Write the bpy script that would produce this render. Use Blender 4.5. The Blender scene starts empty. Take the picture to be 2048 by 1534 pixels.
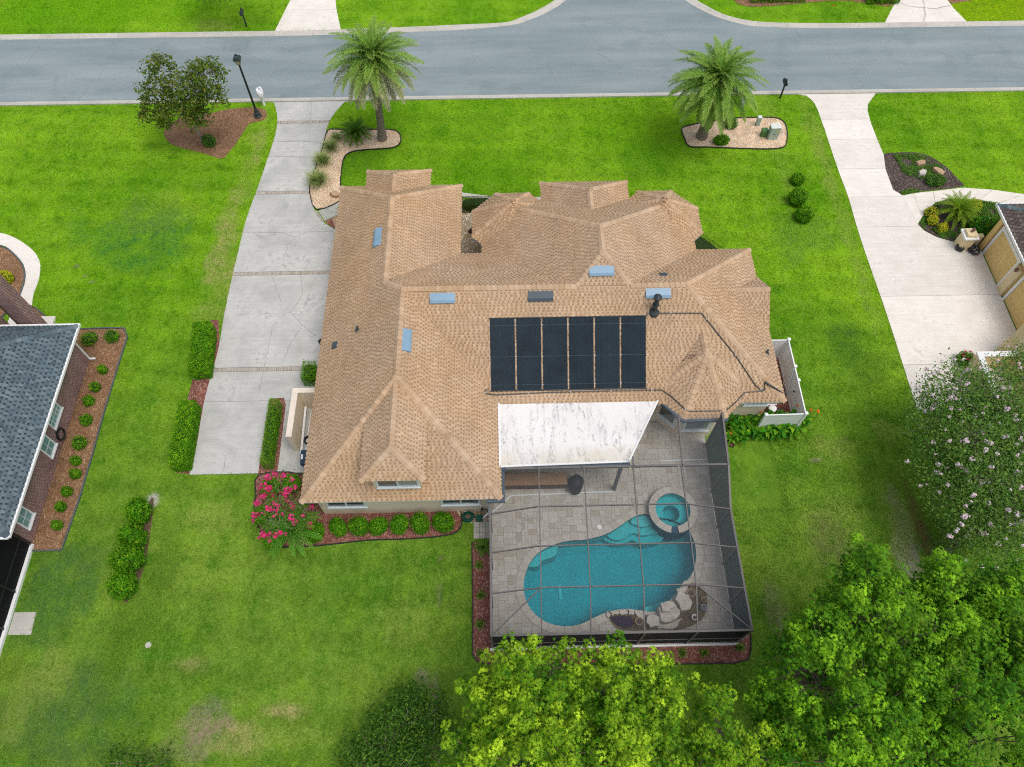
import bpy, math, random
import numpy as np
from mathutils import Matrix, Vector

# ------------------------------------------------------------------ camera, sky, sun, exposure
SC = bpy.context.scene
COL = SC.collection
CAM_H, CAM_F, CAM_P, CAM_YAW = 35.0, 1469.0, math.radians(60), math.radians(-1.25)
cd = bpy.data.cameras.new('camera'); cam = bpy.data.objects.new('camera', cd); COL.objects.link(cam)
cd.sensor_fit = 'HORIZONTAL'; cd.sensor_width = 36.0; cd.lens = 36.0 * CAM_F / 2048.0
cd.clip_start = 0.5; cd.clip_end = 2000
cam.location = (0, 0, CAM_H); cam.rotation_euler = (math.radians(30), 0, CAM_YAW)
SC.camera = cam

SUN_ELEV, SUN_AZ = math.radians(68), math.radians(125)      # azimuth from +Y (away from the viewer) clockwise to +X
W = bpy.data.worlds.new('World'); SC.world = W; W.use_nodes = True
wt = W.node_tree; wt.nodes.clear()
wo = wt.nodes.new('ShaderNodeOutputWorld'); wb = wt.nodes.new('ShaderNodeBackground'); ws = wt.nodes.new('ShaderNodeTexSky')
ws.sky_type = 'NISHITA'; ws.sun_disc = False; ws.sun_elevation = SUN_ELEV; ws.sun_rotation = SUN_AZ
ws.air_density = 1.0; ws.dust_density = 4.0; ws.ozone_density = 1.0
wb.inputs['Strength'].default_value = 0.15
wh = wt.nodes.new('ShaderNodeHueSaturation'); wh.inputs['Saturation'].default_value = 0.5   # milky overcast
wt.links.new(ws.outputs[0], wh.inputs['Color']); wt.links.new(wh.outputs[0], wb.inputs[0]); wt.links.new(wb.outputs[0], wo.inputs[0])
sd = bpy.data.lights.new('sun', 'SUN'); sun = bpy.data.objects.new('sun', sd); COL.objects.link(sun)
sd.energy = 0.95; sd.angle = math.radians(30); sd.color = (1.0, 0.93, 0.82)
sdir = Vector((math.sin(SUN_AZ) * math.cos(SUN_ELEV), math.cos(SUN_AZ) * math.cos(SUN_ELEV), math.sin(SUN_ELEV)))
sun.rotation_euler = sdir.to_track_quat('Z', 'Y').to_euler(); sun.location = (0, 0, 80)
SC.view_settings.view_transform = 'Standard'; SC.view_settings.look = 'None'
SC.view_settings.exposure = 0.15; SC.view_settings.gamma = 1.0; SC.view_settings.use_curve_mapping = False
SC.cycles.use_denoising = False; SC.cycles.use_adaptive_sampling = False; SC.cycles.filter_width = 1.1
SC.cycles.max_bounces = 6; SC.cycles.transparent_max_bounces = 12; SC.cycles.caustics_reflective = False; SC.cycles.caustics_refractive = False

# ------------------------------------------------------------------ survey helper: photo pixel + known height -> metres on site
def ray(u, v):
    dx = (u - 1024) / CAM_F; dy = (v - 767) / CAM_F
    cp, sp = math.cos(CAM_P), math.sin(CAM_P)
    r = (dx, cp - dy * sp, -sp - dy * cp)
    c, s = math.cos(CAM_YAW), math.sin(CAM_YAW)
    return (c * r[0] - s * r[1], s * r[0] + c * r[1], r[2])
def G(u, v, z=0.0):
    r = ray(u, v); t = (z - CAM_H) / r[2]
    return (r[0] * t, r[1] * t)
def G3(u, v, z=0.0):
    x, y = G(u, v, z); return (x, y, z)
def GP(pts, z=0.0):
    return [G(u, v, z) for u, v in pts]
def smooth(P, n=4, closed=True):
    out = []; N = len(P)
    rng = range(N) if closed else range(N - 1)
    for i in rng:
        if closed: p0, p1, p2, p3 = P[(i - 1) % N], P[i], P[(i + 1) % N], P[(i + 2) % N]
        else: p0, p1, p2, p3 = P[max(i - 1, 0)], P[i], P[i + 1], P[min(i + 2, N - 1)]
        for k in range(n):
            t = k / n
            out.append(tuple(0.5 * ((2 * p1[j]) + (-p0[j] + p2[j]) * t + (2 * p0[j] - 5 * p1[j] + 4 * p2[j] - p3[j]) * t * t + (-p0[j] + 3 * p1[j] - 3 * p2[j] + p3[j]) * t ** 3) for j in range(len(p1))))
    if not closed: out.append(tuple(P[-1]))
    return out
def inside(p, poly):
    x, y = p; c = False; j = len(poly) - 1
    for i in range(len(poly)):
        xi, yi = poly[i][0], poly[i][1]; xj, yj = poly[j][0], poly[j][1]
        if (yi > y) != (yj > y) and x < (xj - xi) * (y - yi) / (yj - yi) + xi: c = not c
        j = i
    return c
def area2(P): return sum(P[i][0] * P[(i + 1) % len(P)][1] - P[(i + 1) % len(P)][0] * P[i][1] for i in range(len(P)))
def ccw(P): return list(P) if area2(P) > 0 else list(P)[::-1]
def offset(P, d):
    P = ccw(P); n = len(P); out = []
    for i in range(n):
        a = np.array(P[i - 1][:2]); b = np.array(P[i][:2]); c = np.array(P[(i + 1) % n][:2])
        t = (c - a); t = t / (np.linalg.norm(t) + 1e-9)
        out.append((b[0] + t[1] * d, b[1] - t[0] * d))
    return out

# ------------------------------------------------------------------ object helpers
def thing(name, label, cat, loc=(0, 0, 0), rz=0.0, group=None):
    o = bpy.data.objects.new(name, None); COL.objects.link(o)
    o.location = loc; o.rotation_euler = (0, 0, rz); o.empty_display_size = 0.2
    tag(o, label, cat, group); return o
def tag(o, label, cat, group=None):
    o['label'] = label; o['category'] = cat
    if group: o['group'] = group
    return o
def struct(o, label=None):
    o['kind'] = 'structure'
    if label: o['label'] = label
    return o
def stuff(o, label=None):
    o['kind'] = 'stuff'
    if label: o['label'] = label
    return o
def link(name, me, parent=None, loc=None, rot=None, mw=None):
    o = bpy.data.objects.new(name, me); COL.objects.link(o)
    if parent is not None: o.parent = parent
    if mw is not None: o.matrix_local = mw
    if loc is not None: o.location = loc
    if rot is not None: o.rotation_euler = rot
    return o
def finish(me, mats, smoothf=False):
    for m in (mats if isinstance(mats, (list, tuple)) else [mats]): me.materials.append(m)
    me.polygons.foreach_set('use_smooth', [bool(smoothf)] * len(me.polygons))
    me.update(); return me
class MB:
    def __init__(s): s.v = []; s.f = []; s.m = []
    def add(s, V, F, m=0):
        b = len(s.v); s.v += [tuple(p) for p in V]; s.f += [tuple(i + b for i in f) for f in F]; s.m += [m] * len(F)
    def box(s, x0, x1, y0, y1, z0, z1, m=0):
        s.add([(x0, y0, z0), (x1, y0, z0), (x1, y1, z0), (x0, y1, z0), (x0, y0, z1), (x1, y0, z1), (x1, y1, z1), (x0, y1, z1)],
              [(0, 3, 2, 1), (4, 5, 6, 7), (0, 1, 5, 4), (1, 2, 6, 5), (2, 3, 7, 6), (3, 0, 4, 7)], m)
    def bbox(s, x0, x1, y0, y1, z0, z1, b, m=0):            # box with bevelled vertical corners and top edge
        P0 = [(x0 + b, y0), (x1 - b, y0), (x1, y0 + b), (x1, y1 - b), (x1 - b, y1), (x0 + b, y1), (x0, y1 - b), (x0, y0 + b)]
        cx, cy = (x0 + x1) / 2, (y0 + y1) / 2
        sx = ((x1 - x0) / 2 - b) / ((x1 - x0) / 2); sy = ((y1 - y0) / 2 - b) / ((y1 - y0) / 2)
        P1 = [(cx + (x - cx) * sx, cy + (y - cy) * sy) for x, y in P0]
        V = [(x, y, z0) for x, y in P0] + [(x, y, z1 - b) for x, y in P0] + [(x, y, z1) for x, y in P1]
        F = [tuple(range(16, 24)), tuple(range(7, -1, -1))]
        for k in (0, 8):
            F += [(k + i, k + (i + 1) % 8, k + 8 + (i + 1) % 8, k + 8 + i) for i in range(8)]
        s.add(V, F, m)
    def beam(s, a, b, w, h=None, m=0, up=(0, 0, 1)):
        a = Vector(a); b = Vector(b); d = (b - a).normalized(); u = Vector(up)
        if abs(d.dot(u)) > 0.98: u = Vector((0, 1, 0))
        x = d.cross(u).normalized() * (w / 2); y = x.cross(d).normalized() * ((h or w) / 2)
        V = [a - x - y, a + x - y, a + x + y, a - x + y, b - x - y, b + x - y, b + x + y, b - x + y]
        s.add(V, [(0, 1, 2, 3)[::-1], (4, 5, 6, 7), (0, 1, 5, 4), (1, 2, 6, 5), (2, 3, 7, 6), (3, 0, 4, 7)], m)
    def tube(s, pts, r, n=8, m=0, cap=True):
        pts = [Vector(p) for p in pts]; rr = r if isinstance(r, (list, tuple)) else [r] * len(pts); rings = []
        V = []; F = []
        ref = Vector((0, 0, 1))
        for i, p in enumerate(pts):
            d = (pts[min(i + 1, len(pts) - 1)] - pts[max(i - 1, 0)]).normalized()
            a = d.cross(ref)
            if a.length < 0.05: a = d.cross(Vector((1, 0, 0)))
            a.normalize(); b = a.cross(d).normalized()
            for k in range(n):
                t = 2 * math.pi * k / n
                V.append(p + a * (math.cos(t) * rr[i]) + b * (math.sin(t) * rr[i]))
        for i in range(len(pts) - 1):
            for k in range(n): F.append((i * n + k, (i + 1) * n + k, (i + 1) * n + (k + 1) % n, i * n + (k + 1) % n))
        if cap:
            F.append(tuple(range(n))); F.append(tuple(range((len(pts) - 1) * n, len(pts) * n))[::-1])
        s.add(V, F, m)
    def prism(s, poly, z0, z1, m=0, bottom=False):
        P = ccw(poly); n = len(P)
        V = [(p[0], p[1], z0) for p in P] + [(p[0], p[1], z1) for p in P]
        F = [tuple(range(n, 2 * n))] + [(i, (i + 1) % n, n + (i + 1) % n, n + i) for i in range(n)]
        if bottom: F.append(tuple(range(n - 1, -1, -1)))
        s.add(V, F, m)
    def lathe(s, prof, n=16, c=(0, 0), m=0):
        V = []; F = []
        for r, z in prof:
            for k in range(n):
                t = 2 * math.pi * k / n; V.append((c[0] + r * math.cos(t), c[1] + r * math.sin(t), z))
        for i in range(len(prof) - 1):
            for k in range(n): F.append((i * n + k, i * n + (k + 1) % n, (i + 1) * n + (k + 1) % n, (i + 1) * n + k))
        F.append(tuple(range(n - 1, -1, -1))); F.append(tuple(range((len(prof) - 1) * n, len(prof) * n)))
        s.add(V, F, m)
    def mesh(s, name, mats, sm=False):
        me = bpy.data.meshes.new(name); me.from_pydata(s.v, [], s.f)
        if any(s.m): me.polygons.foreach_set('material_index', s.m)
        return finish(me, mats, sm)
    def build(s, name, mats, parent=None, loc=None, sm=False, rot=None):
        return link(name, s.mesh(name, mats, sm), parent, loc, rot)
def np_mesh(name, V, P, mats, tip=None, mi=None, sm=False):
    V = np.asarray(V, np.float32).reshape(-1, 3); P = np.asarray(P, np.int32); k = P.shape[1]
    me = bpy.data.meshes.new(name); me.vertices.add(len(V)); me.vertices.foreach_set('co', V.ravel())
    me.loops.add(P.size); me.loops.foreach_set('vertex_index', P.ravel())
    me.polygons.add(len(P)); me.polygons.foreach_set('loop_start', np.arange(0, P.size, k, dtype=np.int32))
    me.polygons.foreach_set('loop_total', np.full(len(P), k, np.int32))
    if mi is not None: me.polygons.foreach_set('material_index', np.asarray(mi, np.int32))
    me.update(calc_edges=True)
    if tip is not None:
        a = me.attributes.new('tip', 'FLOAT', 'FACE'); a.data.foreach_set('value', np.asarray(tip, np.float32))
    return finish(me, mats, sm)
def flat(name, poly, z, m, parent=None):
    P = ccw(poly); me = bpy.data.meshes.new(name)
    me.from_pydata([(p[0], p[1], z) for p in P], [], [tuple(range(len(P)))])
    return link(name, finish(me, m), parent)

# ------------------------------------------------------------------ materials
class NT:
    def __init__(s, name):
        s.mat = bpy.data.materials.new(name); s.mat.use_nodes = True; s.t = s.mat.node_tree; s.t.nodes.clear()
        s.out = s.n('ShaderNodeOutputMaterial')
    def n(s, t, **k):
        nd = s.t.nodes.new(t)
        for a, b in k.items(): setattr(nd, a, b)
        return nd
    def l(s, a, b): s.t.links.new(a, b)
    def put(s, sock, val):
        if hasattr(val, 'is_output'): s.l(val, sock)
        elif isinstance(val, (tuple, list)) and len(val) == 3 and sock.type == 'RGBA': sock.default_value = (*val, 1)
        else: sock.default_value = val
    def pos(s, sc=(1, 1, 1), rot=0.0, obj=False):
        g = s.n('ShaderNodeTexCoord').outputs['Object'] if obj else s.n('ShaderNodeNewGeometry').outputs['Position']
        m = s.n('ShaderNodeMapping'); s.l(g, m.inputs[0]); m.inputs['Scale'].default_value = sc; m.inputs['Rotation'].default_value = (0, 0, rot)
        return m.outputs[0]
    def noise(s, scale, detail=3, rough=0.55, vec=None, dist=0.0):
        n = s.n('ShaderNodeTexNoise'); n.inputs['Scale'].default_value = scale; n.inputs['Detail'].default_value = detail
        n.inputs['Roughness'].default_value = rough; n.inputs['Distortion'].default_value = dist
        s.l(vec if vec is not None else s.pos(), n.inputs['Vector']); return n.outputs[0]
    def voro(s, scale, out='Distance', vec=None, feat='F1'):
        n = s.n('ShaderNodeTexVoronoi', feature=feat); n.inputs['Scale'].default_value = scale
        s.l(vec if vec is not None else s.pos(), n.inputs['Vector']); return n.outputs[out]
    def rng(s, x, a, b, c=0.0, d=1.0):
        n = s.n('ShaderNodeMapRange'); s.l(x, n.inputs[0])
        for i, q in enumerate((a, b, c, d)): n.inputs[i + 1].default_value = q
        return n.outputs[0]
    def math(s, op, a, b=0.5, c=None):
        n = s.n('ShaderNodeMath', operation=op); s.put(n.inputs[0], a); s.put(n.inputs[1], b)
        if c is not None: s.put(n.inputs[2], c)
        return n.outputs[0]
    def mix(s, f, a, b, mode='MIX'):
        n = s.n('ShaderNodeMix', data_type='RGBA', blend_type=mode); s.put(n.inputs[0], f); s.put(n.inputs[6], a); s.put(n.inputs[7], b)
        return n.outputs[2]
    def hsv(s, c, h=0.5, sa=1.0, v=1.0):
        n = s.n('ShaderNodeHueSaturation'); s.put(n.inputs['Color'], c); s.put(n.inputs['Hue'], h); s.put(n.inputs['Saturation'], sa); s.put(n.inputs['Value'], v); return n.outputs[0]
    def rnd(s):
        a = s.n('ShaderNodeNewGeometry').outputs['Random Per Island']; b = s.n('ShaderNodeObjectInfo').outputs['Random']
        return s.math('FRACT', s.math('ADD', a, b))
    def bump(s, h, dist=0.01, st=1.0):
        n = s.n('ShaderNodeBump'); s.l(h, n.inputs['Height']); n.inputs['Distance'].default_value = dist; n.inputs['Strength'].default_value = st; return n.outputs[0]
    def bsdf(s, col, rough=0.8, metal=0.0, nrm=None, spec=0.3, **k):
        n = s.n('ShaderNodeBsdfPrincipled'); s.put(n.inputs['Base Color'], col); s.put(n.inputs['Roughness'], rough)
        n.inputs['Metallic'].default_value = metal; n.inputs['Specular IOR Level'].default_value = spec
        if nrm is not None: s.l(nrm, n.inputs['Normal'])
        for a, b in k.items(): s.put(n.inputs[a], b)
        return n.outputs[0]
    def mixsh(s, f, a, b):
        n = s.n('ShaderNodeMixShader'); s.put(n.inputs[0], f); s.l(a, n.inputs[1]); s.l(b, n.inputs[2]); return n.outputs[0]
    def done(s, sh):
        s.l(sh, s.out.inputs[0]); return s.mat
def plain(name, col, rough=0.6, metal=0.0, var=0.12, scale=6.0, spec=0.3, fine=60.0):
    t = NT(name)
    a = t.noise(scale, 4); b = t.noise(fine, 2)
    f = t.math('ADD', t.math('MULTIPLY', a, 0.7), t.math('MULTIPLY', b, 0.3))
    c = t.mix(t.rng(f, 0.3, 0.7), tuple(x * (1 - var) for x in col), tuple(min(x * (1 + var), 1) for x in col))
    return t.done(t.bsdf(c, rough, metal, t.bump(b, 0.002, 0.4), spec))
def leafm(name, c1, c2, c3=None, trans=0.25, rough=0.5):
    t = NT(name)
    r = t.rnd(); c = t.mix(r, c1, c2)
    if c3 is not None:
        a = t.n('ShaderNodeAttribute', attribute_name='tip'); c = t.mix(a.outputs['Fac'], c, c3)
    lum = t.rng(t.noise(2.5, 2), 0.3, 0.7, 0.8, 1.2); c = t.hsv(c, v=lum)
    b = t.bsdf(c, rough, spec=0.10)
    tr = t.n('ShaderNodeBsdfTranslucent'); t.l(t.hsv(c, v=1.2), tr.inputs[0])
    return t.done(t.mixsh(trans, b, tr.outputs[0]))

# ------------------------------------------------------------------ material library
def lawn_mat(blade=False):
    t = NT('grass_blade' if blade else 'lawn_grass'); p = t.pos()
    sep = t.n('ShaderNodeSeparateXYZ'); t.l(p, sep.inputs[0]); X, Y = sep.outputs[0], sep.outputs[1]
    big = t.noise(0.16, 4, 0.6); mid = t.noise(0.9, 4, 0.65); fine = t.noise(9.0, 4, 0.75); fin2 = t.noise(34.0, 2, 0.8, t.pos((1, 0.6, 1), 0.5))
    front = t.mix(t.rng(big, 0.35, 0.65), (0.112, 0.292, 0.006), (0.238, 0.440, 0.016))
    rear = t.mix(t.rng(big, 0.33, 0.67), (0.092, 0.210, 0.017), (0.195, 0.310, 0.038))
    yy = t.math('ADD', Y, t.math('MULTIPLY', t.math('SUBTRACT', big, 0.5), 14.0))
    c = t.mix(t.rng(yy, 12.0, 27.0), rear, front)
    # mowing passes: slightly different turf direction, front lawn only
    wv = t.math('SINE', t.math('MULTIPLY', t.math('ADD', Y, t.math('MULTIPLY', X, 0.05)), 3.6))
    wv2 = t.math('SINE', t.math('MULTIPLY', t.math('ADD', X, t.math('MULTIPLY', Y, 0.04)), 2.9))
    c = t.hsv(c, v=t.math('ADD', 1.0, t.math('ADD', t.math('MULTIPLY', wv, 0.07), t.math('MULTIPLY', wv2, 0.045))))
    c = t.mix(t.math('MULTIPLY', t.rng(mid, 0.50, 0.70), 0.6), c, (0.190, 0.360, 0.022))
    c = t.mix(t.math('MULTIPLY', t.rng(mid, 0.48, 0.30), 0.55), c, (0.036, 0.180, 0.004))
    mot = t.noise(2.6, 5, 0.7, t.pos((1.0, 0.7, 1), 0.3), 0.3)
    c = t.mix(t.math('MULTIPLY', t.rng(mot, 0.50, 0.68), 0.42), c, (0.215, 0.370, 0.055)); c = t.mix(t.math('MULTIPLY', t.rng(mot, 0.48, 0.33), 0.40), c, (0.040, 0.160, 0.006))
    at = t.n('ShaderNodeAttribute', attribute_name='patch')
    al = t.math('MULTIPLY', at.outputs['Alpha'], t.rng(t.math('ADD', t.math('MULTIPLY', fine, 0.45), t.math('MULTIPLY', mot, 0.55)), 0.38, 0.60, 0.12, 1.55))
    al = t.math('MINIMUM', al, 1.0)
    c = t.mix(al, c, at.outputs['Color'])
    wd = t.noise(4.5, 3, 0.6); c = t.mix(t.rng(wd, 0.70, 0.76, 0, 0.55), c, (0.235, 0.235, 0.10)); c = t.mix(t.rng(wd, 0.30, 0.25, 0, 0.6), c, (0.03, 0.13, 0.01))
    g = t.math('ADD', t.math('MULTIPLY', fine, 0.55), t.math('MULTIPLY', fin2, 0.45))
    c = t.hsv(c, v=t.rng(g, 0.28, 0.72, 0.64, 1.36))
    if blade:
        r = t.n('ShaderNodeNewGeometry').outputs['Random Per Island']; c = t.mix(t.rng(r, 0.90, 1.0, 0, 0.6), c, (0.24, 0.35, 0.06)); c = t.hsv(c, v=t.rng(r, 0, 1, 0.90, 1.55)); tr = t.n('ShaderNodeBsdfTranslucent'); t.l(c, tr.inputs[0])
        return t.done(t.mixsh(0.3, t.bsdf(c, 0.7, spec=0.05), tr.outputs[0]))
    return t.done(t.bsdf(c, 0.9, nrm=t.bump(g, 0.08, 1.0), spec=0.02))
# worn, dry, bare and lush patches of the turf, plus painted palm shade: photo position, radii in metres, colour, strength
tan, soil, blue, olive, dry = (0.36, 0.33, 0.13), (0.25, 0.21, 0.16), (0.050, 0.215, 0.035), (0.100, 0.205, 0.018), (0.25, 0.34, 0.06)
PATCHES = [
        (450, 470, 0.9, 4.0, tan, 0.55), (470, 560, 0.6, 2.5, tan, 0.6), (440, 590, 1.2, 3.0, dry, 0.5), (500, 330, 0.8, 5.0, dry, 0.4), (520, 280, 0.5, 3.0, tan, 0.35),
        (250, 470, 3.5, 2.2, (0.045, 0.19, 0.03), 0.55), (330, 480, 2.5, 2.5, (0.045, 0.19, 0.03), 0.5), (300, 430, 3.0, 2.0, dry, 0.25),
        (110, 1220, 2.2, 3.0, (0.075, 0.185, 0.035), 0.75), (120, 1420, 3.0, 2.2, (0.085, 0.175, 0.040), 0.75), (150, 1130, 1.8, 1.2, (0.085, 0.185, 0.04), 0.6), (110, 1330, 0.9, 1.6, dry, 0.7), (40, 1400, 0.6, 2.0, dry, 0.5),
        (420, 1030, 1.8, 0.8, dry, 0.6), (240, 1270, 0.7, 2.4, olive, 0.8), (330, 1110, 0.7, 2.6, olive, 0.7), (290, 1230, 0.5, 1.6, olive, 0.7),
        (380, 1330, 1.0, 0.5, tan, 0.4), (570, 1425, 1.1, 0.35, tan, 0.8), (460, 1475, 2.2, 0.8, tan, 0.6), (420, 1440, 1.1, 1.0, soil, 0.45), (480, 1400, 0.5, 0.5, dry, 0.5), (380, 1500, 1.4, 0.6, soil, 0.5), (560, 1470, 1.8, 0.6, dry, 0.4),
        (880, 1500, 1.0, 0.5, soil, 0.8), (870, 1400, 0.28, 0.9, soil, 0.65), (880, 1200, 0.12, 1.1, soil, 0.55), (845, 1360, 0.3, 0.4, soil, 0.6), (880, 1118, 0.2, 0.12, soil, 0.7), (820, 1240, 2.0, 1.0, dry, 0.35),
        (1660, 900, 1.4, 0.8, dry, 0.7), (1630, 920, 0.4, 0.2, soil, 0.8), (1690, 880, 0.3, 0.12, soil, 0.6), (1690, 1060, 1.6, 1.6, dry, 0.45), (1660, 1090, 1.2, 1.4, (0.14, 0.17, 0.05), 0.6), (1770, 860, 0.8, 0.6, dry, 0.5), (1560, 1040, 0.8, 3.0, olive, 0.5),
        (1815, 1095, 0.65, 2.3, (0.30, 0.27, 0.22), 0.85), (1800, 1050, 0.9, 1.6, dry, 0.6), (1850, 1080, 0.4, 2.4, (0.20, 0.11, 0.06), 0.8), (1550, 1230, 0.5, 1.6, soil, 0.35),
        (305, 1000, 0.28, 0.35, (0.5, 0.48, 0.44), 1.0), (660, 660, 0.2, 0.2, soil, 0.7), (172, 553, 0.22, 0.14, soil, 0.9), (183, 563, 0.16, 0.1, soil, 0.9), (155, 533, 0.16, 0.1, soil, 0.9),
        (1540, 250, 0.6, 7.0, dry, 0.35), (1680, 420, 0.5, 9.0, dry, 0.45), (1640, 300, 0.6, 6.0, dry, 0.4), (1700, 700, 1.0, 2.0, (0.06, 0.15, 0.02), 0.6), (1730, 740, 1.3, 1.0, olive, 0.6), (1600, 480, 2.5, 2.0, (0.13, 0.27, 0.035), 0.5),
        (1580, 400, 1.2, 0.5, dry, 0.4), (420, 50, 2.0, 0.8, dry, 0.6), (1980, 20, 6.0, 3.0, (0.25, 0.40, 0.005), 0.8), (170, 20, 9, 3, (0.13, 0.36, 0.004), 0.6),
        (900, 235, 5, 2.5, (0.085, 0.26, 0.006), 0.5), (1000, 330, 4, 2, (0.10, 0.28, 0.004), 0.4), (1250, 260, 5, 2.5, (0.165, 0.36, 0.006), 0.4), (700, 330, 2.5, 2.0, (0.06, 0.19, 0.008), 0.5), (1290, 320, 2.0, 2.0, (0.07, 0.22, 0.008), 0.4)]  # dark green patch below the left palm: its soft shade put into colour
M = {}
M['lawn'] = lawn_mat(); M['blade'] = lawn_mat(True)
def asphalt():
    t = NT('asphalt'); s = t.noise(0.5, 4, 0.6, t.pos((0.16, 1.3, 1))); b = t.noise(0.35, 3); f = t.noise(55, 3, 0.8); f2 = t.noise(11, 3, 0.75)
    c = t.mix(t.rng(s, 0.3, 0.7), (0.190, 0.240, 0.255), (0.275, 0.330, 0.342))
    c = t.mix(t.rng(b, 0.55, 0.75, 0, 0.6), c, (0.165, 0.212, 0.225))
    ln = t.noise(0.8, 5, 0.7, t.pos((0.07, 2.2, 1)), 0.6)
    c = t.mix(t.rng(ln, 0.62, 0.72, 0, 0.5), c, (0.135, 0.175, 0.20))
    cr = t.voro(0.35, 'Distance', t.pos((0.5, 1, 1), 0.3), 'DISTANCE_TO_EDGE')
    cr = t.rng(t.math('ADD', cr, t.math('MULTIPLY', t.math('SUBTRACT', t.noise(3, 4), 0.5), 0.10)), 0.0, 0.012, 0.14, 0)
    c = t.mix(cr, c, (0.08, 0.095, 0.10))
    c = t.hsv(c, v=t.rng(t.math('ADD', t.math('MULTIPLY', f, 0.6), t.math('MULTIPLY', f2, 0.4)), 0.3, 0.7, 0.80, 1.20))
    return t.done(t.bsdf(c, 0.85, nrm=t.bump(f, 0.01, 0.6), spec=0.25))
M['asphalt'] = asphalt()
def concrete(name, c1, c2, stain, sa=0.5, sc=0.5, tone=True):
    t = NT(name); a = t.noise(sc, 5, 0.65, dist=0.4); b = t.noise(3.0, 5, 0.7); f = t.noise(60, 2)
    br = t.noise(2.0, 4, 0.7, t.pos((0.25, 4, 1)))
    c = t.mix(t.rng(a, 0.35, 0.65), c1, c2); c = t.mix(t.rng(t.math('ADD', t.math('MULTIPLY', b, 0.5), t.math('MULTIPLY', a, 0.5)), 0.54, 0.70, 0, sa), c, stain)
    r = t.n('ShaderNodeObjectInfo').outputs['Random']
    v = t.math('MULTIPLY', t.rng(br, 0.3, 0.7, 0.93, 1.07), t.rng(f, 0.25, 0.75, 0.9, 1.1))
    if tone: v = t.math('MULTIPLY', v, t.rng(r, 0, 1, 0.94, 1.05))
    c = t.hsv(c, v=v)
    return t.done(t.bsdf(c, 0.85, nrm=t.bump(f, 0.004, 0.5), spec=0.2))
M['drive'] = concrete('concrete_grey', (0.40, 0.405, 0.385), (0.555, 0.555, 0.53), (0.235, 0.25, 0.235), 0.85)
M['drive2'] = concrete('concrete_pale', (0.70, 0.66, 0.60), (0.80, 0.76, 0.70), (0.47, 0.44, 0.39), 0.7, 0.8)
M['curb'] = concrete('concrete_curb', (0.44, 0.43, 0.39), (0.55, 0.53, 0.48), (0.30, 0.29, 0.26), 0.6)
M['joint'] = plain('joint_soil', (0.16, 0.15, 0.13), 0.95)
def mulch(name, c1, c2, c3, sc=14, st=0.03):
    t = NT(name); v = t.voro(sc, 'Color', t.pos((1, 2.2, 1), 0.6)); v2 = t.voro(sc * 0.8, 'Color', t.pos((2.2, 1, 1), -0.4)); d = t.voro(sc, 'Distance', t.pos((1, 2.2, 1), 0.6))
    n = t.noise(1.2, 4)
    s1 = t.n('ShaderNodeSeparateColor'); t.l(v, s1.inputs[0]); s2 = t.n('ShaderNodeSeparateColor'); t.l(v2, s2.inputs[0])
    c = t.mix(s1.outputs[0], c1, c2); c = t.mix(t.rng(s2.outputs[1], 0.75, 0.95), c, c3)
    c = t.hsv(c, v=t.rng(n, 0.3, 0.7, 0.8, 1.2))
    return t.done(t.bsdf(c, 0.95, nrm=t.bump(t.math('ADD', s2.outputs[0], d), st, 0.9), spec=0.1))
M['mulch_red'] = mulch('red_mulch', (0.17, 0.062, 0.048), (0.32, 0.135, 0.105), (0.46, 0.29, 0.235), 15)
M['straw'] = mulch('pine_straw', (0.20, 0.108, 0.055), (0.335, 0.19, 0.108), (0.47, 0.32, 0.20), 18)
M['mulch_dark'] = mulch('dark_mulch', (0.055, 0.040, 0.036), (0.125, 0.095, 0.085), (0.24, 0.20, 0.18), 15)
M['gravel'] = mulch('cream_gravel', (0.66, 0.46, 0.285), (0.83, 0.63, 0.44), (0.86, 0.76, 0.62), 11, 0.05)
M['gravel2'] = mulch('river_gravel', (0.30, 0.22, 0.12), (0.56, 0.47, 0.34), (0.75, 0.70, 0.62), 9, 0.05)
M['soil'] = mulch('planter_soil', (0.09, 0.06, 0.035), (0.20, 0.14, 0.085), (0.28, 0.22, 0.14), 20)
M['edging'] = plain('black_edging', (0.025, 0.025, 0.025), 0.6)
M['edging_bl'] = plain('slate_edging', (0.09, 0.11, 0.12), 0.7)
def pieces(name, cols, rough=0.85, bump=0.003, nz=25, spread=0.10, big=0):
    t = NT(name); r = t.rnd(); n = t.noise(nz, 4, 0.7)
    ramp = t.n('ShaderNodeValToRGB'); t.l(r, ramp.inputs[0]); e = ramp.color_ramp.elements
    for i in range(2, len(cols)): e.new(0.5 + 0.01 * i)
    for i, el in enumerate(e): el.color = (*cols[i], 1); el.position = i / (len(cols) - 1)
    c = t.hsv(ramp.outputs[0], v=t.rng(n, 0.28, 0.72, 1 - spread, 1 + spread))
    if big:     # weathering: broad faded and lichen-darkened areas of the roof
        c = t.hsv(c, sa=t.rng(t.noise(0.22, 4, 0.6), 0.3, 0.7, 0.88, 1.08), v=t.rng(t.noise(0.5, 5, 0.65), 0.3, 0.7, 0.88, 1.10))
    return t.done(t.bsdf(c, rough, nrm=t.bump(n, bump, 0.6), spec=0.15))
M['tab'] = pieces('shingle_tab_tan', [(0.465, 0.320, 0.196), (0.510, 0.360, 0.226), (0.438, 0.298, 0.180), (0.548, 0.398, 0.260), (0.485, 0.337, 0.208)], big=1)
M['course'] = pieces('shingle_course_brown', [(0.315, 0.198, 0.117), (0.375, 0.240, 0.146), (0.335, 0.212, 0.126)], big=1, nz=6, spread=0.10)
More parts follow.
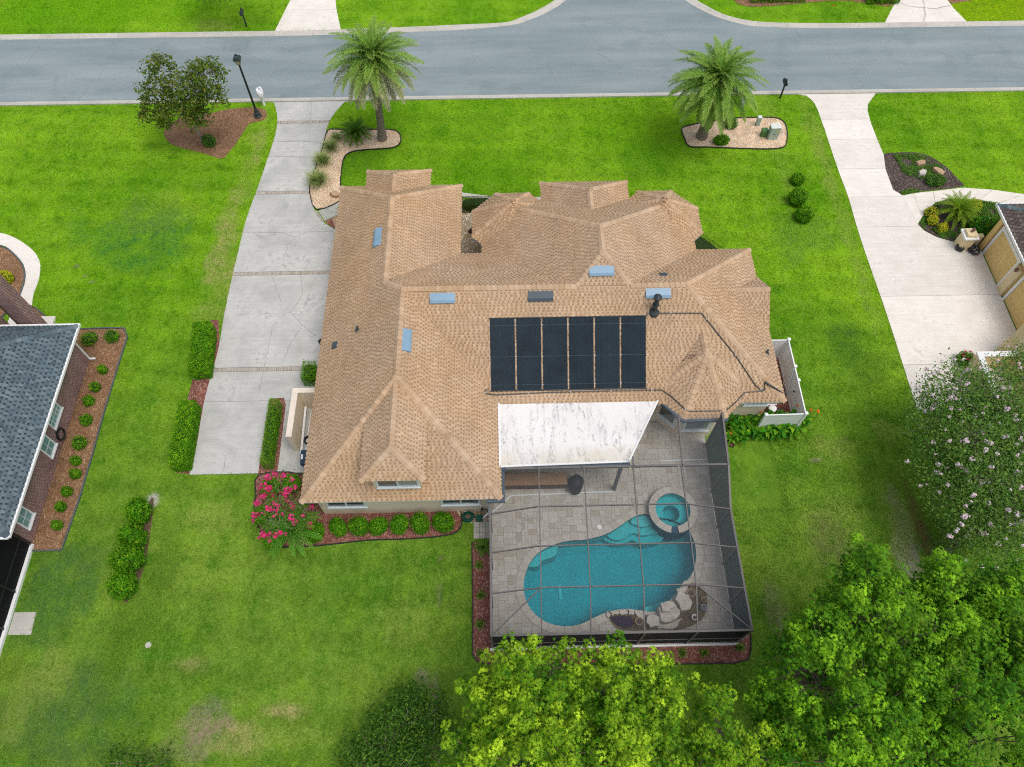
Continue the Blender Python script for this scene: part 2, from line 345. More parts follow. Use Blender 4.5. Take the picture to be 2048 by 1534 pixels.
M['cap'] = pieces('ridge_cap_tan', [(0.485, 0.332, 0.206), (0.53, 0.375, 0.242), (0.45, 0.302, 0.183), (0.57, 0.415, 0.28), (0.505, 0.35, 0.22)], big=1)
M['tab_slate'] = pieces('shingle_tab_slate', [(0.085, 0.125, 0.150), (0.13, 0.175, 0.20), (0.065, 0.095, 0.115), (0.16, 0.205, 0.23), (0.10, 0.145, 0.17)])
M['course_slate'] = pieces('shingle_course_slate', [(0.038, 0.056, 0.070), (0.052, 0.074, 0.09), (0.034, 0.05, 0.062)], nz=6, spread=0.2)
M['tab_brown'] = pieces('shingle_tab_brown', [(0.115, 0.09, 0.08), (0.16, 0.13, 0.118), (0.095, 0.074, 0.066), (0.185, 0.155, 0.145)])
M['course_brown'] = pieces('shingle_course_brown_dark', [(0.065, 0.052, 0.047), (0.088, 0.07, 0.064)], nz=6, spread=0.2)
M['paver'] = pieces('travertine_paver', [(0.455, 0.435, 0.385), (0.485, 0.465, 0.42), (0.435, 0.41, 0.355), (0.515, 0.50, 0.455), (0.47, 0.45, 0.40), (0.385, 0.345, 0.285), (0.48, 0.46, 0.41)], 0.75, 0.004, 9, 0.14)
M['coping'] = pieces('travertine_coping', [(0.455, 0.43, 0.38), (0.50, 0.48, 0.43), (0.43, 0.40, 0.345), (0.52, 0.50, 0.45)], 0.75, 0.004, 9, 0.14)
M['paver_base'] = plain('paver_joint', (0.40, 0.375, 0.325), 0.9)
M['brick_tan'] = pieces('brick_tan', [(0.41, 0.365, 0.31), (0.47, 0.425, 0.37), (0.36, 0.315, 0.26), (0.50, 0.46, 0.41)])
M['rock'] = plain('limestone', (0.50, 0.47, 0.42), 0.9, 0, 0.3, 3.0, 0.1, 18)
M['rock_tan'] = plain('tan_boulder', (0.45, 0.31, 0.20), 0.9, 0, 0.25, 4.0, 0.1, 20)
M['stucco'] = plain('stucco_cream', (0.74, 0.64, 0.49), 0.9, 0, 0.05, 1.0, 0.1, 40)
M['stucco_cap'] = plain('stucco_cap', (0.72, 0.645, 0.55), 0.85, 0, 0.12, 3.0, 0.1, 30)
M['stucco_gold'] = plain('stucco_gold', (0.74, 0.525, 0.215), 0.9, 0, 0.06, 1.0, 0.1, 40)
M['stucco_tan'] = plain('stucco_tan', (0.74, 0.60, 0.37), 0.9, 0, 0.06, 1.0, 0.1, 40)
M['white'] = plain('white_paint', (0.79, 0.80, 0.80), 0.5, 0, 0.03, 2.0, 0.3)
M['vinyl'] = plain('white_vinyl', (0.85, 0.87, 0.88), 0.35, 0, 0.02, 2.0, 0.4)
M['frame_blue'] = plain('pale_window_frame', (0.66, 0.72, 0.74), 0.4, 0, 0.03)
def glass(name, tint, rough=0.08):
    t = NT(name); n = t.noise(1.2, 2)
    return t.done(t.bsdf(t.hsv(tint, v=t.rng(n, 0.3, 0.7, 0.7, 1.3)) if False else t.mix(t.rng(n, 0.3, 0.7), tuple(x * 0.75 for x in tint), tint), rough, spec=0.7))
M['pane'] = glass('window_glass', (0.055, 0.075, 0.085))
M['pane_dim'] = glass('window_glass_blind', (0.23, 0.29, 0.30))
M['pane_teal'] = glass('window_glass_teal', (0.20, 0.40, 0.38))
M['black'] = plain('black_metal', (0.016, 0.019, 0.021), 0.4, 0, 0.1, 4, 0.4)
M['black_blue'] = plain('black_cast_metal', (0.03, 0.045, 0.05), 0.4, 0, 0.1, 4, 0.4)
M['bronze'] = plain('bronze_aluminium', (0.135, 0.128, 0.125), 0.45, 0.0, 0.08, 4, 0.4)
M['gutter'] = plain('slate_gutter', (0.065, 0.10, 0.135), 0.35, 0, 0.1, 4, 0.5)
M['pipe'] = plain('black_pipe', (0.03, 0.036, 0.042), 0.35, 0, 0.1, 4, 0.5)
M['clip'] = plain('steel_clip', (0.55, 0.56, 0.57), 0.35, 0.6)
M['vent_blue'] = plain('blue_grey_vent', (0.21, 0.345, 0.465), 0.32, 0.0, 0.10, 2.5, 0.6)  # sky reflected in the galvanised metal is put into the blue
M['vent_dark'] = plain('slate_vent', (0.045, 0.07, 0.088), 0.4, 0, 0.12, 4, 0.5)
M['bin'] = plain('navy_plastic', (0.022, 0.042, 0.075), 0.4, 0, 0.1, 4, 0.4)
M['bin_label'] = plain('pale_label', (0.75, 0.76, 0.77), 0.5)
M['hose_green'] = plain('green_hose', (0.010, 0.085, 0.055), 0.4)
M['util_green'] = plain('pale_green_enamel', (0.36, 0.45, 0.38), 0.5, 0, 0.05)
M['util_top'] = plain('pale_enamel_top', (0.66, 0.70, 0.66), 0.5, 0, 0.05)
M['util_dkgreen'] = plain('green_enamel', (0.07, 0.19, 0.055), 0.5, 0, 0.06)
M['yellow'] = plain('yellow_sticker', (0.75, 0.55, 0.03), 0.6)
M['terracotta'] = plain('tan_pot', (0.30, 0.22, 0.14), 0.7)
M['pot_blue'] = plain('blue_glazed_pot', (0.20, 0.30, 0.38), 0.3)
M['counter'] = plain('brown_stone', (0.27, 0.165, 0.095), 0.5, 0, 0.25, 5)
M['counter_dk'] = plain('brown_block', (0.12, 0.085, 0.06), 0.8, 0, 0.25, 5)
M['cover'] = plain('black_cover', (0.018, 0.022, 0.028), 0.6, 0, 0.2, 3)
M['bag'] = plain('black_film', (0.012, 0.013, 0.015), 0.22, 0, 0.2, 6, 0.6)
M['bag_grey'] = plain('grey_film', (0.34, 0.38, 0.38), 0.3, 0, 0.3, 9, 0.5)
M['lamp_glass'] = plain('frosted_glass', (0.52, 0.47, 0.36), 0.3)
M['wrap'] = plain('white_wrap', (0.80, 0.82, 0.85), 0.6, 0, 0.06, 9)
M['bark'] = plain('bark', (0.17, 0.135, 0.105), 0.95, 0, 0.35, 9, 0.1, 30)
M['bark_pale'] = plain('pale_bark', (0.33, 0.285, 0.24), 0.9, 0, 0.25, 9, 0.1, 30)
M['palm_bark'] = plain('palm_bark', (0.20, 0.165, 0.13), 0.95, 0, 0.4, 12, 0.1, 30)
M['palm_boot'] = plain('palm_boot', (0.095, 0.062, 0.042), 0.95, 0, 0.4, 12, 0.1, 30)
M['copper'] = plain('copper_lantern', (0.20, 0.115, 0.09), 0.45, 0.3)
def membrane():
    t = NT('white_roof_coating'); p = t.pos()
    a = t.noise(1.0, 6, 0.75, t.pos((3.5, 0.7, 1)), 0.8); b = t.noise(0.55, 4); c2 = t.noise(7, 5, 0.8); d = t.noise(0.8, 5, 0.7, t.pos((4.0, 1.6, 1), 0.55), 1.2)
    c = t.mix(t.rng(b, 0.3, 0.7), (0.74, 0.73, 0.715), (0.80, 0.795, 0.785))
    dirt = t.math('MULTIPLY', t.rng(a, 0.49, 0.62), t.rng(c2, 0.40, 0.55)); dirt2 = t.math('MULTIPLY', t.rng(d, 0.54, 0.64), t.rng(c2, 0.38, 0.54))
    rg_ = t.rng(t.noise(0.5, 2, 0.5, t.pos((1.3, 0.9, 1))), 0.40, 0.52); dirt = t.math('MULTIPLY', dirt, rg_); dirt2 = t.math('MULTIPLY', dirt2, t.rng(t.noise(0.4, 2, 0.5, t.pos((1, 1, 1), 0.4)), 0.38, 0.50))
    c = t.mix(t.math('MULTIPLY', dirt, 0.8), c, (0.30, 0.31, 0.32)); c = t.mix(t.math('MULTIPLY', dirt2, 0.7), c, (0.22, 0.23, 0.24))
    sep = t.n('ShaderNodeSeparateXYZ'); t.l(p, sep.inputs[0])
    e = t.math('MULTIPLY', t.rng(sep.outputs[1], 15.1, 14.4), t.rng(b, 0.35, 0.6)); c = t.mix(t.math('MULTIPLY', e, 0.6), c, (0.56, 0.50, 0.36))
    return t.done(t.bsdf(c, 0.6, nrm=t.bump(c2, 0.01, 0.3)))
M['membrane'] = membrane()
def solar():
    t = NT('solar_mat'); x = t.pos(obj=True); sep = t.n('ShaderNodeSeparateXYZ'); t.l(x, sep.inputs[0])
    w = t.math('SINE', t.math('MULTIPLY', sep.outputs[0], 150.0)); n = t.noise(1.1, 3); r = t.n('ShaderNodeObjectInfo').outputs['Random']
    c = t.mix(t.rng(n, 0.3, 0.7), (0.013, 0.022, 0.031), (0.020, 0.035, 0.048))
    c = t.mix(t.rng(w, 0.55, 1.0, 0, 0.4), c, (0.035, 0.055, 0.068))
    l2 = t.noise(0.9, 2, 0.5, t.pos((26, 0.02, 1), obj=True)); c = t.mix(t.rng(l2, 0.66, 0.74, 0, 0.35), c, (0.07, 0.10, 0.11))
    c = t.hsv(c, v=t.rng(r, 0, 1, 0.88, 1.15))
    return t.done(t.bsdf(c, 0.5, nrm=t.bump(w, 0.006, 0.6), spec=0.12))
M['solar'] = solar()
def screen(name, col, a):
    t = NT(name); tr = t.n('ShaderNodeBsdfTransparent'); d = t.bsdf(col, 0.8, spec=0.1)
    return t.done(t.mixsh(a, tr.outputs[0], d))
M['screen_top'] = screen('screen_mesh_roof', (0.15, 0.16, 0.165), 0.19)
M['screen_wall'] = screen('screen_mesh_wall', (0.062, 0.090, 0.120), 0.94)
M['screen_dark'] = screen('screen_mesh_black', (0.010, 0.011, 0.012), 0.94)  # on the cage front the black holds its poor light and grazing view
def water():
    t = NT('pool_water'); n = t.noise(2.2, 3, 0.5, dist=0.5)
    tr = t.n('ShaderNodeBsdfTransparent'); tr.inputs[0].default_value = (0.86, 0.97, 0.98, 1)
    gl = t.n('ShaderNodeBsdfGlossy'); gl.inputs['Roughness'].default_value = 0.06; b = t.bump(n, 0.02, 0.25); t.l(b, gl.inputs['Normal'])
    fr = t.n('ShaderNodeFresnel'); fr.inputs[0].default_value = 1.33; t.l(b, fr.inputs['Normal'])
    va = t.n('ShaderNodeVolumeAbsorption'); va.inputs[0].default_value = (0.0, 0.84, 0.90, 1); va.inputs['Density'].default_value = 1.05
    t.l(va.outputs[0], t.out.inputs['Volume'])
    return t.done(t.mixsh(t.math('MULTIPLY', fr.outputs[0], 0.4), tr.outputs[0], gl.outputs[0]))
M['water'] = water()
M['plaster'] = plain('pool_plaster', (0.12, 0.56, 0.57), 0.8, 0, 0.10, 1.4, 0.1, 7)
M['tile_blue'] = pieces('blue_waterline_tile', [(0.02, 0.06, 0.12), (0.03, 0.09, 0.16), (0.015, 0.045, 0.09)], 0.25)
def brickwall():
    t = NT('brick_wall'); x = t.n('ShaderNodeNewGeometry'); sep = t.n('ShaderNodeSeparateXYZ'); t.l(x.outputs['Position'], sep.inputs[0])
    cmb = t.n('ShaderNodeCombineXYZ'); t.l(t.math('ADD', sep.outputs[0], sep.outputs[1]), cmb.inputs[0]); t.l(sep.outputs[2], cmb.inputs[1])
    b = t.n('ShaderNodeTexBrick'); t.l(cmb.outputs[0], b.inputs['Vector'])
    for k, v in (('Scale', 1.0), ('Brick Width', 0.21), ('Row Height', 0.076), ('Mortar Size', 0.009), ('Mortar Smooth', 0.1), ('Bias', 0.0)): b.inputs[k].default_value = v
    b.inputs['Color1'].default_value = (0.16, 0.062, 0.052, 1); b.inputs['Color2'].default_value = (0.25, 0.125, 0.105, 1); b.inputs['Mortar'].default_value = (0.50, 0.44, 0.42, 1)
    n = t.noise(1.1, 3); c = t.hsv(b.outputs['Color'], v=t.rng(n, 0.3, 0.7, 0.85, 1.2))
    return t.done(t.bsdf(c, 0.9, nrm=t.bump(t.math('SUBTRACT', 1.0, b.outputs['Fac']), 0.01, 0.8), spec=0.1))
M['brickwall'] = brickwall()
# foliage
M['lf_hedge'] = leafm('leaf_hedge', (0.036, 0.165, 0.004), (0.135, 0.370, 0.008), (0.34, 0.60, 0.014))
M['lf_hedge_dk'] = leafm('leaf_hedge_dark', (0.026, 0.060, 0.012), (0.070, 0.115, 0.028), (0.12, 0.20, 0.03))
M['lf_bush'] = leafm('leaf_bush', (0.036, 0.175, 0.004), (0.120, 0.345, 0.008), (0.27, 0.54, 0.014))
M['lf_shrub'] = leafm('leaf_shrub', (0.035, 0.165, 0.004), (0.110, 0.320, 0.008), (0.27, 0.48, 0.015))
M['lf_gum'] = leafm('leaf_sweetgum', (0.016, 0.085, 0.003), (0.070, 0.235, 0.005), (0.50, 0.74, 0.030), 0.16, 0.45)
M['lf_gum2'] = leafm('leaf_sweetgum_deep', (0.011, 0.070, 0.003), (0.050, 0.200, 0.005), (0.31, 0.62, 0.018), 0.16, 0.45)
M['lf_myrtle'] = leafm('leaf_crape_myrtle', (0.050, 0.155, 0.016), (0.150, 0.325, 0.032), (0.34, 0.50, 0.05))
M['lf_myrtle_pale'] = leafm('leaf_crape_myrtle_pale', (0.055, 0.150, 0.022), (0.170, 0.320, 0.055), (0.36, 0.48, 0.09))
M['lf_magnolia'] = leafm('leaf_magnolia', (0.038, 0.098, 0.010), (0.135, 0.200, 0.022), (0.30, 0.21, 0.045), 0.12, 0.35)
M['lf_palm'] = leafm('leaf_date_palm', (0.075, 0.240, 0.022), (0.160, 0.370, 0.034), (0.40, 0.46, 0.12))
M['lf_palm_dry'] = leafm('leaf_date_palm_worn', (0.100, 0.220, 0.022), (0.210, 0.325, 0.050), (0.56, 0.49, 0.35))
M['lf_sago'] = leafm('leaf_sago', (0.018, 0.085, 0.008), (0.045, 0.170, 0.014), (0.18, 0.28, 0.02))
M['lf_fern'] = leafm('leaf_fern', (0.035, 0.190, 0.020), (0.085, 0.330, 0.035), (0.22, 0.42, 0.04))
M['lf_sago_y'] = leafm('leaf_sago_light', (0.055, 0.180, 0.008), (0.140, 0.310, 0.012), (0.34, 0.42, 0.03))
M['lf_grass'] = leafm('leaf_ornamental_grass', (0.11, 0.20, 0.03), (0.24, 0.34, 0.08), (0.46, 0.50, 0.22))
M['lf_canna'] = leafm('leaf_canna', (0.020, 0.130, 0.008), (0.070, 0.300, 0.014), (0.26, 0.50, 0.02), 0.3, 0.35)
M['lf_cover'] = leafm('leaf_groundcover', (0.040, 0.145, 0.016), (0.120, 0.270, 0.040), (0.22, 0.37, 0.05))
M['lf_yellow'] = leafm('leaf_croton', (0.28, 0.38, 0.012), (0.50, 0.54, 0.02), (0.58, 0.32, 0.05))
M['lf_dark'] = leafm('leaf_privet', (0.024, 0.085, 0.010), (0.090, 0.215, 0.022), (0.26, 0.42, 0.05))
M['fl_pink'] = leafm('petal_hot_pink', (0.62, 0.030, 0.150), (0.78, 0.085, 0.270), None, 0.3)
M['fl_pale'] = leafm('petal_pale_pink', (0.74, 0.58, 0.66), (0.86, 0.76, 0.80), None, 0.3)
M['fl_orange'] = leafm('petal_orange', (0.80, 0.17, 0.02), (0.85, 0.28, 0.04), None, 0.3)
M['fl_purple'] = leafm('petal_purple', (0.030, 0.018, 0.075), (0.075, 0.045, 0.14), None, 0.2)
M['fl_dry'] = leafm('petal_dusty', (0.42, 0.24, 0.19), (0.52, 0.34, 0.26), None, 0.2)
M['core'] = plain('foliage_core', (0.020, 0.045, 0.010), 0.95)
M['stem'] = plain('green_stem', (0.10, 0.17, 0.04), 0.8)

# ------------------------------------------------------------------ ground, road, pavements
def vnoise(x, y, seed=0):
    r = np.random.default_rng(seed); T = r.random((64, 64))
    xi = np.floor(x).astype(int); yi = np.floor(y).astype(int); fx = x - xi; fy = y - yi
    fx = fx * fx * (3 - 2 * fx); fy = fy * fy * (3 - 2 * fy)
    g = lambda a, b: T[a % 64, b % 64]
    return (g(xi, yi) * (1 - fx) + g(xi + 1, yi) * fx) * (1 - fy) + (g(xi, yi + 1) * (1 - fx) + g(xi + 1, yi + 1) * fx) * fy
def patch_at(x, y):
    C = np.zeros((len(x), 3)); A = np.zeros(len(x))
    wob = vnoise(x * 0.9 + 50, y * 0.9 + 50, 1) * 0.6 + vnoise(x * 2.3, y * 2.3, 2) * 0.4 - 0.5
    for (u, v, rx, ry, col, s) in PATCHES:
        px, py = G(u, v)
        d = np.sqrt(((x - px) / rx) ** 2 + ((y - py) / ry) ** 2) + wob * 1.3
        w = np.clip((1.25 - d) / 0.85, 0, 1); w = w * w * (3 - 2 * w) * s
        C = C * (1 - w[:, None]) + np.array(col)[None] * w[:, None]; A = A * (1 - w) + w
    return C / np.maximum(A, 1e-4)[:, None], A
HOLE = (-0.5, 10.0, 6.5, 16.0)
def ground():
    st = 0.25; xs = np.arange(-42, 48 + st / 2, st); ys = np.arange(-5, 61 + st / 2, st)
    XX, YY = np.meshgrid(xs, ys); V = np.stack([XX.ravel(), YY.ravel(), np.zeros(XX.size)], 1)
    nx, ny = len(xs), len(ys); i, j = np.meshgrid(np.arange(nx - 1), np.arange(ny - 1)); a = (j * nx + i).ravel()
    cx = xs[i.ravel()] + st / 2; cy = ys[j.ravel()] + st / 2
    keep = ~((cx > HOLE[0]) & (cx < HOLE[1]) & (cy > HOLE[2]) & (cy < HOLE[3])); a = a[keep]
    P = np.stack([a, a + 1, a + nx + 1, a + nx], 1)
    B = 400.0; b = len(V)
    O = [(-B, -B, 0), (B, -B, 0), (B, B, 0), (-B, B, 0), (-42, -5, 0), (48, -5, 0), (48, 61, 0), (-42, 61, 0)]
    V = np.concatenate([V, np.array(O)]); P = np.concatenate([P, np.array([(0, 1, 5, 4), (1, 2, 6, 5), (2, 3, 7, 6), (3, 0, 4, 7)]) + b])
    C, A = patch_at(V[:, 0], V[:, 1])
    me = bpy.data.meshes.new('lawn'); me.vertices.add(len(V)); me.vertices.foreach_set('co', V.astype(np.float32).ravel())
    me.loops.add(P.size); me.loops.foreach_set('vertex_index', P.astype(np.int32).ravel()); me.polygons.add(len(P))
    me.polygons.foreach_set('loop_start', np.arange(0, P.size, 4, dtype=np.int32)); me.polygons.foreach_set('loop_total', np.full(len(P), 4, np.int32))
    me.update(calc_edges=True)
    at = me.attributes.new('patch', 'FLOAT_COLOR', 'POINT'); at.data.foreach_set('color', np.concatenate([C, A[:, None]], 1).astype(np.float32).ravel())
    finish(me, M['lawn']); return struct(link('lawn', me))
ground()

Y_NEAR0, Y_NEAR1 = 43.50, 43.93        # near kerb: lawn side, road side
Y_FAR0, Y_FAR1 = 50.95, 51.45          # far kerb: road side, lawn side
sideL_in = [(-14, 50.97), (-6.6, 51.2), (-2.4, 51.42)] + GP([(1027, 50), (1061, 39), (1096, 24), (1133, 0)]); sideR_in = [(27, 50.97), (23.2, 51.05)] + GP([(1542, 54.4), (1495, 51), (1438, 36), (1400, 19), (1372, 2)])
sideL_out = [(-14, 51.47), (-6.6, 51.72), (-2.8, 51.92)] + GP([(1010, 47), (1044, 36), (1078, 21), (1115, -2)]); sideR_out = [(27, 51.45), (23.4, 51.52)] + GP([(1545, 47), (1499, 43.5), (1450, 32), (1415, 15), (1390, 0)])
def ext(a, b, d):
    dx, dy = b[0] - a[0], b[1] - a[1]; L = math.hypot(dx, dy); return (b[0] + dx / L * d, b[1] + dy / L * d)
def up(P, yt):
    s = (P[-1][0] - P[-2][0]) / (P[-1][1] - P[-2][1]); x, y = P[-1]
    return P + [(x + s * a, y + b) for a, b in ((1.2, 2.0), (2.0, 5.0), (2.3, 9.0), (2.3, 15.0))] + [(x + s * 2.3, yt)]
sLi = smooth(up(sideL_in, 90), 4, False); sRi = smooth(up(sideR_in, 90), 4, False)
sLo = smooth(up(sideL_out, 90), 4, False); sRo = smooth(up(sideR_out, 90), 4, False)
road = [(-120, Y_NEAR1), (140, Y_NEAR1), (140, Y_FAR0)] + [(sRi[0][0], Y_FAR0)] + sRi[1:] + sLi[::-1][:-1] + [(sLi[0][0], Y_FAR0), (-120, Y_FAR0)]
struct(flat('road', road, 0.006, M['asphalt']))
def kerb_strip(inner, outer, step=3.0):
    """kerb pieces about 3 m long between two parallel polylines, gutter side first"""
    root = struct(thing('kerb', 'pale concrete kerb along the street', 'kerb')); del root['category']
    def res(P):
        d = [0]; 
        for a, b in zip(P[:-1], P[1:]): d.append(d[-1] + math.hypot(b[0] - a[0], b[1] - a[1]))
        return np.array(P), np.array(d) / d[-1], d[-1]
    a, da, L = res(inner); b, db, _ = res(outer); n = max(1, int(round(L / step)))
    f = lambda P, d, t: (np.interp(t, d, P[:, 0]), np.interp(t, d, P[:, 1]))
    for i in range(n):
        t0, t1 = i / n, (i + 1) / n - 0.012 / L; m = MB(); K = 5 if L / n < 6 and len(inner) > 4 else 1; V = []
        for k in range(K + 1):
            t = t0 + (t1 - t0) * k / K; p = np.array(f(a, da, t)); q = np.array(f(b, db, t))
            for w, z in ((0.0, 0.0), (0.02, 0.022), (0.45, 0.03), (0.75, 0.085), (1.0, 0.10), (1.0, -0.02)): V.append((*(p + (q - p) * w), z))
        F = [(k * 6 + j, k * 6 + j + 1, k * 6 + j + 7, k * 6 + j + 6) for k in range(K) for j in range(5)] + [(0, 1, 2, 3, 4, 5), tuple(K * 6 + j for j in range(5, -1, -1))]
        m.add(V, F); m.build('kerb_segment', M['curb'], root)
    return root
kerb_strip([(-40, Y_NEAR1), (46, Y_NEAR1)], [(-40, Y_NEAR0), (46, Y_NEAR0)])
kerb_strip([(sLi[0][0] - 44, Y_FAR0), (sLi[0][0], Y_FAR0)], [(sLi[0][0] - 44, Y_FAR1), (sLi[0][0], Y_FAR1)])
kerb_strip([(sRi[0][0] + 32, Y_FAR0), (sRi[0][0], Y_FAR0)], [(sRi[0][0] + 32, Y_FAR1), (sRi[0][0], Y_FAR1)])
kerb_strip(sLi[:30], sLo[:30], 2.4)
kerb_strip(sRi[:34], sRo[:34], 2.4)

def xat(P, y):
    P = sorted(P, key=lambda p: p[1]); return float(np.interp(y, [p[1] for p in P], [p[0] for p in P]))
def slabs(root, L, R, cuts, mat, z=0.03, gap=0.018, name='slab'):
    """concrete bays between a left and a right edge, cut at the joints (cuts in metres along y)"""
    ys = sorted(set([p[1] for p in L] + [p[1] for p in R])); cuts = sorted(cuts)
    for y0, y1 in zip(cuts[:-1], cuts[1:]):
        a, b = y0 + gap / 2, y1 - gap / 2
        if b - a < 0.05: continue
        mid = [y for y in ys if a + 0.02 < y < b - 0.02]
        poly = [(xat(R, y), y) for y in [a] + mid + [b]] + [(xat(L, y), y) for y in [b] + mid[::-1] + [a]]
        m = MB(); m.prism(poly, -0.02, z); m.build(name, mat, root)
def joint_sheet(root, L, R, z=0.012):
    L = sorted(L, key=lambda p: p[1]); R = sorted(R, key=lambda p: p[1]); me = MB(); me.prism(R + L[::-1], -0.03, z); me.build('joint_bed', M['joint'], root)

# main driveway, with four bands of tan brick
dr = thing('driveway', 'long grey concrete driveway with brick bands', 'driveway'); del dr['category']; struct(dr)
DL = smooth(GP([(545, 193), (551, 215), (555, 239), (550, 273), (533, 325), (513, 383), (492, 441), (473, 520), (466, 548), (448, 634), (437, 699), (422, 753), (407, 811), (391, 907), (379, 950)]), 3, False)
DR = smooth(GP([(702, 193), (682, 212), (663, 236), (653, 260), (646, 294), (632, 335), (622, 362), (620, 390), (629, 420), (642, 441), (668, 458)]), 3, False)
DR = DR + [(-9.06, DR[-1][1] - 0.6), (-9.06, DL[-1][1] - 0.05)]
DL[0] = (DL[0][0], Y_NEAR0); DR[0] = (DR[0][0], Y_NEAR0)
bands = [G(590, 245)[1], G(566, 386)[1], G(560, 547)[1], G(520, 739)[1]]; BW = 0.13
ends = (DL[-1][1], Y_NEAR0 - 0.01)
cuts = [ends[0]] + sorted([b - BW for b in bands] + [b + BW for b in bands] + [G(560, 284)[1], G(550, 314)[1], G(480, 803)[1], G(580, 465)[1]]) + [ends[1]]
lows = [(a, b) for a, b in zip(cuts[:-1], cuts[1:])]
joint_sheet(dr, DL, DR)
for a, b in lows:
    if any(abs((a + b) / 2 - c) < 0.02 for c in bands): continue
    slabs(dr, DL, DR, [a, b], M['drive'])
rb = random.Random(5); bm = MB(); bm.bbox(-0.047, 0.047, -0.118, 0.118, -0.02, 0.034, 0.006); brick_me = bm.mesh('brick', M['brick_tan'])
for c in bands:
    x = xat(DL, c) + 0.06; xe = xat(DR, c) - 0.05
    while x < xe:
        link('brick', brick_me, dr, (x, c, rb.uniform(-0.003, 0.003)), (0, 0, rb.uniform(-0.02, 0.02))); x += 0.104
# cracks: shallow weathered lines in the concrete
def crack(root, pts, w=0.018, seed=0, mat=None):
    r = random.Random(seed); P = GP(pts); Q = []
    for a, b in zip(P[:-1], P[1:]):
        n = max(2, int(math.hypot(b[0] - a[0], b[1] - a[1]) / 0.12))
        for k in range(n): Q.append((a[0] + (b[0] - a[0]) * k / n + r.gauss(0, 0.022), a[1] + (b[1] - a[1]) * k / n + r.gauss(0, 0.022)))
    Q.append(P[-1]); V = []; F = []
    for i, q in enumerate(Q):
        p0 = Q[max(i - 1, 0)]; p1 = Q[min(i + 1, len(Q) - 1)]; dx, dy = p1[0] - p0[0], p1[1] - p0[1]; L = math.hypot(dx, dy) + 1e-6; ww = w * r.uniform(0.4, 1.1) / 2
        V += [(q[0] - dy / L * ww, q[1] + dx / L * ww, 0.0345), (q[0] + dy / L * ww, q[1] - dx / L * ww, 0.0345)]
    for i in range(len(Q) - 1): F.append((2 * i, 2 * i + 1, 2 * i + 3, 2 * i + 2))
    m = MB(); m.add(V, F); m.build('crack', mat or M['crack'], root)
M['crack'] = plain('weathered_crack', (0.20, 0.21, 0.21), 0.95)
for i, c in enumerate([[(512, 471), (528, 474), (560, 465), (592, 475), (640, 449)], [(592, 475), (575, 490), (568, 518)], [(470, 629), (540, 628), (582, 626), (606, 588), (602, 550)], [(582, 626), (605, 650), (632, 672)], [(605, 650), (580, 690), (565, 728)], [(545, 655), (530, 730), (515, 795)], [(452, 910), (448, 945)], [(557, 284), (600, 282), (640, 286)], [(548, 313), (600, 316), (634, 318)], [(623, 205), (622, 243)], [(545, 555), (562, 605)]]): crack(dr, c, 0.02, i)

# entry path stub with its brick border, and the curved front walk
pw = struct(thing('entry_path', 'grey entry path beside the garage', 'path')); del pw['category']
m = MB(); m.prism(GP([(637, 423), (690, 394), (690, 424), (650, 442)]), -0.02, 0.034); m.build('slab', M['drive'], pw)
for k in range(9):
    a = k / 9 + 0.05; u = 632.5 + (646 - 632.5) * a; v = 423 + (444 - 423) * a; x, y = G(u, v)
    link('brick', brick_me, pw, (x, y, 0.004), (0, 0, 1.05))
fw = struct(thing('front_walk', 'curved concrete walk in front of the entry', 'path')); del fw['category']
wk_o = smooth(GP([(890, 380), (925, 385.5), (955, 389.5), (985, 392.5), (1030, 395), (1085, 394), (1130, 388)]), 4, False); wk_i = [(x, y - 0.38) for x, y in wk_o]
for k in range(0, len(wk_o) - 1, 4):
    m = MB(); m.prism(wk_o[k:k + 5] + wk_i[k:k + 5][::-1], -0.02, 0.03); m.build('slab', M['curb'], fw)

# right-hand neighbour's driveway and walk
d2 = struct(thing('neighbour_driveway', 'broad pale concrete driveway of the right neighbour', 'driveway')); del d2['category']
RL = smooth(GP([(1590, 180), (1612, 192), (1629, 208), (1641, 237), (1656, 281), (1676, 340), (1696, 394), (1713, 453), (1735, 520), (1770, 620), (1803, 722), (1835, 824)]), 3, False)
RR = GP([(1749, 180), (1747, 186), (1736, 208), (1735, 223), (1742, 248), (1755, 281), (1767, 310), (1771, 340), (1786, 380), (1804, 391), (1835, 449), (1848, 462), (1873, 475), (1913, 486), (1962, 503)]) + [(29.44, 28.5), (29.44, 22.0), (27.9, 21.5), (27.9, G(1835, 824)[1])]
RL[0] = (RL[0][0], Y_NEAR0); RR[0] = (RR[0][0], Y_NEAR0); e0 = G(1835, 824)[1] + 0.02
joint_sheet(d2, RL, RR)
slabs(d2, RL, RR, [e0] + [G(u, v)[1] for u, v in ((1700, 239), (1710, 279), (1725, 338), (1745, 394), (1770, 454), (1850, 592), (1880, 729))] + [Y_NEAR0 - 0.01], M['drive2'])
wl = struct(thing('neighbour_walk', 'pale concrete walk curving past the planting island', 'path')); del wl['category']
UP = GP([(1804, 391), (1826, 387), (1866, 383), (1926, 376), (1985, 380), (2048, 389), (2120, 401)]); LO = GP([(1835, 449), (1844, 434), (1870, 405), (1903, 397), (1957, 401), (1998, 406), (2090, 424)])
for k in range(6):
    m = MB(); a, b = 0.008, 0.992; lp = lambda p, q, t: (p[0] + (q[0] - p[0]) * t, p[1] + (q[1] - p[1]) * t)
    m.prism([lp(UP[k], UP[k + 1], a), lp(UP[k], UP[k + 1], b), lp(LO[k], LO[k + 1], b), lp(LO[k], LO[k + 1], a)], -0.02, 0.032); m.build('slab', M['drive2'], wl)
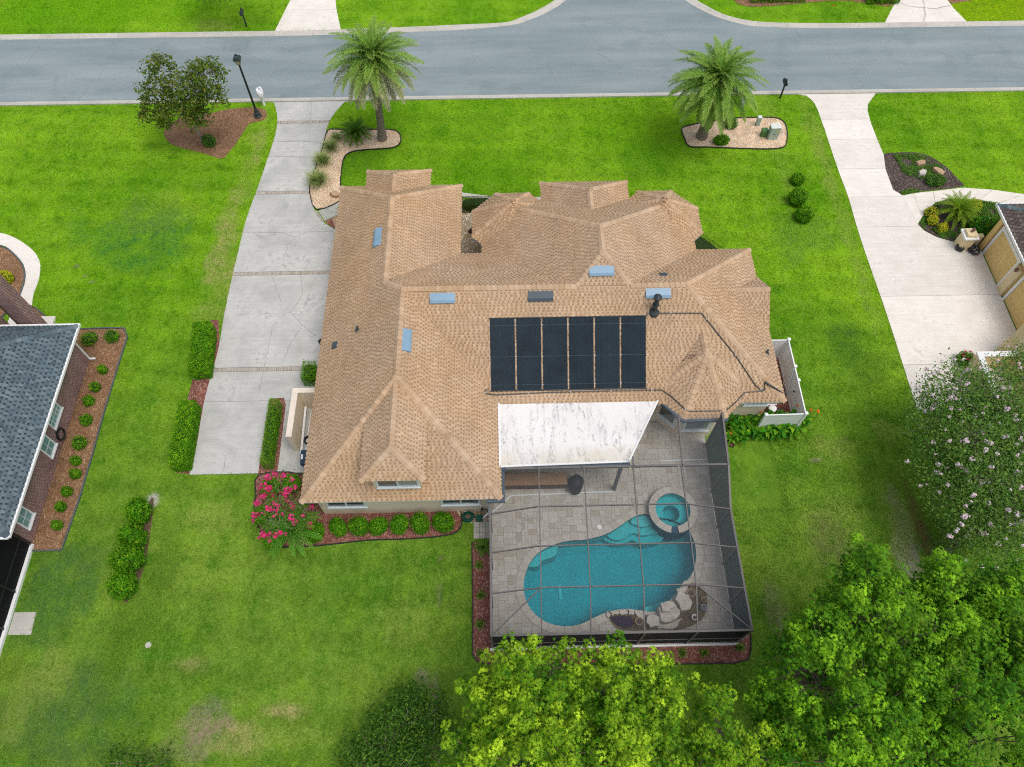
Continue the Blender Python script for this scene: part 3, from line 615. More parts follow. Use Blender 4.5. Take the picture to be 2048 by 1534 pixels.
# driveways across the street
for nm, lab, Lp, Rp, cut in (('far_driveway', 'pale driveway across the street on the left', [(582, -8), (581, 0), (550, 60)], [(671, -8), (671, 0), (673, 19), (683, 57)], [G(620, 20)[1]]),
                             ('far_driveway', 'cracked pale driveway across the street on the right', [(1800, -8), (1794, 0), (1786, 13), (1769, 48)], [(1886, -8), (1894, 0), (1906, 16), (1936, 48)], [])):
    r = struct(thing(nm, lab, 'driveway')); del r['category']; A = GP(Lp); B = GP(Rp)
    A = [(A[0][0], 75.0)] + A[1:]; B = [(B[0][0], 75.0)] + B[1:]; A[-1] = (A[-1][0], Y_FAR1 + 0.005); B[-1] = (B[-1][0], Y_FAR1 + 0.005)
    joint_sheet(r, A, B); slabs(r, A, B, [Y_FAR1 + 0.005] + cut + [75.0], M['drive2'])
    if cut == []:
        for i, c in enumerate(([(1845, 48), (1850, 30), (1848, 14), (1846, 0)], [(1800, 6), (1820, 14), (1848, 16)], [(1848, 16), (1870, 18), (1900, 12)])): crack(r, c, 0.14, i, M['curb'])
# curved walk of the left neighbour
lw = struct(thing('curved_walk', 'curved pale concrete walk of the left neighbour', 'path')); del lw['category']
wo_ = smooth(GP([(-40, 462), (0, 466), (23.5, 473), (47, 486), (67, 502), (78, 519), (81, 538), (77, 563), (67, 590), (63, 624)]), 3, False)
wi_ = smooth(GP([(-40, 487), (0, 490), (16, 496), (34, 512), (47, 529), (52, 548), (50, 566), (45, 582), (38, 598), (20, 640)]), 3, False)
for k in range(0, 27, 5):
    m = MB(); e = min(k + 5, 27); m.prism(wo_[k:e + 1] + wi_[k:e + 1][::-1], -0.02, 0.03 + 0.002 * (k % 2)); m.build('slab', M['drive2'], lw)

# planting beds
EXCL = [road]
def bed(name, label, pts, mat, z=0.02, edge=None, sm=True, wid=0.05, hgt=0.09, world=False):
    P = pts if world else GP(pts)
    if sm: P = smooth(P, 3)
    EXCL.append(P)
    o = flat(name, P, z, mat); struct(o, label)
    if edge is not None:
        P = ccw(P); A = offset(P, wid / 2); B = offset(P, -wid / 2); n = len(P)
        V = [(x, y, 0.0) for x, y in A] + [(x, y, hgt) for x, y in A] + [(x, y, hgt) for x, y in B] + [(x, y, 0.0) for x, y in B]
        F = []
        for i in range(n):
            j = (i + 1) % n
            for k in range(3): F.append((k * n + i, k * n + j, (k + 1) * n + j, (k + 1) * n + i))
        m = MB(); m.add(V, F); struct(m.build('bed_edging', edge), 'thin edging around the ' + label)
    return P
bed('mulch_bed', 'pine straw bed around the magnolia', [(328, 270), (337, 251), (370, 234), (424, 226), (454, 219), (506, 215), (531, 221), (532, 236), (519, 243), (499, 248), (490, 260), (475, 284), (458, 304), (444, 318), (410, 308), (376, 299), (345, 290)], M['straw'])
bed('gravel_bed', 'cream gravel bed below the left palm', [(656, 262), (679, 260), (750, 260), (781, 260), (796, 265), (802, 277), (798, 290), (781, 297), (737, 300), (706, 304), (690, 314), (684, 335), (681, 371), (683, 400), (634, 420), (620, 386), (622, 362), (632, 335), (646, 294)], M['gravel'], 0.036, M['edging'])
bed('gravel_bed', 'cream gravel bed below the right palm', [(1363, 259), (1377, 252), (1418, 244), (1460, 238), (1509, 236), (1542, 236), (1558, 239), (1569, 247), (1574, 264), (1573, 282), (1565, 296), (1525, 299), (1460, 297), (1411, 295), (1379, 294), (1369, 278)], M['gravel'], 0.03, M['edging'])
bed('mulch_bed', 'red mulch corner beside the entry path', [(650, 443), (692, 425), (692, 470), (668, 458)], M['mulch_red'], 0.038, sm=False)
bed('mulch_bed', 'red mulch bed along the rear wall', [(519, 950), (512, 993), (509, 1020), (518, 1058), (533, 1081), (556, 1094), (600, 1094), (656, 1090), (735, 1081), (800, 1079), (861, 1075), (905, 1068), (923, 1052), (920, 1018), (900, 1000), (640, 1000), (606, 950)], M['mulch_red'], 0.03, M['edging'])
bed('gravel_bed', 'river gravel patch by the pool cage corner', [(915, 1010), (985, 1010), (985, 1042), (948, 1046), (925, 1040)], M['gravel2'], 0.035)
bed('mulch_bed', 'red mulch strip around the pool cage', [(944, 1085), (945, 1200), (945, 1308), (955, 1323), (986, 1332), (1200, 1330), (1468, 1327), (1497, 1319), (1501, 1300), (1501, 1260), (1400, 1260), (1000, 1275), (986, 1240), (986, 1085)], M['mulch_red'], 0.03, M['edging'], False)
bed('mulch_bed', 'red mulch strip beside the left hedges', [(437, 640), (440, 700), (424, 755), (409, 811), (393, 907), (381, 949), (352, 945), (340, 930), (385, 760), (420, 640)], M['mulch_red'], 0.012, sm=False)
bed('mulch_bed', 'red mulch strip below the thin clipped hedge', [(540, 798), (568, 796), (572, 810), (556, 940), (548, 950), (516, 950)], M['mulch_red'], 0.036, sm=False)
bed('mulch_bed', 'pine straw bed along the left brick house', [(120, 660), (212, 657), (250, 657), (255, 675), (236, 736), (205, 839), (184.6, 914), (159, 1000), (133, 1075), (124, 1101), (72, 1102), (40, 1102), (100, 800)], M['straw'], 0.02, M['edging_bl'], False, 0.07)
bed('mulch_bed', 'pine straw bed inside the curved walk', [(-40, 489), (0, 492), (16, 498), (34, 514), (46, 530), (51, 548), (49, 566), (44, 582), (37, 598), (0, 640), (-60, 640)], M['straw'], 0.02, M['edging_bl'], False, 0.07)
bed('mulch_bed', 'small mulch corner beside the brick wing', [(63, 612), (74, 618), (90, 632), (100, 648), (90, 690), (40, 690)], M['straw'], 0.016, M['edging_bl'], False, 0.07)
bed('mulch_bed', 'dark mulch island beside the right driveway', [(1767, 310), (1786, 306), (1830, 305), (1862, 314), (1892, 334), (1917, 360), (1926, 373), (1866, 381), (1826, 385), (1802, 389), (1786, 379), (1771, 340)], M['mulch_dark'], 0.02)
bed('mulch_bed', 'dark mulch bed inside the right walk', [(1837, 449), (1846, 434), (1872, 406), (1903, 398), (1957, 402), (2000, 408), (2060, 470), (1985, 500), (1913, 485), (1873, 474), (1849, 461)], M['mulch_dark'], 0.02, sm=False)
bed('mulch_bed', 'dark mulch bed under the hedge across the street', [(1463, -4), (1476, 8), (1492, 13), (1514, 14), (1558, 11), (1653, 2), (1700, 1.6), (1748, 9.5), (1780, 13), (1796, 2), (1800, -12), (1460, -12)], M['straw'], 0.02, sm=False)
bed('mulch_bed', 'mulch corner across the street on the far right', [(1893, -10), (1893, 0), (1903, 8), (1960, -2), (1970, -12)], M['straw'], 0.02, sm=False)
bed('gravel_bed', 'river gravel court between the garage and the bay', None or [(-3.2, 26.6), (3.5, 26.6), (3.5, 33.5), (1.0, 33.6), (-1.0, 33.8), (-3.2, 34.0)], M['gravel2'], 0.02, sm=False, world=True)
bed('mulch_bed', 'red mulch strip inside the white fence', [(13.9, 17.3), (16.0, 18.0), (16.2, 22.5), (13.9, 22.5)], M['mulch_red'], 0.02, sm=False, world=True)
bed('mulch_bed', 'mulch below the broad leaved flower bed', [(1456, 838), (1600, 832), (1606, 850), (1560, 862), (1500, 868), (1475, 878), (1466, 895), (1456, 892)], M['mulch_red'], 0.02, M['edging'], False)
bed('soil_strip', 'bare sandy soil beside the row of yard shrubs', [(300, 1000), (308, 1010), (290, 1130), (262, 1195), (248, 1200), (270, 1130), (286, 1060)], M['soil'], 0.012)
# stepping pads
st = struct(thing('paver_landing', 'small pale paver landing outside the pool cage', 'path')); del st['category']
x0, y0 = G(947, 1078); x1, y1 = G(984, 1043)
for i in range(3):
    for j in range(3):
        m = MB(); w = (x1 - x0) / 3; h = (y1 - y0) / 3; m.bbox(x0 + i * w + 0.006, x0 + (i + 1) * w - 0.006, y0 + j * h + 0.006, y0 + (j + 1) * h - 0.006, -0.02, 0.05, 0.008); m.build('paver', M['coping'], st)
pad = MB(); pad.prism(GP([(30, 1225), (73, 1224), (62, 1270), (16, 1270)]), -0.02, 0.03); struct(pad.build('concrete_pad', M['pad'] if 'pad' in M else M['curb']), 'small pale concrete pad beside the dark screened porch')

# ------------------------------------------------------------------ shingle roofs
def clip_iv(poly, b):
    """interval of a on the line b = const inside a convex polygon given as (a, b)"""
    xs = []
    n = len(poly)
    for i in range(n):
        (a0, b0), (a1, b1) = poly[i], poly[(i + 1) % n]
        if (b0 <= b < b1) or (b1 <= b < b0): xs.append(a0 + (a1 - a0) * (b - b0) / (b1 - b0))
    return (min(xs), max(xs)) if len(xs) >= 2 else None
under_eave = None
class Roof:
    def __init__(s): s.faces = []
    def face(s, *P): s.faces.append([np.array(p, float) for p in P])
    def planes(s):
        s.pl = []
        for P in s.faces:
            n = np.cross(P[1] - P[0], P[2] - P[0]); n = n / np.linalg.norm(n)
            if n[2] < 0: n = -n
            s.pl.append((n, P[0], [(p[0], p[1]) for p in P]))
    def ztop(s, x, y, skip=-1):
        z = -9.0
        for i, (n, p0, pp) in enumerate(s.pl):
            if i == skip or not inside((x, y), pp): continue
            z = max(z, p0[2] - (n[0] * (x - p0[0]) + n[1] * (y - p0[1])) / n[2])
        return z
    def at(s, u, v, lift=0.0):
        z = 4.5
        lo, hi = 2.0, 9.0
        for _ in range(50):
            z = (lo + hi) / 2; x, y = G(u, v, z)
            if z > s.ztop(x, y): hi = z
            else: lo = z
        x, y = G(u, v, z); return Vector((x, y, z + lift))
    def normal(s, x, y):
        best = None; zb = -9
        for (n, p0, pp) in s.pl:
            if not inside((x, y), pp): continue
            z = p0[2] - (n[0] * (x - p0[0]) + n[1] * (y - p0[1])) / n[2]
            if z > zb: zb, best = z, n
        return Vector(best) if best is not None else Vector((0, 0, 1))
def tab_mesh(w, L, mats, t0=0.022, t1=0.030):
    m = MB(); V = [(-w / 2, 0, t1), (w / 2, 0, t1), (w / 2, L, t0), (-w / 2, L, t0), (-w / 2, 0, 0), (w / 2, 0, 0), (w / 2, L, 0), (-w / 2, L, 0)]
    m.add(V, [(0, 1, 2, 3), (4, 5, 1, 0), (5, 6, 2, 1), (7, 4, 0, 3)]); return m.mesh('shingle', mats)
def shingle(R, root, mat_tab, mat_course, mat_cap, segs, expo=0.150, seed=1, limit=300, caps=300, wmul=1.0, view=None):
    rg = random.Random(seed); R.planes()
    deck = MB()
    for P in R.faces: deck.add([tuple(p) for p in P], [tuple(range(len(P)))])
    roof = deck.build('roof', mat_course, root)
    SV, SF, SM, tabs = [], [], [], []
    for fi, P in enumerate(R.faces):
        e = P[1] - P[0]; e /= np.linalg.norm(e); n = R.pl[fi][0]; sv = np.cross(n, e)
        if sv[2] < 0: sv = -sv
        poly = [(float(np.dot(p - P[0], e)), float(np.dot(p - P[0], sv))) for p in P]
        bmax = max(b for a, b in poly); k = 0; b = 0.0
        while b < bmax - 0.03:
            b2 = min(b + expo * 1.04, bmax - 0.005)
            i0 = clip_iv(poly, b + 0.002); i1 = clip_iv(poly, b2)
            if i0 and i1:
                bm_ = b + (b2 - b) * 0.56; im = clip_iv(poly, bm_) or i1
                for q, (ia, ba, ib, bb, h0, h1) in enumerate(((i0, b, im, bm_, 0.012, 0.010), (im, bm_, i1, b2, 0.020, 0.006))):
                    base = len(SV)
                    for (a, bq, h) in ((ia[0], ba, h0), (ia[1], ba, h0), (ib[1], bb, h1), (ib[0], bb, h1), (ia[0], ba, -0.004), (ia[1], ba, -0.004)):
                        SV.append(tuple(P[0] + e * a + sv * bq + n * h))
                    SF += [(base, base + 1, base + 2, base + 3), (base + 4, base + 5, base + 1, base)]; SM += [q, q]
                a = math.floor(min(i0[0], i1[0]) / 0.22) * 0.22 + 0.11 * (k % 2) + rg.uniform(-.03, .03)
                while a < max(i0[1], i1[1]) - 0.04:
                    w = rg.choice((0.11, 0.13, 0.15, 0.165)) * wmul; gap = rg.choice((0.07, 0.085, 0.10)) * wmul
                    bc = b + expo / 2; iv = clip_iv(poly, bc)
                    if iv and a + w * 0.25 > iv[0] and a + w * 0.75 < iv[1]:
                        c = P[0] + e * (a + w / 2) + sv * bc
                        if R.ztop(c[0], c[1], fi) < c[2] + 0.02 or (root is under_eave and c[1] < 12.95 and c[2] < 3.6):
                            o = P[0] + e * (a + w / 2) + sv * (b - 0.006) + n * 0.004
                            tabs.append((w, o, e, sv, n))
                    a += w + gap
            b += expo; k += 1
    # the tabs that show largest are objects, the rest one joined part
    eye = np.array(view or (0, 0, CAM_H))
    tabs.sort(key=lambda t: np.linalg.norm(t[1] - eye) / max(0.05, np.dot(t[4], (eye - t[1]) / np.linalg.norm(eye - t[1]))))
    cache = {}
    for w, o, e, sv, n in tabs[:limit]:
        if w not in cache: cache[w] = tab_mesh(w, expo + 0.012, mat_tab)
        link('shingle', cache[w], roof, mw=Matrix(((e[0], sv[0], n[0], o[0]), (e[1], sv[1], n[1], o[1]), (e[2], sv[2], n[2], o[2]), (0, 0, 0, 1))))
    L = expo + 0.012; TV = []
    for w, o, e, sv, n in tabs[limit:]:
        for (a, b, h) in ((-w / 2, 0, .030), (w / 2, 0, .030), (w / 2, L, .022), (-w / 2, L, .022), (-w / 2, 0, 0), (w / 2, 0, 0), (w / 2, L, 0), (-w / 2, L, 0)):
            TV.append(o + e * a + sv * b + n * h)
    q = np.array([(0, 1, 2, 3), (4, 5, 1, 0), (5, 6, 2, 1), (7, 4, 0, 3)])
    if TV:
        nt = len(TV) // 8; PP = (np.arange(nt)[:, None, None] * 8 + q[None]).reshape(-1, 4)
        stuff(link('shingles', np_mesh('shingles', TV, PP, mat_tab), roof), 'many small raised shingle tabs')
    m = MB(); m.add(SV, SF); m.m = SM; stuff(m.build('shingle_courses', [mat_course, mat_tab], roof), 'shingle courses')
    # ridge and hip caps
    cl = []
    for sgm in segs:
        p0, p1 = np.array(sgm[0], float), np.array(sgm[1], float); drop = sgm[2] if len(sgm) > 2 else 0.55
        d = p1 - p0; Ls = np.linalg.norm(d); nn = max(1, int(round(Ls / 0.27)))
        for i in range(nn):
            c = p0 + d * (i / nn); cl.append((c, d / Ls, drop))
    cl.sort(key=lambda t: np.linalg.norm(t[0] - eye))
    cm = {}
    def capm(drop):
        if drop not in cm:
            m = MB(); hw = 0.165; Lc = 0.33; dz = hw * drop; V = []
            for y, z in ((0, 0.072), (Lc, 0.035)):
                V += [(-hw, y, z - dz), (-0.03, y, z), (0.03, y, z), (hw, y, z - dz), (hw, y, z - dz - 0.035), (-hw, y, z - dz - 0.035)]
            m.add(V, [(0, 1, 7, 6), (1, 2, 8, 7), (2, 3, 9, 8), (3, 4, 10, 9), (5, 0, 6, 11), (0, 5, 4, 3, 2, 1)]); cm[drop] = m.mesh('ridge_cap', mat_cap)
        return cm[drop]
    big = MB()
    for i, (c, d, drop) in enumerate(cl):
        y = Vector(d); x = y.cross(Vector((0, 0, 1))).normalized(); z = x.cross(y).normalized()
        jw = rg.uniform(-0.02, 0.02); mw = Matrix(((x.x, y.x, z.x, c[0]), (x.y, y.y, z.y, c[1]), (x.z, y.z, z.z, c[2]), (0, 0, 0, 1))) @ Matrix.Rotation(jw, 4, 'Z')
        if i < caps: link('ridge_cap', capm(drop), roof, mw=mw)
        else:
            me = capm(drop); big.add([tuple(mw @ v.co) for v in me.vertices], [tuple(p.vertices) for p in me.polygons])
    if big.v: stuff(big.build('ridge_caps', mat_cap, roof), 'remaining ridge and hip caps')
    return roof

# ------------------------------------------------------------------ main house
house = thing('house', 'large tan shingled house with solar panels and a white flat lanai roof', 'house', (0, 0, 0))
E_ = 2.9; under_eave = house
R = Roof()
f = R.face
f((-9.5, 23, E_), (-9.5, 12.4, E_), (-4.87, 17.05, 6.4), (-4.87, 22, 6.4), (-5.9, 23, 5.62))
f((-9.5, 32.3, E_), (-9.5, 23, E_), (-5.9, 23, 5.62), (-5.9, 28.75, 5.62))
f((-9.5, 12.4, E_), (-.22, 12.4, E_), (-4.87, 17.05, 6.4))
f((-.22, 12.4, E_), (-.22, 22, E_), (-4.87, 22, 6.4), (-4.87, 17.05, 6.4))
f((-2.3, 22, E_), (-2.3, 32.3, E_), (-5.9, 28.75, 5.62), (-5.9, 22, 5.62))
f((-2.3, 32.3, E_), (-9.5, 32.3, E_), (-5.9, 28.75, 5.62))
f((-8.02, 33.6, E_), (-8.02, 30, E_), (-6.1, 30, 4.45), (-6.1, 31.7, 4.45))
f((-4.18, 30, E_), (-4.18, 33.6, E_), (-6.1, 31.7, 4.45), (-6.1, 30, 4.45))
f((-4.18, 33.6, E_), (-8.02, 33.6, E_), (-6.1, 31.7, 4.45))
f((-4.87, 17.2, E_), (14, 17.2, E_), (9, 22, 6.35), (-4.87, 22, 6.35))
f((14, 17.2, E_), (14, 27, E_), (9, 22, 6.35))
f((14, 27, E_), (-5.9, 27, E_), (-5.9, 23, 5.66), (-4.87, 22, 6.35), (9, 22, 6.35))
f((-1.1, 29.2, E_), (-1.1, 22, E_), (3.6, 22, 6.35), (4.93, 23.35, 7.32), (4.93, 24.95, 7.32), (.7, 29.2, 4.22))
f((10.96, 22, E_), (10.96, 29.2, E_), (9.16, 29.2, 4.22), (4.93, 24.95, 7.32), (4.93, 23.35, 7.32), (6.26, 22, 6.35))
f((9.16, 31, E_), (.7, 31, E_), (.7, 29.2, 4.22), (4.93, 24.95, 7.32), (9.16, 29.2, 4.22))
f((3.6, 22, 6.35), (6.26, 22, 6.35), (4.93, 23.35, 7.32))
def octo(cx, cy, ap, za, ze=E_, skip=()):
    r = ap / math.cos(math.pi / 8); P = [(cx + r * math.cos(math.pi / 8 + k * math.pi / 4), cy + r * math.sin(math.pi / 8 + k * math.pi / 4), ze) for k in range(8)]
    for k in range(8):
        if k not in skip: f(P[k], P[(k + 1) % 8], (cx, cy, za))
    return P
OL = octo(.7, 29.2, 2.35, 4.7); OR = octo(9.16, 29.2, 2.35, 4.7); OO = octo(9.83, 18.84, 2.5, 5.0)
f((2.39, 32.4, E_), (2.39, 28, E_), (4.985, 28, 4.93), (4.985, 29.8, 4.93))
f((7.58, 28, E_), (7.58, 32.4, E_), (4.985, 29.8, 4.93), (4.985, 28, 4.93))
f((7.58, 32.4, E_), (2.39, 32.4, E_), (4.985, 29.8, 4.93))
f((12, 21.6, E_), (14.06, 21.6, E_), (14.06, 23.3, 4.1), (12, 23.3, 4.1))
f((14.06, 25, E_), (12, 25, E_), (12, 23.3, 4.1), (14.06, 23.3, 4.1))
f((7.33, 20.1, E_), (7.33, 18.84, E_), (9.83, 18.84, 5.0), (9.83, 20.1, 5.0))
f((12.33, 18.84, E_), (12.33, 20.1, E_), (9.83, 20.1, 5.0), (9.83, 18.84, 5.0))
f((-6.38, 17.2, 5.13), (-6.38, 12.47, 5.13), (-4.96, 13.6, 6.2), (-4.96, 17.2, 6.2))
f((-3.54, 12.47, 5.13), (-3.54, 17.2, 5.13), (-4.96, 17.2, 6.2), (-4.96, 13.6, 6.2))
f((-6.38, 12.47, 5.13), (-3.54, 12.47, 5.13), (-4.96, 13.6, 6.2))
segs = [((-9.5, 12.4, E_), (-4.87, 17.05, 6.4)), ((-.22, 12.4, E_), (-4.87, 17.05, 6.4)), ((-4.87, 17.05, 6.4), (-4.87, 22, 6.4), 0.72), ((-5.9, 23, 5.62), (-4.87, 22, 6.4), .5),
        ((-5.9, 28.75, 5.62), (-5.9, 23, 5.62), .72), ((-9.5, 32.3, E_), (-5.9, 28.75, 5.62)), ((-2.3, 32.3, E_), (-5.9, 28.75, 5.62)),
        ((-6.1, 31.7, 4.45), (-6.1, 30.2, 4.45), .78), ((-8.02, 33.6, E_), (-6.1, 31.7, 4.45)), ((-4.18, 33.6, E_), (-6.1, 31.7, 4.45)),
        ((-4.87, 22, 6.38), (3.6, 22, 6.35), .7), ((6.26, 22, 6.35), (9, 22, 6.35), .7), ((14, 17.2, E_), (9, 22, 6.35)), ((14, 27, E_), (9, 22, 6.35)),
        ((3.6, 22, 6.35), (4.93, 23.35, 7.32)), ((6.26, 22, 6.35), (4.93, 23.35, 7.32)), ((4.93, 24.95, 7.32), (4.93, 23.35, 7.32), .72),
        ((1.0, 28.9, 4.45), (4.93, 24.95, 7.32)), ((8.86, 28.9, 4.45), (4.93, 24.95, 7.32)),
        ((4.985, 29.8, 4.93), (4.985, 28.3, 4.93), .78), ((2.39, 32.4, E_), (4.985, 29.8, 4.93)), ((7.58, 32.4, E_), (4.985, 29.8, 4.93)),
        ((14.06, 23.3, 4.1), (12.3, 23.3, 4.1), .7), ((9.83, 18.84, 5.0), (9.83, 20.1, 5.0), .8),
        ((-6.38, 12.47, 5.13), (-4.96, 13.6, 6.2), .6), ((-3.54, 12.47, 5.13), (-4.96, 13.6, 6.2), .6), ((-4.96, 13.6, 6.2), (-4.96, 16.8, 6.2), .75)]
for P, c, za, ks in ((OL, (.7, 29.2), 4.7, (1, 2, 3, 4, 0)), (OR, (9.16, 29.2), 4.7, (0, 1, 2, 7, 3)), (OO, (9.83, 18.84), 5.0, (4, 5, 6, 7))):
    for k in ks: segs.append((P[k], (c[0], c[1], za), .35))
roof = shingle(R, house, M['tab'], M['course'], M['cap'], segs)
# walls
w = MB(); S_ = 0.0
def wallbox(x0, x1, y0, y1, z1): w.box(x0, x1, y0, y1, 0.0, z1)
wallbox(-9.05, -.67, 12.88, 22.0, 2.80); wallbox(-9.04, -2.75, 22.0, 31.85, 2.79); wallbox(-7.57, -4.63, 31.5, 33.15, 2.78)
wallbox(-.672, 13.55, 17.68, 26.55, 2.77); wallbox(-.64, 10.5, 26.5, 30.3, 2.76); wallbox(2.84, 7.13, 30.2, 31.9, 2.75); wallbox(13.0, 13.62, 21.95, 24.65, 2.74)
for cx, cy, ap, z in ((.7, 29.2, 1.9, 2.81), (9.16, 29.2, 1.9, 2.815), (9.83, 18.84, 2.05, 2.82)):
    r = ap / math.cos(math.pi / 8); w.prism([(cx + r * math.cos(math.pi / 8 + k * math.pi / 4), cy + r * math.sin(math.pi / 8 + k * math.pi / 4)) for k in range(8)], 0, z)
w.prism([(13.62, 21.95), (13.625, 24.65), (13.0, 24.65), (13.0, 21.95)], 2.74, 2.75)
w.add([(13.98, 21.7, 2.9), (13.98, 24.9, 2.9), (13.98, 23.3, 4.04), (13.5, 21.7, 2.9), (13.5, 24.9, 2.9), (13.5, 23.3, 4.04)], [(0, 1, 2), (5, 4, 3), (0, 3, 4, 1), (1, 4, 5, 2), (2, 5, 3, 0)])
w.box(-6.05, -3.87, 12.9, 16.5, 3.2, 5.02)                                # dormer cheeks and front
w.build('wall', M['stucco'], house)
# soffits and fascia boards
s = MB()
def soff(x0, x1, y0, y1, z=2.86): s.box(x0 + .03, x1 - .03, y0 + .03, y1 - .03, z - 0.15, z)
soff(-9.5, -.22, 12.4, 22.5); soff(-9.5, -2.3, 22.4, 32.3, 2.855); soff(-8.02, -4.18, 31, 33.6, 2.85); soff(-1, 14, 17.2, 27, 2.845); soff(-1.1, 10.96, 26, 29.3, 2.84); soff(2.39, 7.58, 30, 32.4, 2.835); soff(13, 14.06, 21.6, 25, 2.83)
for cx, cy, ap, z in ((.7, 29.2, 2.32, 2.865), (9.16, 29.2, 2.32, 2.862), (9.83, 18.84, 2.47, 2.867)):
    r = ap / math.cos(math.pi / 8); s.prism([(cx + r * math.cos(math.pi / 8 + k * math.pi / 4), cy + r * math.sin(math.pi / 8 + k * math.pi / 4)) for k in range(8)], z - .15, z, bottom=True)
s.box(-6.35, -3.57, 12.5, 16.0, 5.0, 5.10)
s.build('fascia', M['white'], house)
def window(root, cx, cy, z0, z1, wd, ang, frame=M['frame_blue'], panes=(M['pane'], M['pane']), nm='window', fw=0.10, depth=0.06, grid=None, mull=True, lab=None):
    """a framed window on a wall facing direction ang (degrees from +X); each sash pane a sub-part"""
    a = math.radians(ang); rot = a + math.pi / 2
    m = MB(); d = depth
    m.box(-wd / 2, wd / 2, -d, 0.0, z0, z0 + fw); m.box(-wd / 2, wd / 2, -d, 0.0, z1 - fw, z1)
    m.box(-wd / 2, -wd / 2 + fw, -d + .002, 0.0, z0 + fw, z1 - fw); m.box(wd / 2 - fw, wd / 2, -d + .002, 0.0, z0 + fw, z1 - fw)
    m.box(-wd / 2 - .03, wd / 2 + .03, -d - .06, -d + .01, z0 - .05, z0 + .02)
    if mull: m.box(-0.04, 0.04, -d + .006, 0.0, z0 + fw, z1 - fw)
    if grid:
        nx, nz = grid
        for i in range(1, nx): x = -wd / 2 + fw + (wd - 2 * fw) * i / nx; m.box(x - .012, x + .012, -d + .014, -0.022, z0 + fw, z1 - fw)
        for i in range(1, nz): z = z0 + fw + (z1 - z0 - 2 * fw) * i / nz; m.box(-wd / 2 + fw, wd / 2 - fw, -d + .016, -0.022, z - .012, z + .012)
    o = m.build(nm, frame, root, (cx, cy, 0), rot=(0, 0, rot))
    xs = [-wd / 2 + fw, -0.04, 0.04, wd / 2 - fw] if mull else [-wd / 2 + fw, wd / 2 - fw]
    for i in range(0, len(xs), 2):
        p = MB(); p.box(xs[i], xs[i + 1], -0.02, -0.008, z0 + fw, z1 - fw); p.build('pane', panes[(i // 2) % len(panes)], o)
    if lab: o['label'] = lab
    return o
window(house, -7.72, 12.88, 1.05, 2.5, 1.9, 270); window(house, -2.2, 12.88, 1.05, 2.5, 1.9, 270)
window(house, -4.92, 12.9, 3.42, 4.86, 1.95, 270, panes=(M['pane'], M['pane_dim']), lab='dormer window with one blind drawn')
a = 225; window(house, 9.83 - 2.05 * .7071, 18.84 - 2.05 * .7071, 0.85, 2.45, 1.25, 225, mull=False, fw=0.16)
window(house, 9.83, 18.84 - 2.05, 0.75, 2.5, 1.45, 270, mull=False, panes=(M['pane_dim'],), fw=0.16)
window(house, 12.9, 17.68, 1.75, 2.55, 1.25, 270, frame=M['vinyl'], mull=False)
window(house, 4.985, 31.9, 0.4, 2.5, 1.8, 90); window(house, .7, 31.1, 0.9, 2.4, 1.2, 90); window(house, 9.16, 31.1, 0.9, 2.4, 1.2, 90); window(house, -6.1, 33.15, 0.9, 2.3, 1.6, 90)
# white coated lanai roof, its dark gutter and post
LR = [(-.30, 17.62), (7.45, 17.62), (7.66, 17.42), (5.86, 14.06), (-.26, 13.93)]
m = MB(); m.prism(LR, 2.86, 3.0, bottom=True); m.build('lanai_roof', M['membrane'], house)
m = MB(); m.beam((-.28, 17.6, 3.01), (-.26, 13.95, 3.01), .09, .05); m.beam((-.26, 13.95, 3.01), (5.85, 14.08, 3.01), .09, .05); m.beam((5.85, 14.08, 3.01), (7.66, 17.42, 3.01), .09, .05); m.build('roof_edge_trim', M['white'], house)
g = MB(); g.beam((-.26, 13.86, 2.86), (5.92, 13.98, 2.86), .14, .13); g.beam((-.12, 13.8, 2.80), (-.12, 12.28, 2.80), .13, .12); g.beam((-.05, 12.3, 2.795), (-.9, 12.3, 2.795), .13, .12)
pts = [OO[4], OO[5], OO[6]]                                                   # gutters follow the turret eaves
g.beam((7.72, 17.4, 2.84), (OO[5][0] - .05, OO[5][1] - .08, 2.84), .15, .14); g.beam((OO[5][0] - .08, OO[5][1] - .08, 2.838), (OO[6][0] + .1, OO[6][1] - .08, 2.838), .15, .14)
g.build('gutter', M['gutter'], house)
m = MB(); m.tube([(5.47, 13.85, .1), (5.47, 13.85, 2.86)], .10, 10); m.build('post', M['gutter'], house)
m = MB(); m.beam((-0.86, 12.6, 2.86), (-.86, 12.6, 0.05), .07, .09); m.build('downspout', M['white'], house)
m = MB(); m.beam((-.95, 17.2, 2.98), (-.25, 17.2, 3.0), .05, .06); m.build('flashing', M['bronze'], house)
# roof vents: low slant-backed hoods with a turned-down lip
def vent(u, v, L, Wd, dark=False, h=0.15):
    p = R.at(u, v); n = R.normal(p.x, p.y); x = Vector((-n.y, n.x, 0)).normalized(); y = n.cross(x).normalized()
    if y.z < 0: x, y = -x, -y
    m = MB(); l = L / 2; wd = Wd / 2; V = []
    for s_ in (-l, l): V += [(s_, -wd, 0.0), (s_, -wd, h * .8), (s_, -wd * .45, h), (s_, wd, 0.02), (s_, wd, 0.0)]
    m.add(V, [(0, 1, 6, 5), (1, 2, 7, 6), (2, 3, 8, 7), (3, 4, 9, 8), (0, 4, 3, 2, 1), (5, 6, 7, 8, 9)])
    link('roof_vent', m.mesh('roof_vent', M['vent_dark'] if dark else M['vent_blue']), roof, mw=Matrix(((x.x, y.x, n.x, p.x), (x.y, y.y, n.y, p.y), (x.z, y.z, n.z, p.z), (0, 0, 0, 1))))
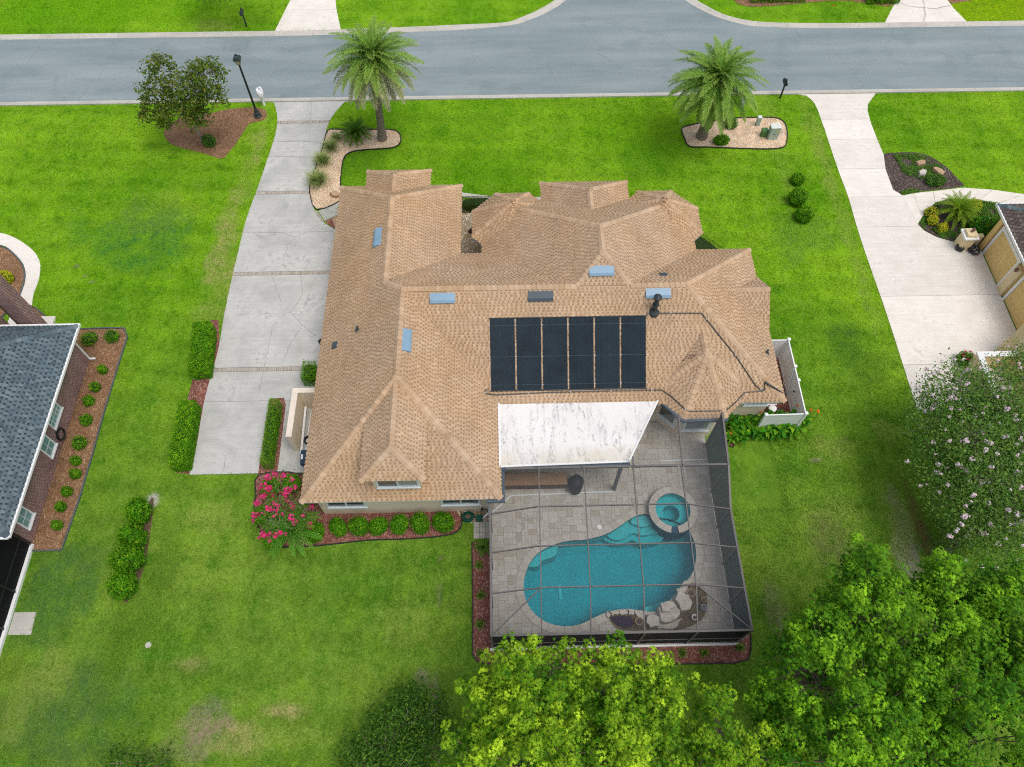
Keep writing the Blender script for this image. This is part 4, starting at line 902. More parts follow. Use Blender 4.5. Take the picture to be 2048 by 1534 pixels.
for u, v, d in ((757, 475, 0), (885, 596, 0), (1081, 592, 1), (1203, 541, 0), (1316, 586, 0), (811, 681, 0)): vent(u, v, 1.22, 0.52, d)
for u, v in ((671, 691), (1327, 551)): vent(u, v, 0.36, 0.34, True, 0.12)
def boot(u, v):
    p = R.at(u, v); m = MB(); m.lathe([(.16, -.05), (.14, .02), (.06, .05), (.05, .32), (.04, .32)], 10); m.build('vent_pipe', M['vent_dark'], roof, tuple(p))
boot(716, 660); boot(1533, 706)
p = R.at(1308, 622); m = MB(); m.lathe([(.30, -.25), (.28, 0), (.17, .10), (.16, .14)], 14, m=0); m.lathe([(.12, .14), (.12, 1.05)], 14); m.lathe([(.17, .5), (.17, .56)], 14); m.lathe([(.17, 1.0), (.20, 1.05), (.20, 1.15), (.03, 1.27)], 14); m.build('flue_pipe', M['black_blue'], roof, tuple(p))

# solar panels on the rear slope: six separate black mats held on two headers
n = R.normal(3.0, 19.5); X_ = Vector((1, 0, 0)); Y_ = n.cross(X_).normalized()
names = ['leftmost', 'second from the left', 'third from the left', 'third from the right', 'second from the right', 'rightmost']
tl, tr = R.at(979, 634), R.at(1291, 629); bl = R.at(983, 779)
px0 = (tl.x + bl.x) / 2; px1 = tr.x; pitch = (px1 - px0) / 5.93; pw_ = pitch * 0.94; ytop = tl.y - 0.08; hgt = (tl - bl).length
ptop = Vector((0, ytop, R.ztop(3, ytop)))
SPL = ['leftmost of the six black solar heating panels, above the corner of the white roof', 'second black solar heating panel from the left of the row of six', 'third black solar heating panel from the left, below the dark roof vent', 'third black solar heating panel from the right of the row of six', 'second black solar heating panel from the right of the row of six', 'rightmost of the six black solar heating panels, below the black flue pipe']
for i in range(6):
    o = Vector((px0 + i * pitch + pw_ / 2, ytop, ptop.z + 0.045)) - Y_ * hgt
    t = bpy.data.objects.new('solar_panel', None); COL.objects.link(t); t.empty_display_size = .2; t.parent = house; t['label'] = SPL[i]
    t.matrix_local = Matrix(((X_.x, Y_.x, n.x, o.x), (X_.y, Y_.y, n.y, o.y), (X_.z, Y_.z, n.z, o.z), (0, 0, 0, 1)))
    m = MB()
    for k in range(14):
        x0 = -pw_ / 2 + k * pw_ / 14; m.box(x0, x0 + pw_ / 14 - .006, .03, hgt - .03, 0.0, .022 + 0.004 * (k % 2))
    stuff(m.build('absorber_tubes', M['solar'], t), 'flat black absorber strips')
    for y in (0.0, hgt):
        m = MB(); m.tube([(-pw_ / 2 - .05, y, .02), (pw_ / 2 + .05, y, .02)], .03, 8); m.build('header_pipe', M['pipe'], t)
    for y in (hgt * .08, hgt * .47, hgt * .9):
        m = MB(); m.box(-pw_ / 2 - .05, pw_ / 2 + .05, y - .006, y + .006, .032, .036); m.build('strap', M['vent_dark'], t)
        for s_ in (-1, 1):
            m = MB(); m.box(s_ * (pw_ / 2 + .05) - .025, s_ * (pw_ / 2 + .05) + .025, y - .025, y + .025, -.02, .04); m.build('clip', M['clip'], t)
# pipe runs
def pipe_run(name, label, pts, r=0.027, lift=0.07, extra=None, clips=True):
    P = [R.at(u, v, lift) for u, v in pts]; Q = []
    for a, b in zip(P[:-1], P[1:]):
        k = max(1, int((b - a).length / 0.5))
        for i in range(k):
            q = a.lerp(b, i / k); z = R.ztop(q.x, q.y); Q.append(Vector((q.x, q.y, (z if z > 0 else q.z - lift) + lift)))
    Q.append(P[-1]); Q += [Vector(e) for e in (extra or [])]
    o = Q[0]; t = bpy.data.objects.new(name, None); COL.objects.link(t); t.empty_display_size = .2; t.parent = house; t.location = o; t['label'] = label; m = MB(); m.tube([q - o for q in Q], r, 8); m.build('pipe', M['pipe'], t)
    for i in range(2, len(P) * 50, 4):
        if i >= len(Q) - 2: break
        c = MB(); q = Q[i] - o; c.box(q.x - .035, q.x + .035, q.y - .035, q.y + .035, q.z - .06, q.z + .04); c.build('pipe_clip', M['clip'], t)
pipe_run('solar_pipe', 'black pipe from the top of the solar panels down along the right hip', [(1292, 629), (1320, 628), (1403, 628), (1412, 640), (1470, 712), (1512, 774), (1520, 780), (1528, 779), (1529, 768)])
pipe_run('solar_pipe', 'black pipe looping from the lower left of the panels around the turret eave', [(978, 779), (971, 781), (970, 788), (1100, 786), (1323, 781), (1340, 792), (1370, 820), (1376, 824), (1450, 823), (1460, 815), (1490, 786), (1526, 783), (1530, 780)])
pipe_run('solar_pipe', 'short thick black pipe crossing the right eave toward the pool equipment', [(1529, 766), (1545, 776), (1560, 786)], 0.05, 0.10, [(14.35, 17.9, 2.4), (14.3, 18.6, 2.0), (14.25, 19.6, 1.7), (14.25, 19.7, .3)], False)

# ------------------------------------------------------------------ pool deck, pool, spa
DZ = 0.10
POOL_PX = [(1288, 1027), (1264, 1034), (1233, 1055), (1206, 1069), (1170, 1078), (1139, 1080), (1108, 1088), (1076.5, 1104), (1055, 1132), (1046, 1168), (1051, 1202), (1069, 1229), (1096, 1247), (1131, 1254), (1163, 1249), (1190, 1236), (1217, 1225), (1249, 1219), (1280, 1222), (1311, 1224), (1338, 1204), (1356, 1184), (1371, 1166), (1385, 1149), (1393, 1122), (1392, 1093), (1386, 1074), (1376, 1058), (1346, 1040), (1310, 1034)]
POOL = ccw(smooth(GP(POOL_PX, DZ), 4))
SPA = G(1346, 1019, 0.45); SR, SI = 1.20, 0.86
deck = struct(thing('pool_deck', 'travertine paver deck around the pool', 'deck')); del deck['category']
DK = [(-.78, 6.28), (10.42, 6.28), (10.52, 16.9), (10.5, 17.6), (-.5, 17.6), (-.66, 12.9), (-.78, 12.9)]
def with_hole(outer, hole, z):
    outer = ccw(outer); hole = ccw(hole)[::-1]
    best = min(((i, j) for i in range(len(outer)) for j in range(len(hole))), key=lambda ij: (outer[ij[0]][0] - hole[ij[1]][0]) ** 2 + (outer[ij[0]][1] - hole[ij[1]][1]) ** 2)
    i, j = best; P = outer[:i + 1] + hole[j:] + hole[:j + 1] + outer[i:]
    return [(p[0], p[1], z) for p in P]
import bmesh
def tri_fill(name, loops, z, mat, parent=None):
    b = bmesh.new(); es = []
    for L in loops:
        vs = [b.verts.new((p[0], p[1], z)) for p in L]; es += [b.edges.new((vs[i], vs[(i + 1) % len(vs)])) for i in range(len(vs))]
    bmesh.ops.triangle_fill(b, use_beauty=True, use_dissolve=False, edges=es, normal=(0, 0, 1))
    for fc in b.faces:
        if fc.normal.z < 0: fc.normal_flip()
    me = bpy.data.meshes.new(name); b.to_mesh(me); b.free(); return link(name, finish(me, mat), parent)
_r = SR - .08; _in = [math.hypot(p[0] - SPA[0], p[1] - SPA[1]) < _r for p in POOL]; _n = len(POOL)
_s = next(i for i in range(_n) if _in[i - 1] and not _in[i]); _ch = []
for k in range(_n):
    if _in[(_s + k) % _n]: break
    _ch.append(POOL[(_s + k) % _n])
_a0 = math.atan2(_ch[-1][1] - SPA[1], _ch[-1][0] - SPA[0]); _a1 = math.atan2(_ch[0][1] - SPA[1], _ch[0][0] - SPA[0])
while _a1 <= _a0: _a1 += 2 * math.pi
HOLE_P = _ch + [(SPA[0] + _r * math.cos(_a0 + (_a1 - _a0) * q / 30), SPA[1] + _r * math.sin(_a0 + (_a1 - _a0) * q / 30)) for q in range(1, 30)]
tri_fill('deck_base', [DK, HOLE_P], DZ - .022, M['paver_base'], deck)
m = MB(); P = ccw(DK); nP = len(P)
m.add([(x, y, -.1) for x, y in P] + [(x, y, DZ - .022) for x, y in P], [(i, (i + 1) % nP, nP + (i + 1) % nP, nP + i) for i in range(nP)]); m.build('deck_kerb', M['curb'], deck)
m = MB(); m.box(-.85, 10.45, 6.19, 6.275, 0, .12); m.build('deck_kerb', M['white'], deck)
# planter areas at the pool's near edge
PL1 = smooth(GP([(1218, 1234), (1236, 1228), (1262, 1229), (1290, 1230), (1318, 1240), (1330, 1256), (1300, 1260), (1255, 1261), (1232, 1255)], DZ), 3)
PL2 = smooth(GP([(1376, 1170), (1395, 1168), (1412, 1185), (1414, 1215), (1402, 1240), (1366, 1258), (1335, 1258), (1345, 1235), (1372, 1215)], DZ), 3)
for k, P in enumerate((PL1, PL2)): struct(flat('planter_soil', P, DZ + .008, M['soil']), 'bare planter soil behind the pool rocks')
COP = offset(POOL, 0.33)
rg = random.Random(11); cs = 0.15; gx, gy = 75, 76; used = np.zeros((gx, gy), bool)
def cell_ok(i, j):
    for di, dj in ((0, 0), (1, 0), (0, 1), (1, 1)):
        p = (-.76 + (i + di) * cs, 6.30 + (j + dj) * cs)
        if not inside(p, DK) or inside(p, COP) or math.hypot(p[0] - SPA[0], p[1] - SPA[1]) < SR - .02 or inside(p, PL1) or inside(p, PL2): return False
    return True
okc = np.array([[cell_ok(i, j) for j in range(gy)] for i in range(gx)])
pv = []
for j in range(gy):
    for i in range(gx):
        if not okc[i, j] or used[i, j]: continue
        for (a, b) in rg.sample([(3, 2), (2, 2), (4, 2), (2, 3), (3, 2)], 5) + [(2, 1), (1, 2), (1, 1)]:
            if i + a <= gx and j + b <= gy and okc[i:i + a, j:j + b].all() and not used[i:i + a, j:j + b].any():
                used[i:i + a, j:j + b] = True; pv.append((i, j, a, b)); break
pv.sort(key=lambda t: -t[2] * t[3] + (0.5 if t[1] > 38 and t[0] < 32 else 0) * 20)
# (largest first, and those seen through the open middle of the cage)
pm = {}
rest = MB()
for q, (i, j, a, b) in enumerate(pv):
    W_, H_ = a * cs - .008, b * cs - .008; cx, cy = -.76 + (i + a / 2) * cs, 6.30 + (j + b / 2) * cs; dz = rg.uniform(-.003, .002)
    if q < 300:
        if (a, b) not in pm: mm = MB(); mm.bbox(-W_ / 2, W_ / 2, -H_ / 2, H_ / 2, -.03, 0, .006); pm[(a, b)] = mm.mesh('paver', M['paver'])
        link('paver', pm[(a, b)], deck, (cx, cy, DZ + dz))
    else: rest.box(cx - W_ / 2, cx + W_ / 2, cy - H_ / 2, cy + H_ / 2, DZ - .03, DZ + dz)
if rest.v: stuff(rest.build('pavers', M['paver'], deck), 'remaining pavers')
pool = thing('swimming_pool', 'freeform blue swimming pool with raised round spa and entry steps', 'pool', (0, 0, 0))
# coping stones
N = len(POOL); acc = 0; start = 0
d = [0]
for i in range(N): d.append(d[-1] + math.hypot(POOL[(i + 1) % N][0] - POOL[i][0], POOL[(i + 1) % N][1] - POOL[i][1]))
def at_(P, t):
    t = t % d[-1]; i = max(0, min(N - 1, int(np.searchsorted(d, t)) - 1)); k = (t - d[i]) / max(d[i + 1] - d[i], 1e-6); a, b = P[i], P[(i + 1) % N]; return (a[0] + (b[0] - a[0]) * k, a[1] + (b[1] - a[1]) * k)
POOLI = offset(POOL, -0.03); nst = int(d[-1] / 0.36)
for k in range(nst):
    t0, t1 = d[-1] * k / nst, d[-1] * (k + 1) / nst - .012
    mid = at_(POOL, (t0 + t1) / 2)
    if math.hypot(mid[0] - SPA[0], mid[1] - SPA[1]) < SR + .05: continue
    u_, v_ = mid
    m = MB(); m.prism([at_(POOLI, t0), at_(POOLI, (t0 + t1) / 2), at_(POOLI, t1), at_(COP, t1), at_(COP, (t0 + t1) / 2), at_(COP, t0)], DZ - .05, DZ + .006 + rg.uniform(-.002, .002)); m.build('coping_stone', M['coping'], pool)
# shell with a sloping floor, benches and steps
DEEP = -1.35; lv = MB(); n = N; inn = offset(POOL, -0.35)
V = [(x, y, DZ - .03) for x, y in POOL] + [(x, y, -.16) for x, y in POOL]; lv.add(V, [(i, n + i, n + (i + 1) % n, (i + 1) % n) for i in range(n)]); lv.build('waterline_tile', M['tile_blue'], pool)
lv = MB(); V = [(x, y, -.16) for x, y in POOL] + [(x, y, DEEP + .35) for x, y in POOL] + [(x, y, DEEP) for x, y in inn]
lv.add(V, [(i, n + i, n + (i + 1) % n, (i + 1) % n) for i in range(n)] + [(n + i, 2 * n + i, 2 * n + (i + 1) % n, n + (i + 1) % n) for i in range(n)])
lv.add([(x, y, DEEP) for x, y in inn], [tuple(range(n))]); lv.build('pool_shell', M['plaster'], pool)
def stepm(pts, z, nm='pool_step'):
    m = MB(); m.prism(smooth(GP(pts, -.1), 4), DEEP - .05, z); m.build(nm, M['plaster'], pool)
top = [(1320, 1030), (1288, 1022), (1258, 1032), (1228, 1054)]
stepm([(1325, 1022), (1290, 1015), (1262, 1040), (1272, 1049), (1285, 1053), (1300, 1049), (1318, 1046)], -.17)
stepm([(1330, 1022), (1290, 1012), (1230, 1052), (1215, 1066), (1232, 1076), (1250, 1073), (1266, 1062), (1285, 1067), (1306, 1064), (1326, 1058)], -.40)
stepm([(1335, 1024), (1290, 1010), (1225, 1052), (1210, 1072), (1235, 1080), (1256, 1078), (1268, 1073), (1285, 1082), (1305, 1080), (1330, 1070)], -.66)
stepm([(1062, 1100), (1090, 1084), (1118, 1080), (1116, 1094), (1112, 1106), (1100, 1112), (1085, 1117), (1076, 1128), (1058, 1130), (1050, 1124)], -.42, 'pool_bench')
stepm([(1290, 1214), (1310, 1208), (1332, 1200), (1345, 1215), (1320, 1232), (1296, 1230)], -.30, 'pool_bench')
WZ = -0.02
m = MB(); wp = offset(POOL, 0.06); m.prism(wp, DEEP - .3, WZ, bottom=True); m.build('pool_water', M['water'], pool)
for pts in ([(1118, 1170), (1122, 1195)],):
    m = MB(); a = G(1118, 1168, -1.2); b = G(1122, 1198, -1.2); m.beam((*a, DEEP + .06), (*b, DEEP + .06), .14, .03); m.build('pool_drain', M['white'], pool)
# raised round spa
sp = MB(); K = 40; ang = [2 * math.pi * k / K for k in range(K)]
ring = lambda r, z: [(SPA[0] + r * math.cos(t), SPA[1] + r * math.sin(t), z) for t in ang]
sp.add(ring(SR - .06, -.9) + ring(SR - .06, .40), [(i, (i + 1) % K, K + (i + 1) % K, K + i) for i in range(K)]); sp.build('spa_wall', M['tile_blue'], pool)
sp = MB(); sp.add(ring(SI + .02, .42) + ring(SI + .02, -.12) + ring(.43, -.12) + ring(.41, -.75) + [(SPA[0], SPA[1], -.75)], [(i, K + i, K + (i + 1) % K, (i + 1) % K) for i in range(K)] + [(K + i, 2 * K + i, 2 * K + (i + 1) % K, K + (i + 1) % K) for i in range(K)] + [(2 * K + i, 3 * K + i, 3 * K + (i + 1) % K, 2 * K + (i + 1) % K) for i in range(K)] + [(3 * K + i, 4 * K, 3 * K + (i + 1) % K) for i in range(K)]); sp.build('spa_bowl', M['plaster'], pool)
gap = math.radians(268)
ns = 16
for k in range(ns):
    t0 = gap + .16 + (2 * math.pi - .32) * k / ns; t1 = gap + .16 + (2 * math.pi - .32) * (k + 1) / ns - .008; tt = [t0 + (t1 - t0) * q / 3 for q in range(4)]
    m = MB(); m.prism([(SPA[0] + SI * math.cos(t), SPA[1] + SI * math.sin(t)) for t in tt] + [(SPA[0] + SR * math.cos(t), SPA[1] + SR * math.sin(t)) for t in tt[::-1]], .38, .46, bottom=True); m.build('coping_stone', M['coping'], pool)
m = MB(); tt = [gap - .15 + .3 * q / 4 for q in range(5)]; m.prism([(SPA[0] + (SI - .02) * math.cos(t), SPA[1] + (SI - .02) * math.sin(t)) for t in tt] + [(SPA[0] + (SR - .03) * math.cos(t), SPA[1] + (SR - .03) * math.sin(t)) for t in tt[::-1]], .2, .36, bottom=True); m.build('spillway', M['tile_blue'], pool)
m = MB(); m.prism([(x, y) for x, y, z in ring(SI + .04, 0)], -.9, .33, bottom=True); m.build('spa_water', M['water'], pool)
m = MB(); x, y = G(1199, 1054, DZ); m.lathe([(.12, DZ - .01), (.12, DZ + .014)], 14, (x, y)); tag(m.build('skimmer_lid', M['white']), 'round white skimmer lid set in the pavers', 'lid')
# rocks: irregular limestone slabs stacked at the near pool corner
rk = random.Random(21)
def boulder(name, pts, z0, z1, mat, label=None, cat=None, parent=None, taper=.93, zref=None, jag=.05, group=None):
    P = ccw(GP(pts, z1 if zref is None else zref)); cx = sum(p[0] for p in P) / len(P); cy = sum(p[1] for p in P) / len(P); Q = []
    for i, p in enumerate(P):
        q = P[(i + 1) % len(P)]; Q.append((p[0] + rk.gauss(0, jag * .4), p[1] + rk.gauss(0, jag * .4))); Q.append(((p[0] + q[0]) / 2 + rk.gauss(0, jag), (p[1] + q[1]) / 2 + rk.gauss(0, jag)))
    n = len(Q); h = z1 - z0; V = []
    for s_, z in ((1.0, 0.0), (1.01, .5), (1.0, .8), (taper, 1.0)): V += [(cx + (x - cx) * s_ - cx, cy + (y - cy) * s_ - cy, z * h + rk.gauss(0, .04 * h) * (0 < z)) for x, y in Q]
    F = [(k * n + i, k * n + (i + 1) % n, (k + 1) * n + (i + 1) % n, (k + 1) * n + i) for k in range(3) for i in range(n)]
    V.append((0, 0, h * 1.03)); F += [(3 * n + i, 3 * n + (i + 1) % n, 4 * n) for i in range(n)]
    m = MB(); m.add(V, F); o = m.build(name, mat, parent, (cx, cy, z0))
    if label: tag(o, label, cat, group)
    return o
gr = 'limestone rocks around the pool edge'
boulder('limestone_rock', [(1316, 1215), (1330, 1203), (1348, 1202), (1356, 1214), (1362, 1228), (1340, 1246), (1320, 1242)], .06, .62, M['rock'], 'large stacked limestone waterfall slab at the pool corner', 'rock', group=gr)
boulder('limestone_rock', [(1320, 1206), (1340, 1201), (1350, 1208), (1345, 1218), (1325, 1222)], .60, .80, M['rock'], 'flat spout stone lying on the stacked waterfall slab', 'rock', group=gr)
boulder('limestone_rock', [(1349, 1196), (1356, 1182), (1378, 1190), (1387, 1204), (1380, 1220), (1362, 1222)], .06, .58, M['rock'], 'broad rounded limestone boulder right of the waterfall slab', 'rock', group=gr)
boulder('limestone_rock', [(1354, 1178), (1362, 1172), (1374, 1172), (1381, 1180), (1370, 1186), (1356, 1186)], .06, .34, M['rock'], 'pale limestone block above the rounded boulder', 'rock', group=gr)
boulder('limestone_rock', [(1362, 1170), (1370, 1162), (1384, 1160), (1380, 1170)], .06, .28, M['rock'], 'small limestone block furthest along the right pool edge', 'rock', group=gr)
boulder('limestone_rock', [(1294, 1232), (1312, 1230), (1322, 1240), (1322, 1252), (1300, 1254), (1293, 1246)], .06, .40, M['rock'], 'flat limestone rock left of the waterfall slab', 'rock', group=gr)
boulder('limestone_rock', [(1312, 1246), (1328, 1246), (1350, 1240), (1366, 1236), (1356, 1252), (1330, 1258), (1316, 1256)], .06, .30, M['rock'], 'low dark ledge stone in front of the waterfall slab', 'rock', group=gr)
for i, (pp, lab) in enumerate([([(1212, 1226), (1216, 1222), (1222, 1230), (1217, 1236)], 'leftmost edging rock of the curved planter rim'), ([(1218, 1221), (1236, 1220), (1238, 1230), (1224, 1234)], 'second edging rock from the left on the planter rim'), ([(1239, 1219), (1252, 1217), (1256, 1228), (1241, 1231)], 'third edging rock from the left on the planter rim'), ([(1253, 1217), (1268, 1219), (1270, 1229), (1258, 1228)], 'fourth edging rock from the left on the planter rim'), ([(1270, 1221), (1288, 1226), (1290, 1240), (1274, 1231)], 'rightmost edging rock of the planter rim, beside the tan pot')]):
    boulder('limestone_rock', pp, .06, .26, M['rock'], lab, 'rock', group=gr)
# pots
def pot(u, v, r, mat, label, glaze=False):
    x, y = G(u, v, .35); t = thing('plant_pot', label, 'pot', (x, y, DZ + .008), 0, 'plant pots behind the pool rocks')
    m = MB(); m.lathe([(r * .62, 0), (r * .9, .24), (r, .30), (r, .33), (r * .86, .33), (r * .84, .26)], 18); m.build('bowl', mat, t, sm=False)
    m = MB(); m.lathe([(r * .84, .25), (r * .5, .27), (.01, .28)], 14); m.build('soil', M['mulch_dark'], t)
    return t
pot(1382, 1186, .215, M['terracotta'], 'tan round pot nearest the right rear rock'); pot(1408, 1199, .145, M['terracotta'], 'small tan pot right of the larger tan pot'); pot(1407, 1215, .145, M['pot_blue'], 'blue grey pot below the small tan pot')
pot(1389, 1235, .14, M['white'], 'white rimmed dark pot by the waterfall boulder'); pot(1278, 1243, .195, M['terracotta'], 'wide tan pot beside the purple flowers')

# ------------------------------------------------------------------ screened pool cage
cage = thing('pool_cage', 'bronze framed screen enclosure over the pool', 'pool enclosure', (0, 0, 0))
EZ, TZ = 2.66, 3.5
X0, X1, Y0, Y1 = -.74, 10.37, 6.33, 13.62
bx = [1.42, 3.52, 5.80, 8.06]; rows = [8.10, 9.92, 11.74]
def bar(a, b, w=.048, h=.085, nm='beam'):
    m = MB(); m.beam(a, b, w, h); return m.build(nm, M['bronze'], cage)
for i, x in enumerate(bx):
    bar((x, rows[0], TZ), (x + .12, Y1, TZ)); bar((x - .02, Y0, EZ), (x, rows[0], TZ))
for y in rows:
    bar((X0, y, EZ), (bx[0], y, TZ - .003)); bar((bx[3], y, TZ - .003), (X1, y, EZ))
    for a, b in zip(bx[:-1], bx[1:]): bar((a + .04, y, TZ - .004), (b - .04, y, TZ - .004))
bar((X0, Y0, EZ), (bx[0], rows[0], TZ - .006)); bar((X1, Y0, EZ), (bx[3], rows[0], TZ - .006))
for a, b in zip([-.03] + bx, bx + [X1]): bar((a + .05, Y1, TZ - .01), (b - .05, Y1, TZ - .01), .09, .12)
bar((X0, Y0, EZ), (X1, Y0, EZ), .09, .09, 'eave_beam'); bar((X0, Y0, EZ), (X0, rows[2], EZ), .09, .09, 'eave_beam'); bar((X0, rows[2], EZ), (X0, 12.3, EZ), .09, .09, 'eave_beam')
bar((X1, Y0, EZ), (X1, rows[2], EZ), .09, .09, 'eave_beam'); bar((X1, rows[2], EZ), (X1 + .02, Y1, TZ - .02), .09, .09, 'eave_beam'); bar((X1 + .02, Y1, TZ - .02), (X1 + .14, 16.3, TZ + .1), .09, .09, 'eave_beam')
bar((8.22, Y1, TZ), (8.42, 16.28, TZ), .075, .1); bar((5.95, Y1, TZ), (5.97, 14.1, TZ), .075, .1)
for x, y, z in [(X0, Y0, EZ), (X1, Y0, EZ)] + [(x, Y0, EZ) for x in bx] + [(X1, y, EZ) for y in rows] + [(X0, y, EZ) for y in rows] + [(X1 + .02, Y1, TZ - .02), (X1 + .13, 16.2, TZ)]:
    m = MB(); m.box(x - .05, x + .05, y - .05, y + .05, DZ, z); m.build('post', M['bronze'], cage)
for x0, x1 in zip([X0] + bx, bx + [X1]): bar((x0 + .05, Y0, 1.0), (x1 - .05, Y0, 1.0), .05, .05, 'rail')
for y0, y1 in zip([Y0] + rows, rows + [Y1]):
    bar((X1, y0 + .05, 1.0), (X1, y1 - .05, 1.0), .05, .05, 'rail'); bar((X1, y0 + .06, .2), (X1, y1 - .06, 2.5), .045, .045, 'brace')
for y0, y1 in zip([Y0] + rows[:2], rows): bar((X0, y0 + .05, 1.0), (X0, y1 - .05, 1.0), .05, .05, 'rail')
def scr(P, mat, nm='screen_panel'):
    m = MB(); m.add(P, [tuple(range(len(P)))]); return m.build(nm, mat, cage)
ys = rows + [Y1]
for a, b in zip(bx[:-1], bx[1:]):
    for y0, y1 in zip(ys[:-1], ys[1:]): scr([(a, y0, TZ), (b, y0, TZ), (b, y1, TZ), (a, y1, TZ)], M['screen_top'])
    scr([(a, Y0, EZ), (b, Y0, EZ), (b, rows[0], TZ), (a, rows[0], TZ)], M['screen_top'])
for y0, y1 in zip(ys[:-1], ys[1:]):
    scr([(X0, y0, EZ), (bx[0], y0, TZ), (bx[0], y1, TZ), (X0, y1, EZ)], M['screen_top'])
    if y1 != Y1: scr([(bx[3], y0, TZ), (X1, y0, EZ), (X1, y1, EZ), (bx[3], y1, TZ)], M['screen_top'])
scr([(bx[3], rows[2], TZ), (X1, rows[2], EZ), (X1, Y1, TZ), (bx[3], Y1, TZ)], M['screen_top'])
for P in ([(X0, Y0, EZ), (bx[0], rows[0], TZ), (X0, rows[0], EZ)], [(X0, Y0, EZ), (bx[0], Y0, EZ), (bx[0], rows[0], TZ)], [(X1, Y0, EZ), (X1, rows[0], EZ), (bx[3], rows[0], TZ)], [(X1, Y0, EZ), (bx[3], rows[0], TZ), (bx[3], Y0, EZ)]): scr(P, M['screen_top'])
scr([(8.2, Y1, TZ), (X1, Y1, TZ), (X1 + .13, 16.3, TZ), (8.4, 16.3, TZ)], M['screen_top']); scr([(5.95, Y1, TZ), (8.2, Y1, TZ), (8.4, 16.3, TZ), (7.1, 16.3, TZ)], M['screen_top'])
for a, b in zip([X0] + bx, bx + [X1]): scr([(a, Y0, DZ), (b, Y0, DZ), (b, Y0, EZ), (a, Y0, EZ)], M['screen_dark'])  # front screens black: their shade is put into the colour
for y0, y1 in zip([Y0] + rows, rows + [Y1]):
    z1 = TZ if y1 == Y1 else EZ
    scr([(X1, y0, DZ), (X1, y1, DZ), (X1, y1, z1), (X1, y0, EZ)], M['screen_wall'])
    if y1 != Y1: scr([(X0, y0, DZ), (X0, y1, DZ), (X0, y1, EZ), (X0, y0, EZ)], M['screen_wall'])
scr([(X1, Y1, DZ), (X1 + .13, 16.3, DZ), (X1 + .13, 16.3, TZ), (X1, Y1, TZ)], M['screen_wall']); scr([(X0, rows[2], DZ), (X0, 12.85, DZ), (X0, 12.85, EZ), (X0, rows[2], EZ)], M['screen_wall'])
# floor strip marking the lanai edge
m = MB()
for a, b in (((.25, 13.62), (5.35, 13.72)), ((-.7, 12.75), (.25, 13.62)), ((5.35, 13.72), (5.5, 13.95)), ((8.0, 15.35), (10.45, 15.4))): m.beam((*a, DZ + .012), (*b, DZ + .012), .07, .02)
struct(m.build('deck_drain', M['frame_blue']), 'pale channel drain set in the deck')
# lanai furniture seen below the white roof
t = thing('outdoor_counter', 'long brown stone outdoor counter below the white roof edge', 'counter', (0, 0, DZ)); m = MB(); m.bbox(-.2, 3.05, 13.80, 14.42, .86, .93, .02); m.build('counter_top', M['counter'], t); m = MB(); m.box(-.15, 2.98, 13.95, 14.40, 0, .86); m.build('base', M['counter_dk'], t)
m = MB(); m.lathe([(.05, .93), (.05, 1.10), (.02, 1.14)], 10, (-.13, 13.85)); m.build('soap_bottle', M['white'], t)
t = thing('covered_grill', 'grill under a black fabric cover at the end of the counter', 'grill', (3.5, 13.92, DZ)); m = MB(); 
prof = [(.30, 0), (.36, .3), (.38, .8), (.34, 1.0), (.2, 1.14), (.05, 1.18)]; K = 14; V = []
for r, z in prof: V += [(r * (1.0 + .10 * math.sin(5 * 2 * math.pi * k / K)) * math.cos(2 * math.pi * k / K), r * 1.15 * math.sin(2 * math.pi * k / K) * (1 + .08 * math.cos(7 * k)), z) for k in range(K)]
m.add(V, [(i * K + k, i * K + (k + 1) % K, (i + 1) * K + (k + 1) % K, (i + 1) * K + k) for i in range(5) for k in range(K)] + [tuple(range(5 * K, 6 * K))]); m.build('cover', M['cover'], t, sm=True)

# ------------------------------------------------------------------ foliage builders (numpy leaf clouds)
def frames(nrm, rg):
    n = nrm / (np.linalg.norm(nrm, axis=1, keepdims=True) + 1e-9); r = rg.normal(size=n.shape)
    t = r - n * np.sum(r * n, 1, keepdims=True); t /= np.linalg.norm(t, axis=1, keepdims=True) + 1e-9
    return n, t, np.cross(n, t)
def diamonds(pos, nrm, size, aspect, rg, fold=0.18, tdir=None):
    n, t, b = frames(nrm, rg)
    if tdir is not None:
        t = tdir / (np.linalg.norm(tdir, axis=1, keepdims=True) + 1e-9); b = np.cross(n, t); b /= np.linalg.norm(b, axis=1, keepdims=True) + 1e-9; n = np.cross(t, b)
    s = size[:, None]; w = s * aspect * 0.5
    V = np.stack([pos - t * s * .5, pos + b * w + n * s * fold * .4, pos + t * s * .5 - n * s * .08, pos - b * w + n * s * fold * .4], 1)
    return V.reshape(-1, 3), np.arange(len(pos) * 4).reshape(-1, 4)
def superpt(rg, n, r, e=2.0, zmin=-0.3):
    d = rg.normal(size=(n * 2, 3)); d /= np.linalg.norm(d, axis=1, keepdims=True); d = d[d[:, 2] > zmin][:n]
    k = (np.abs(d) ** e).sum(1) ** (-1.0 / e); p = d * k[:, None]
    g = np.sign(p) * np.abs(p) ** (e - 1) / np.array(r); return p * np.array(r), g / np.linalg.norm(g, axis=1, keepdims=True), d
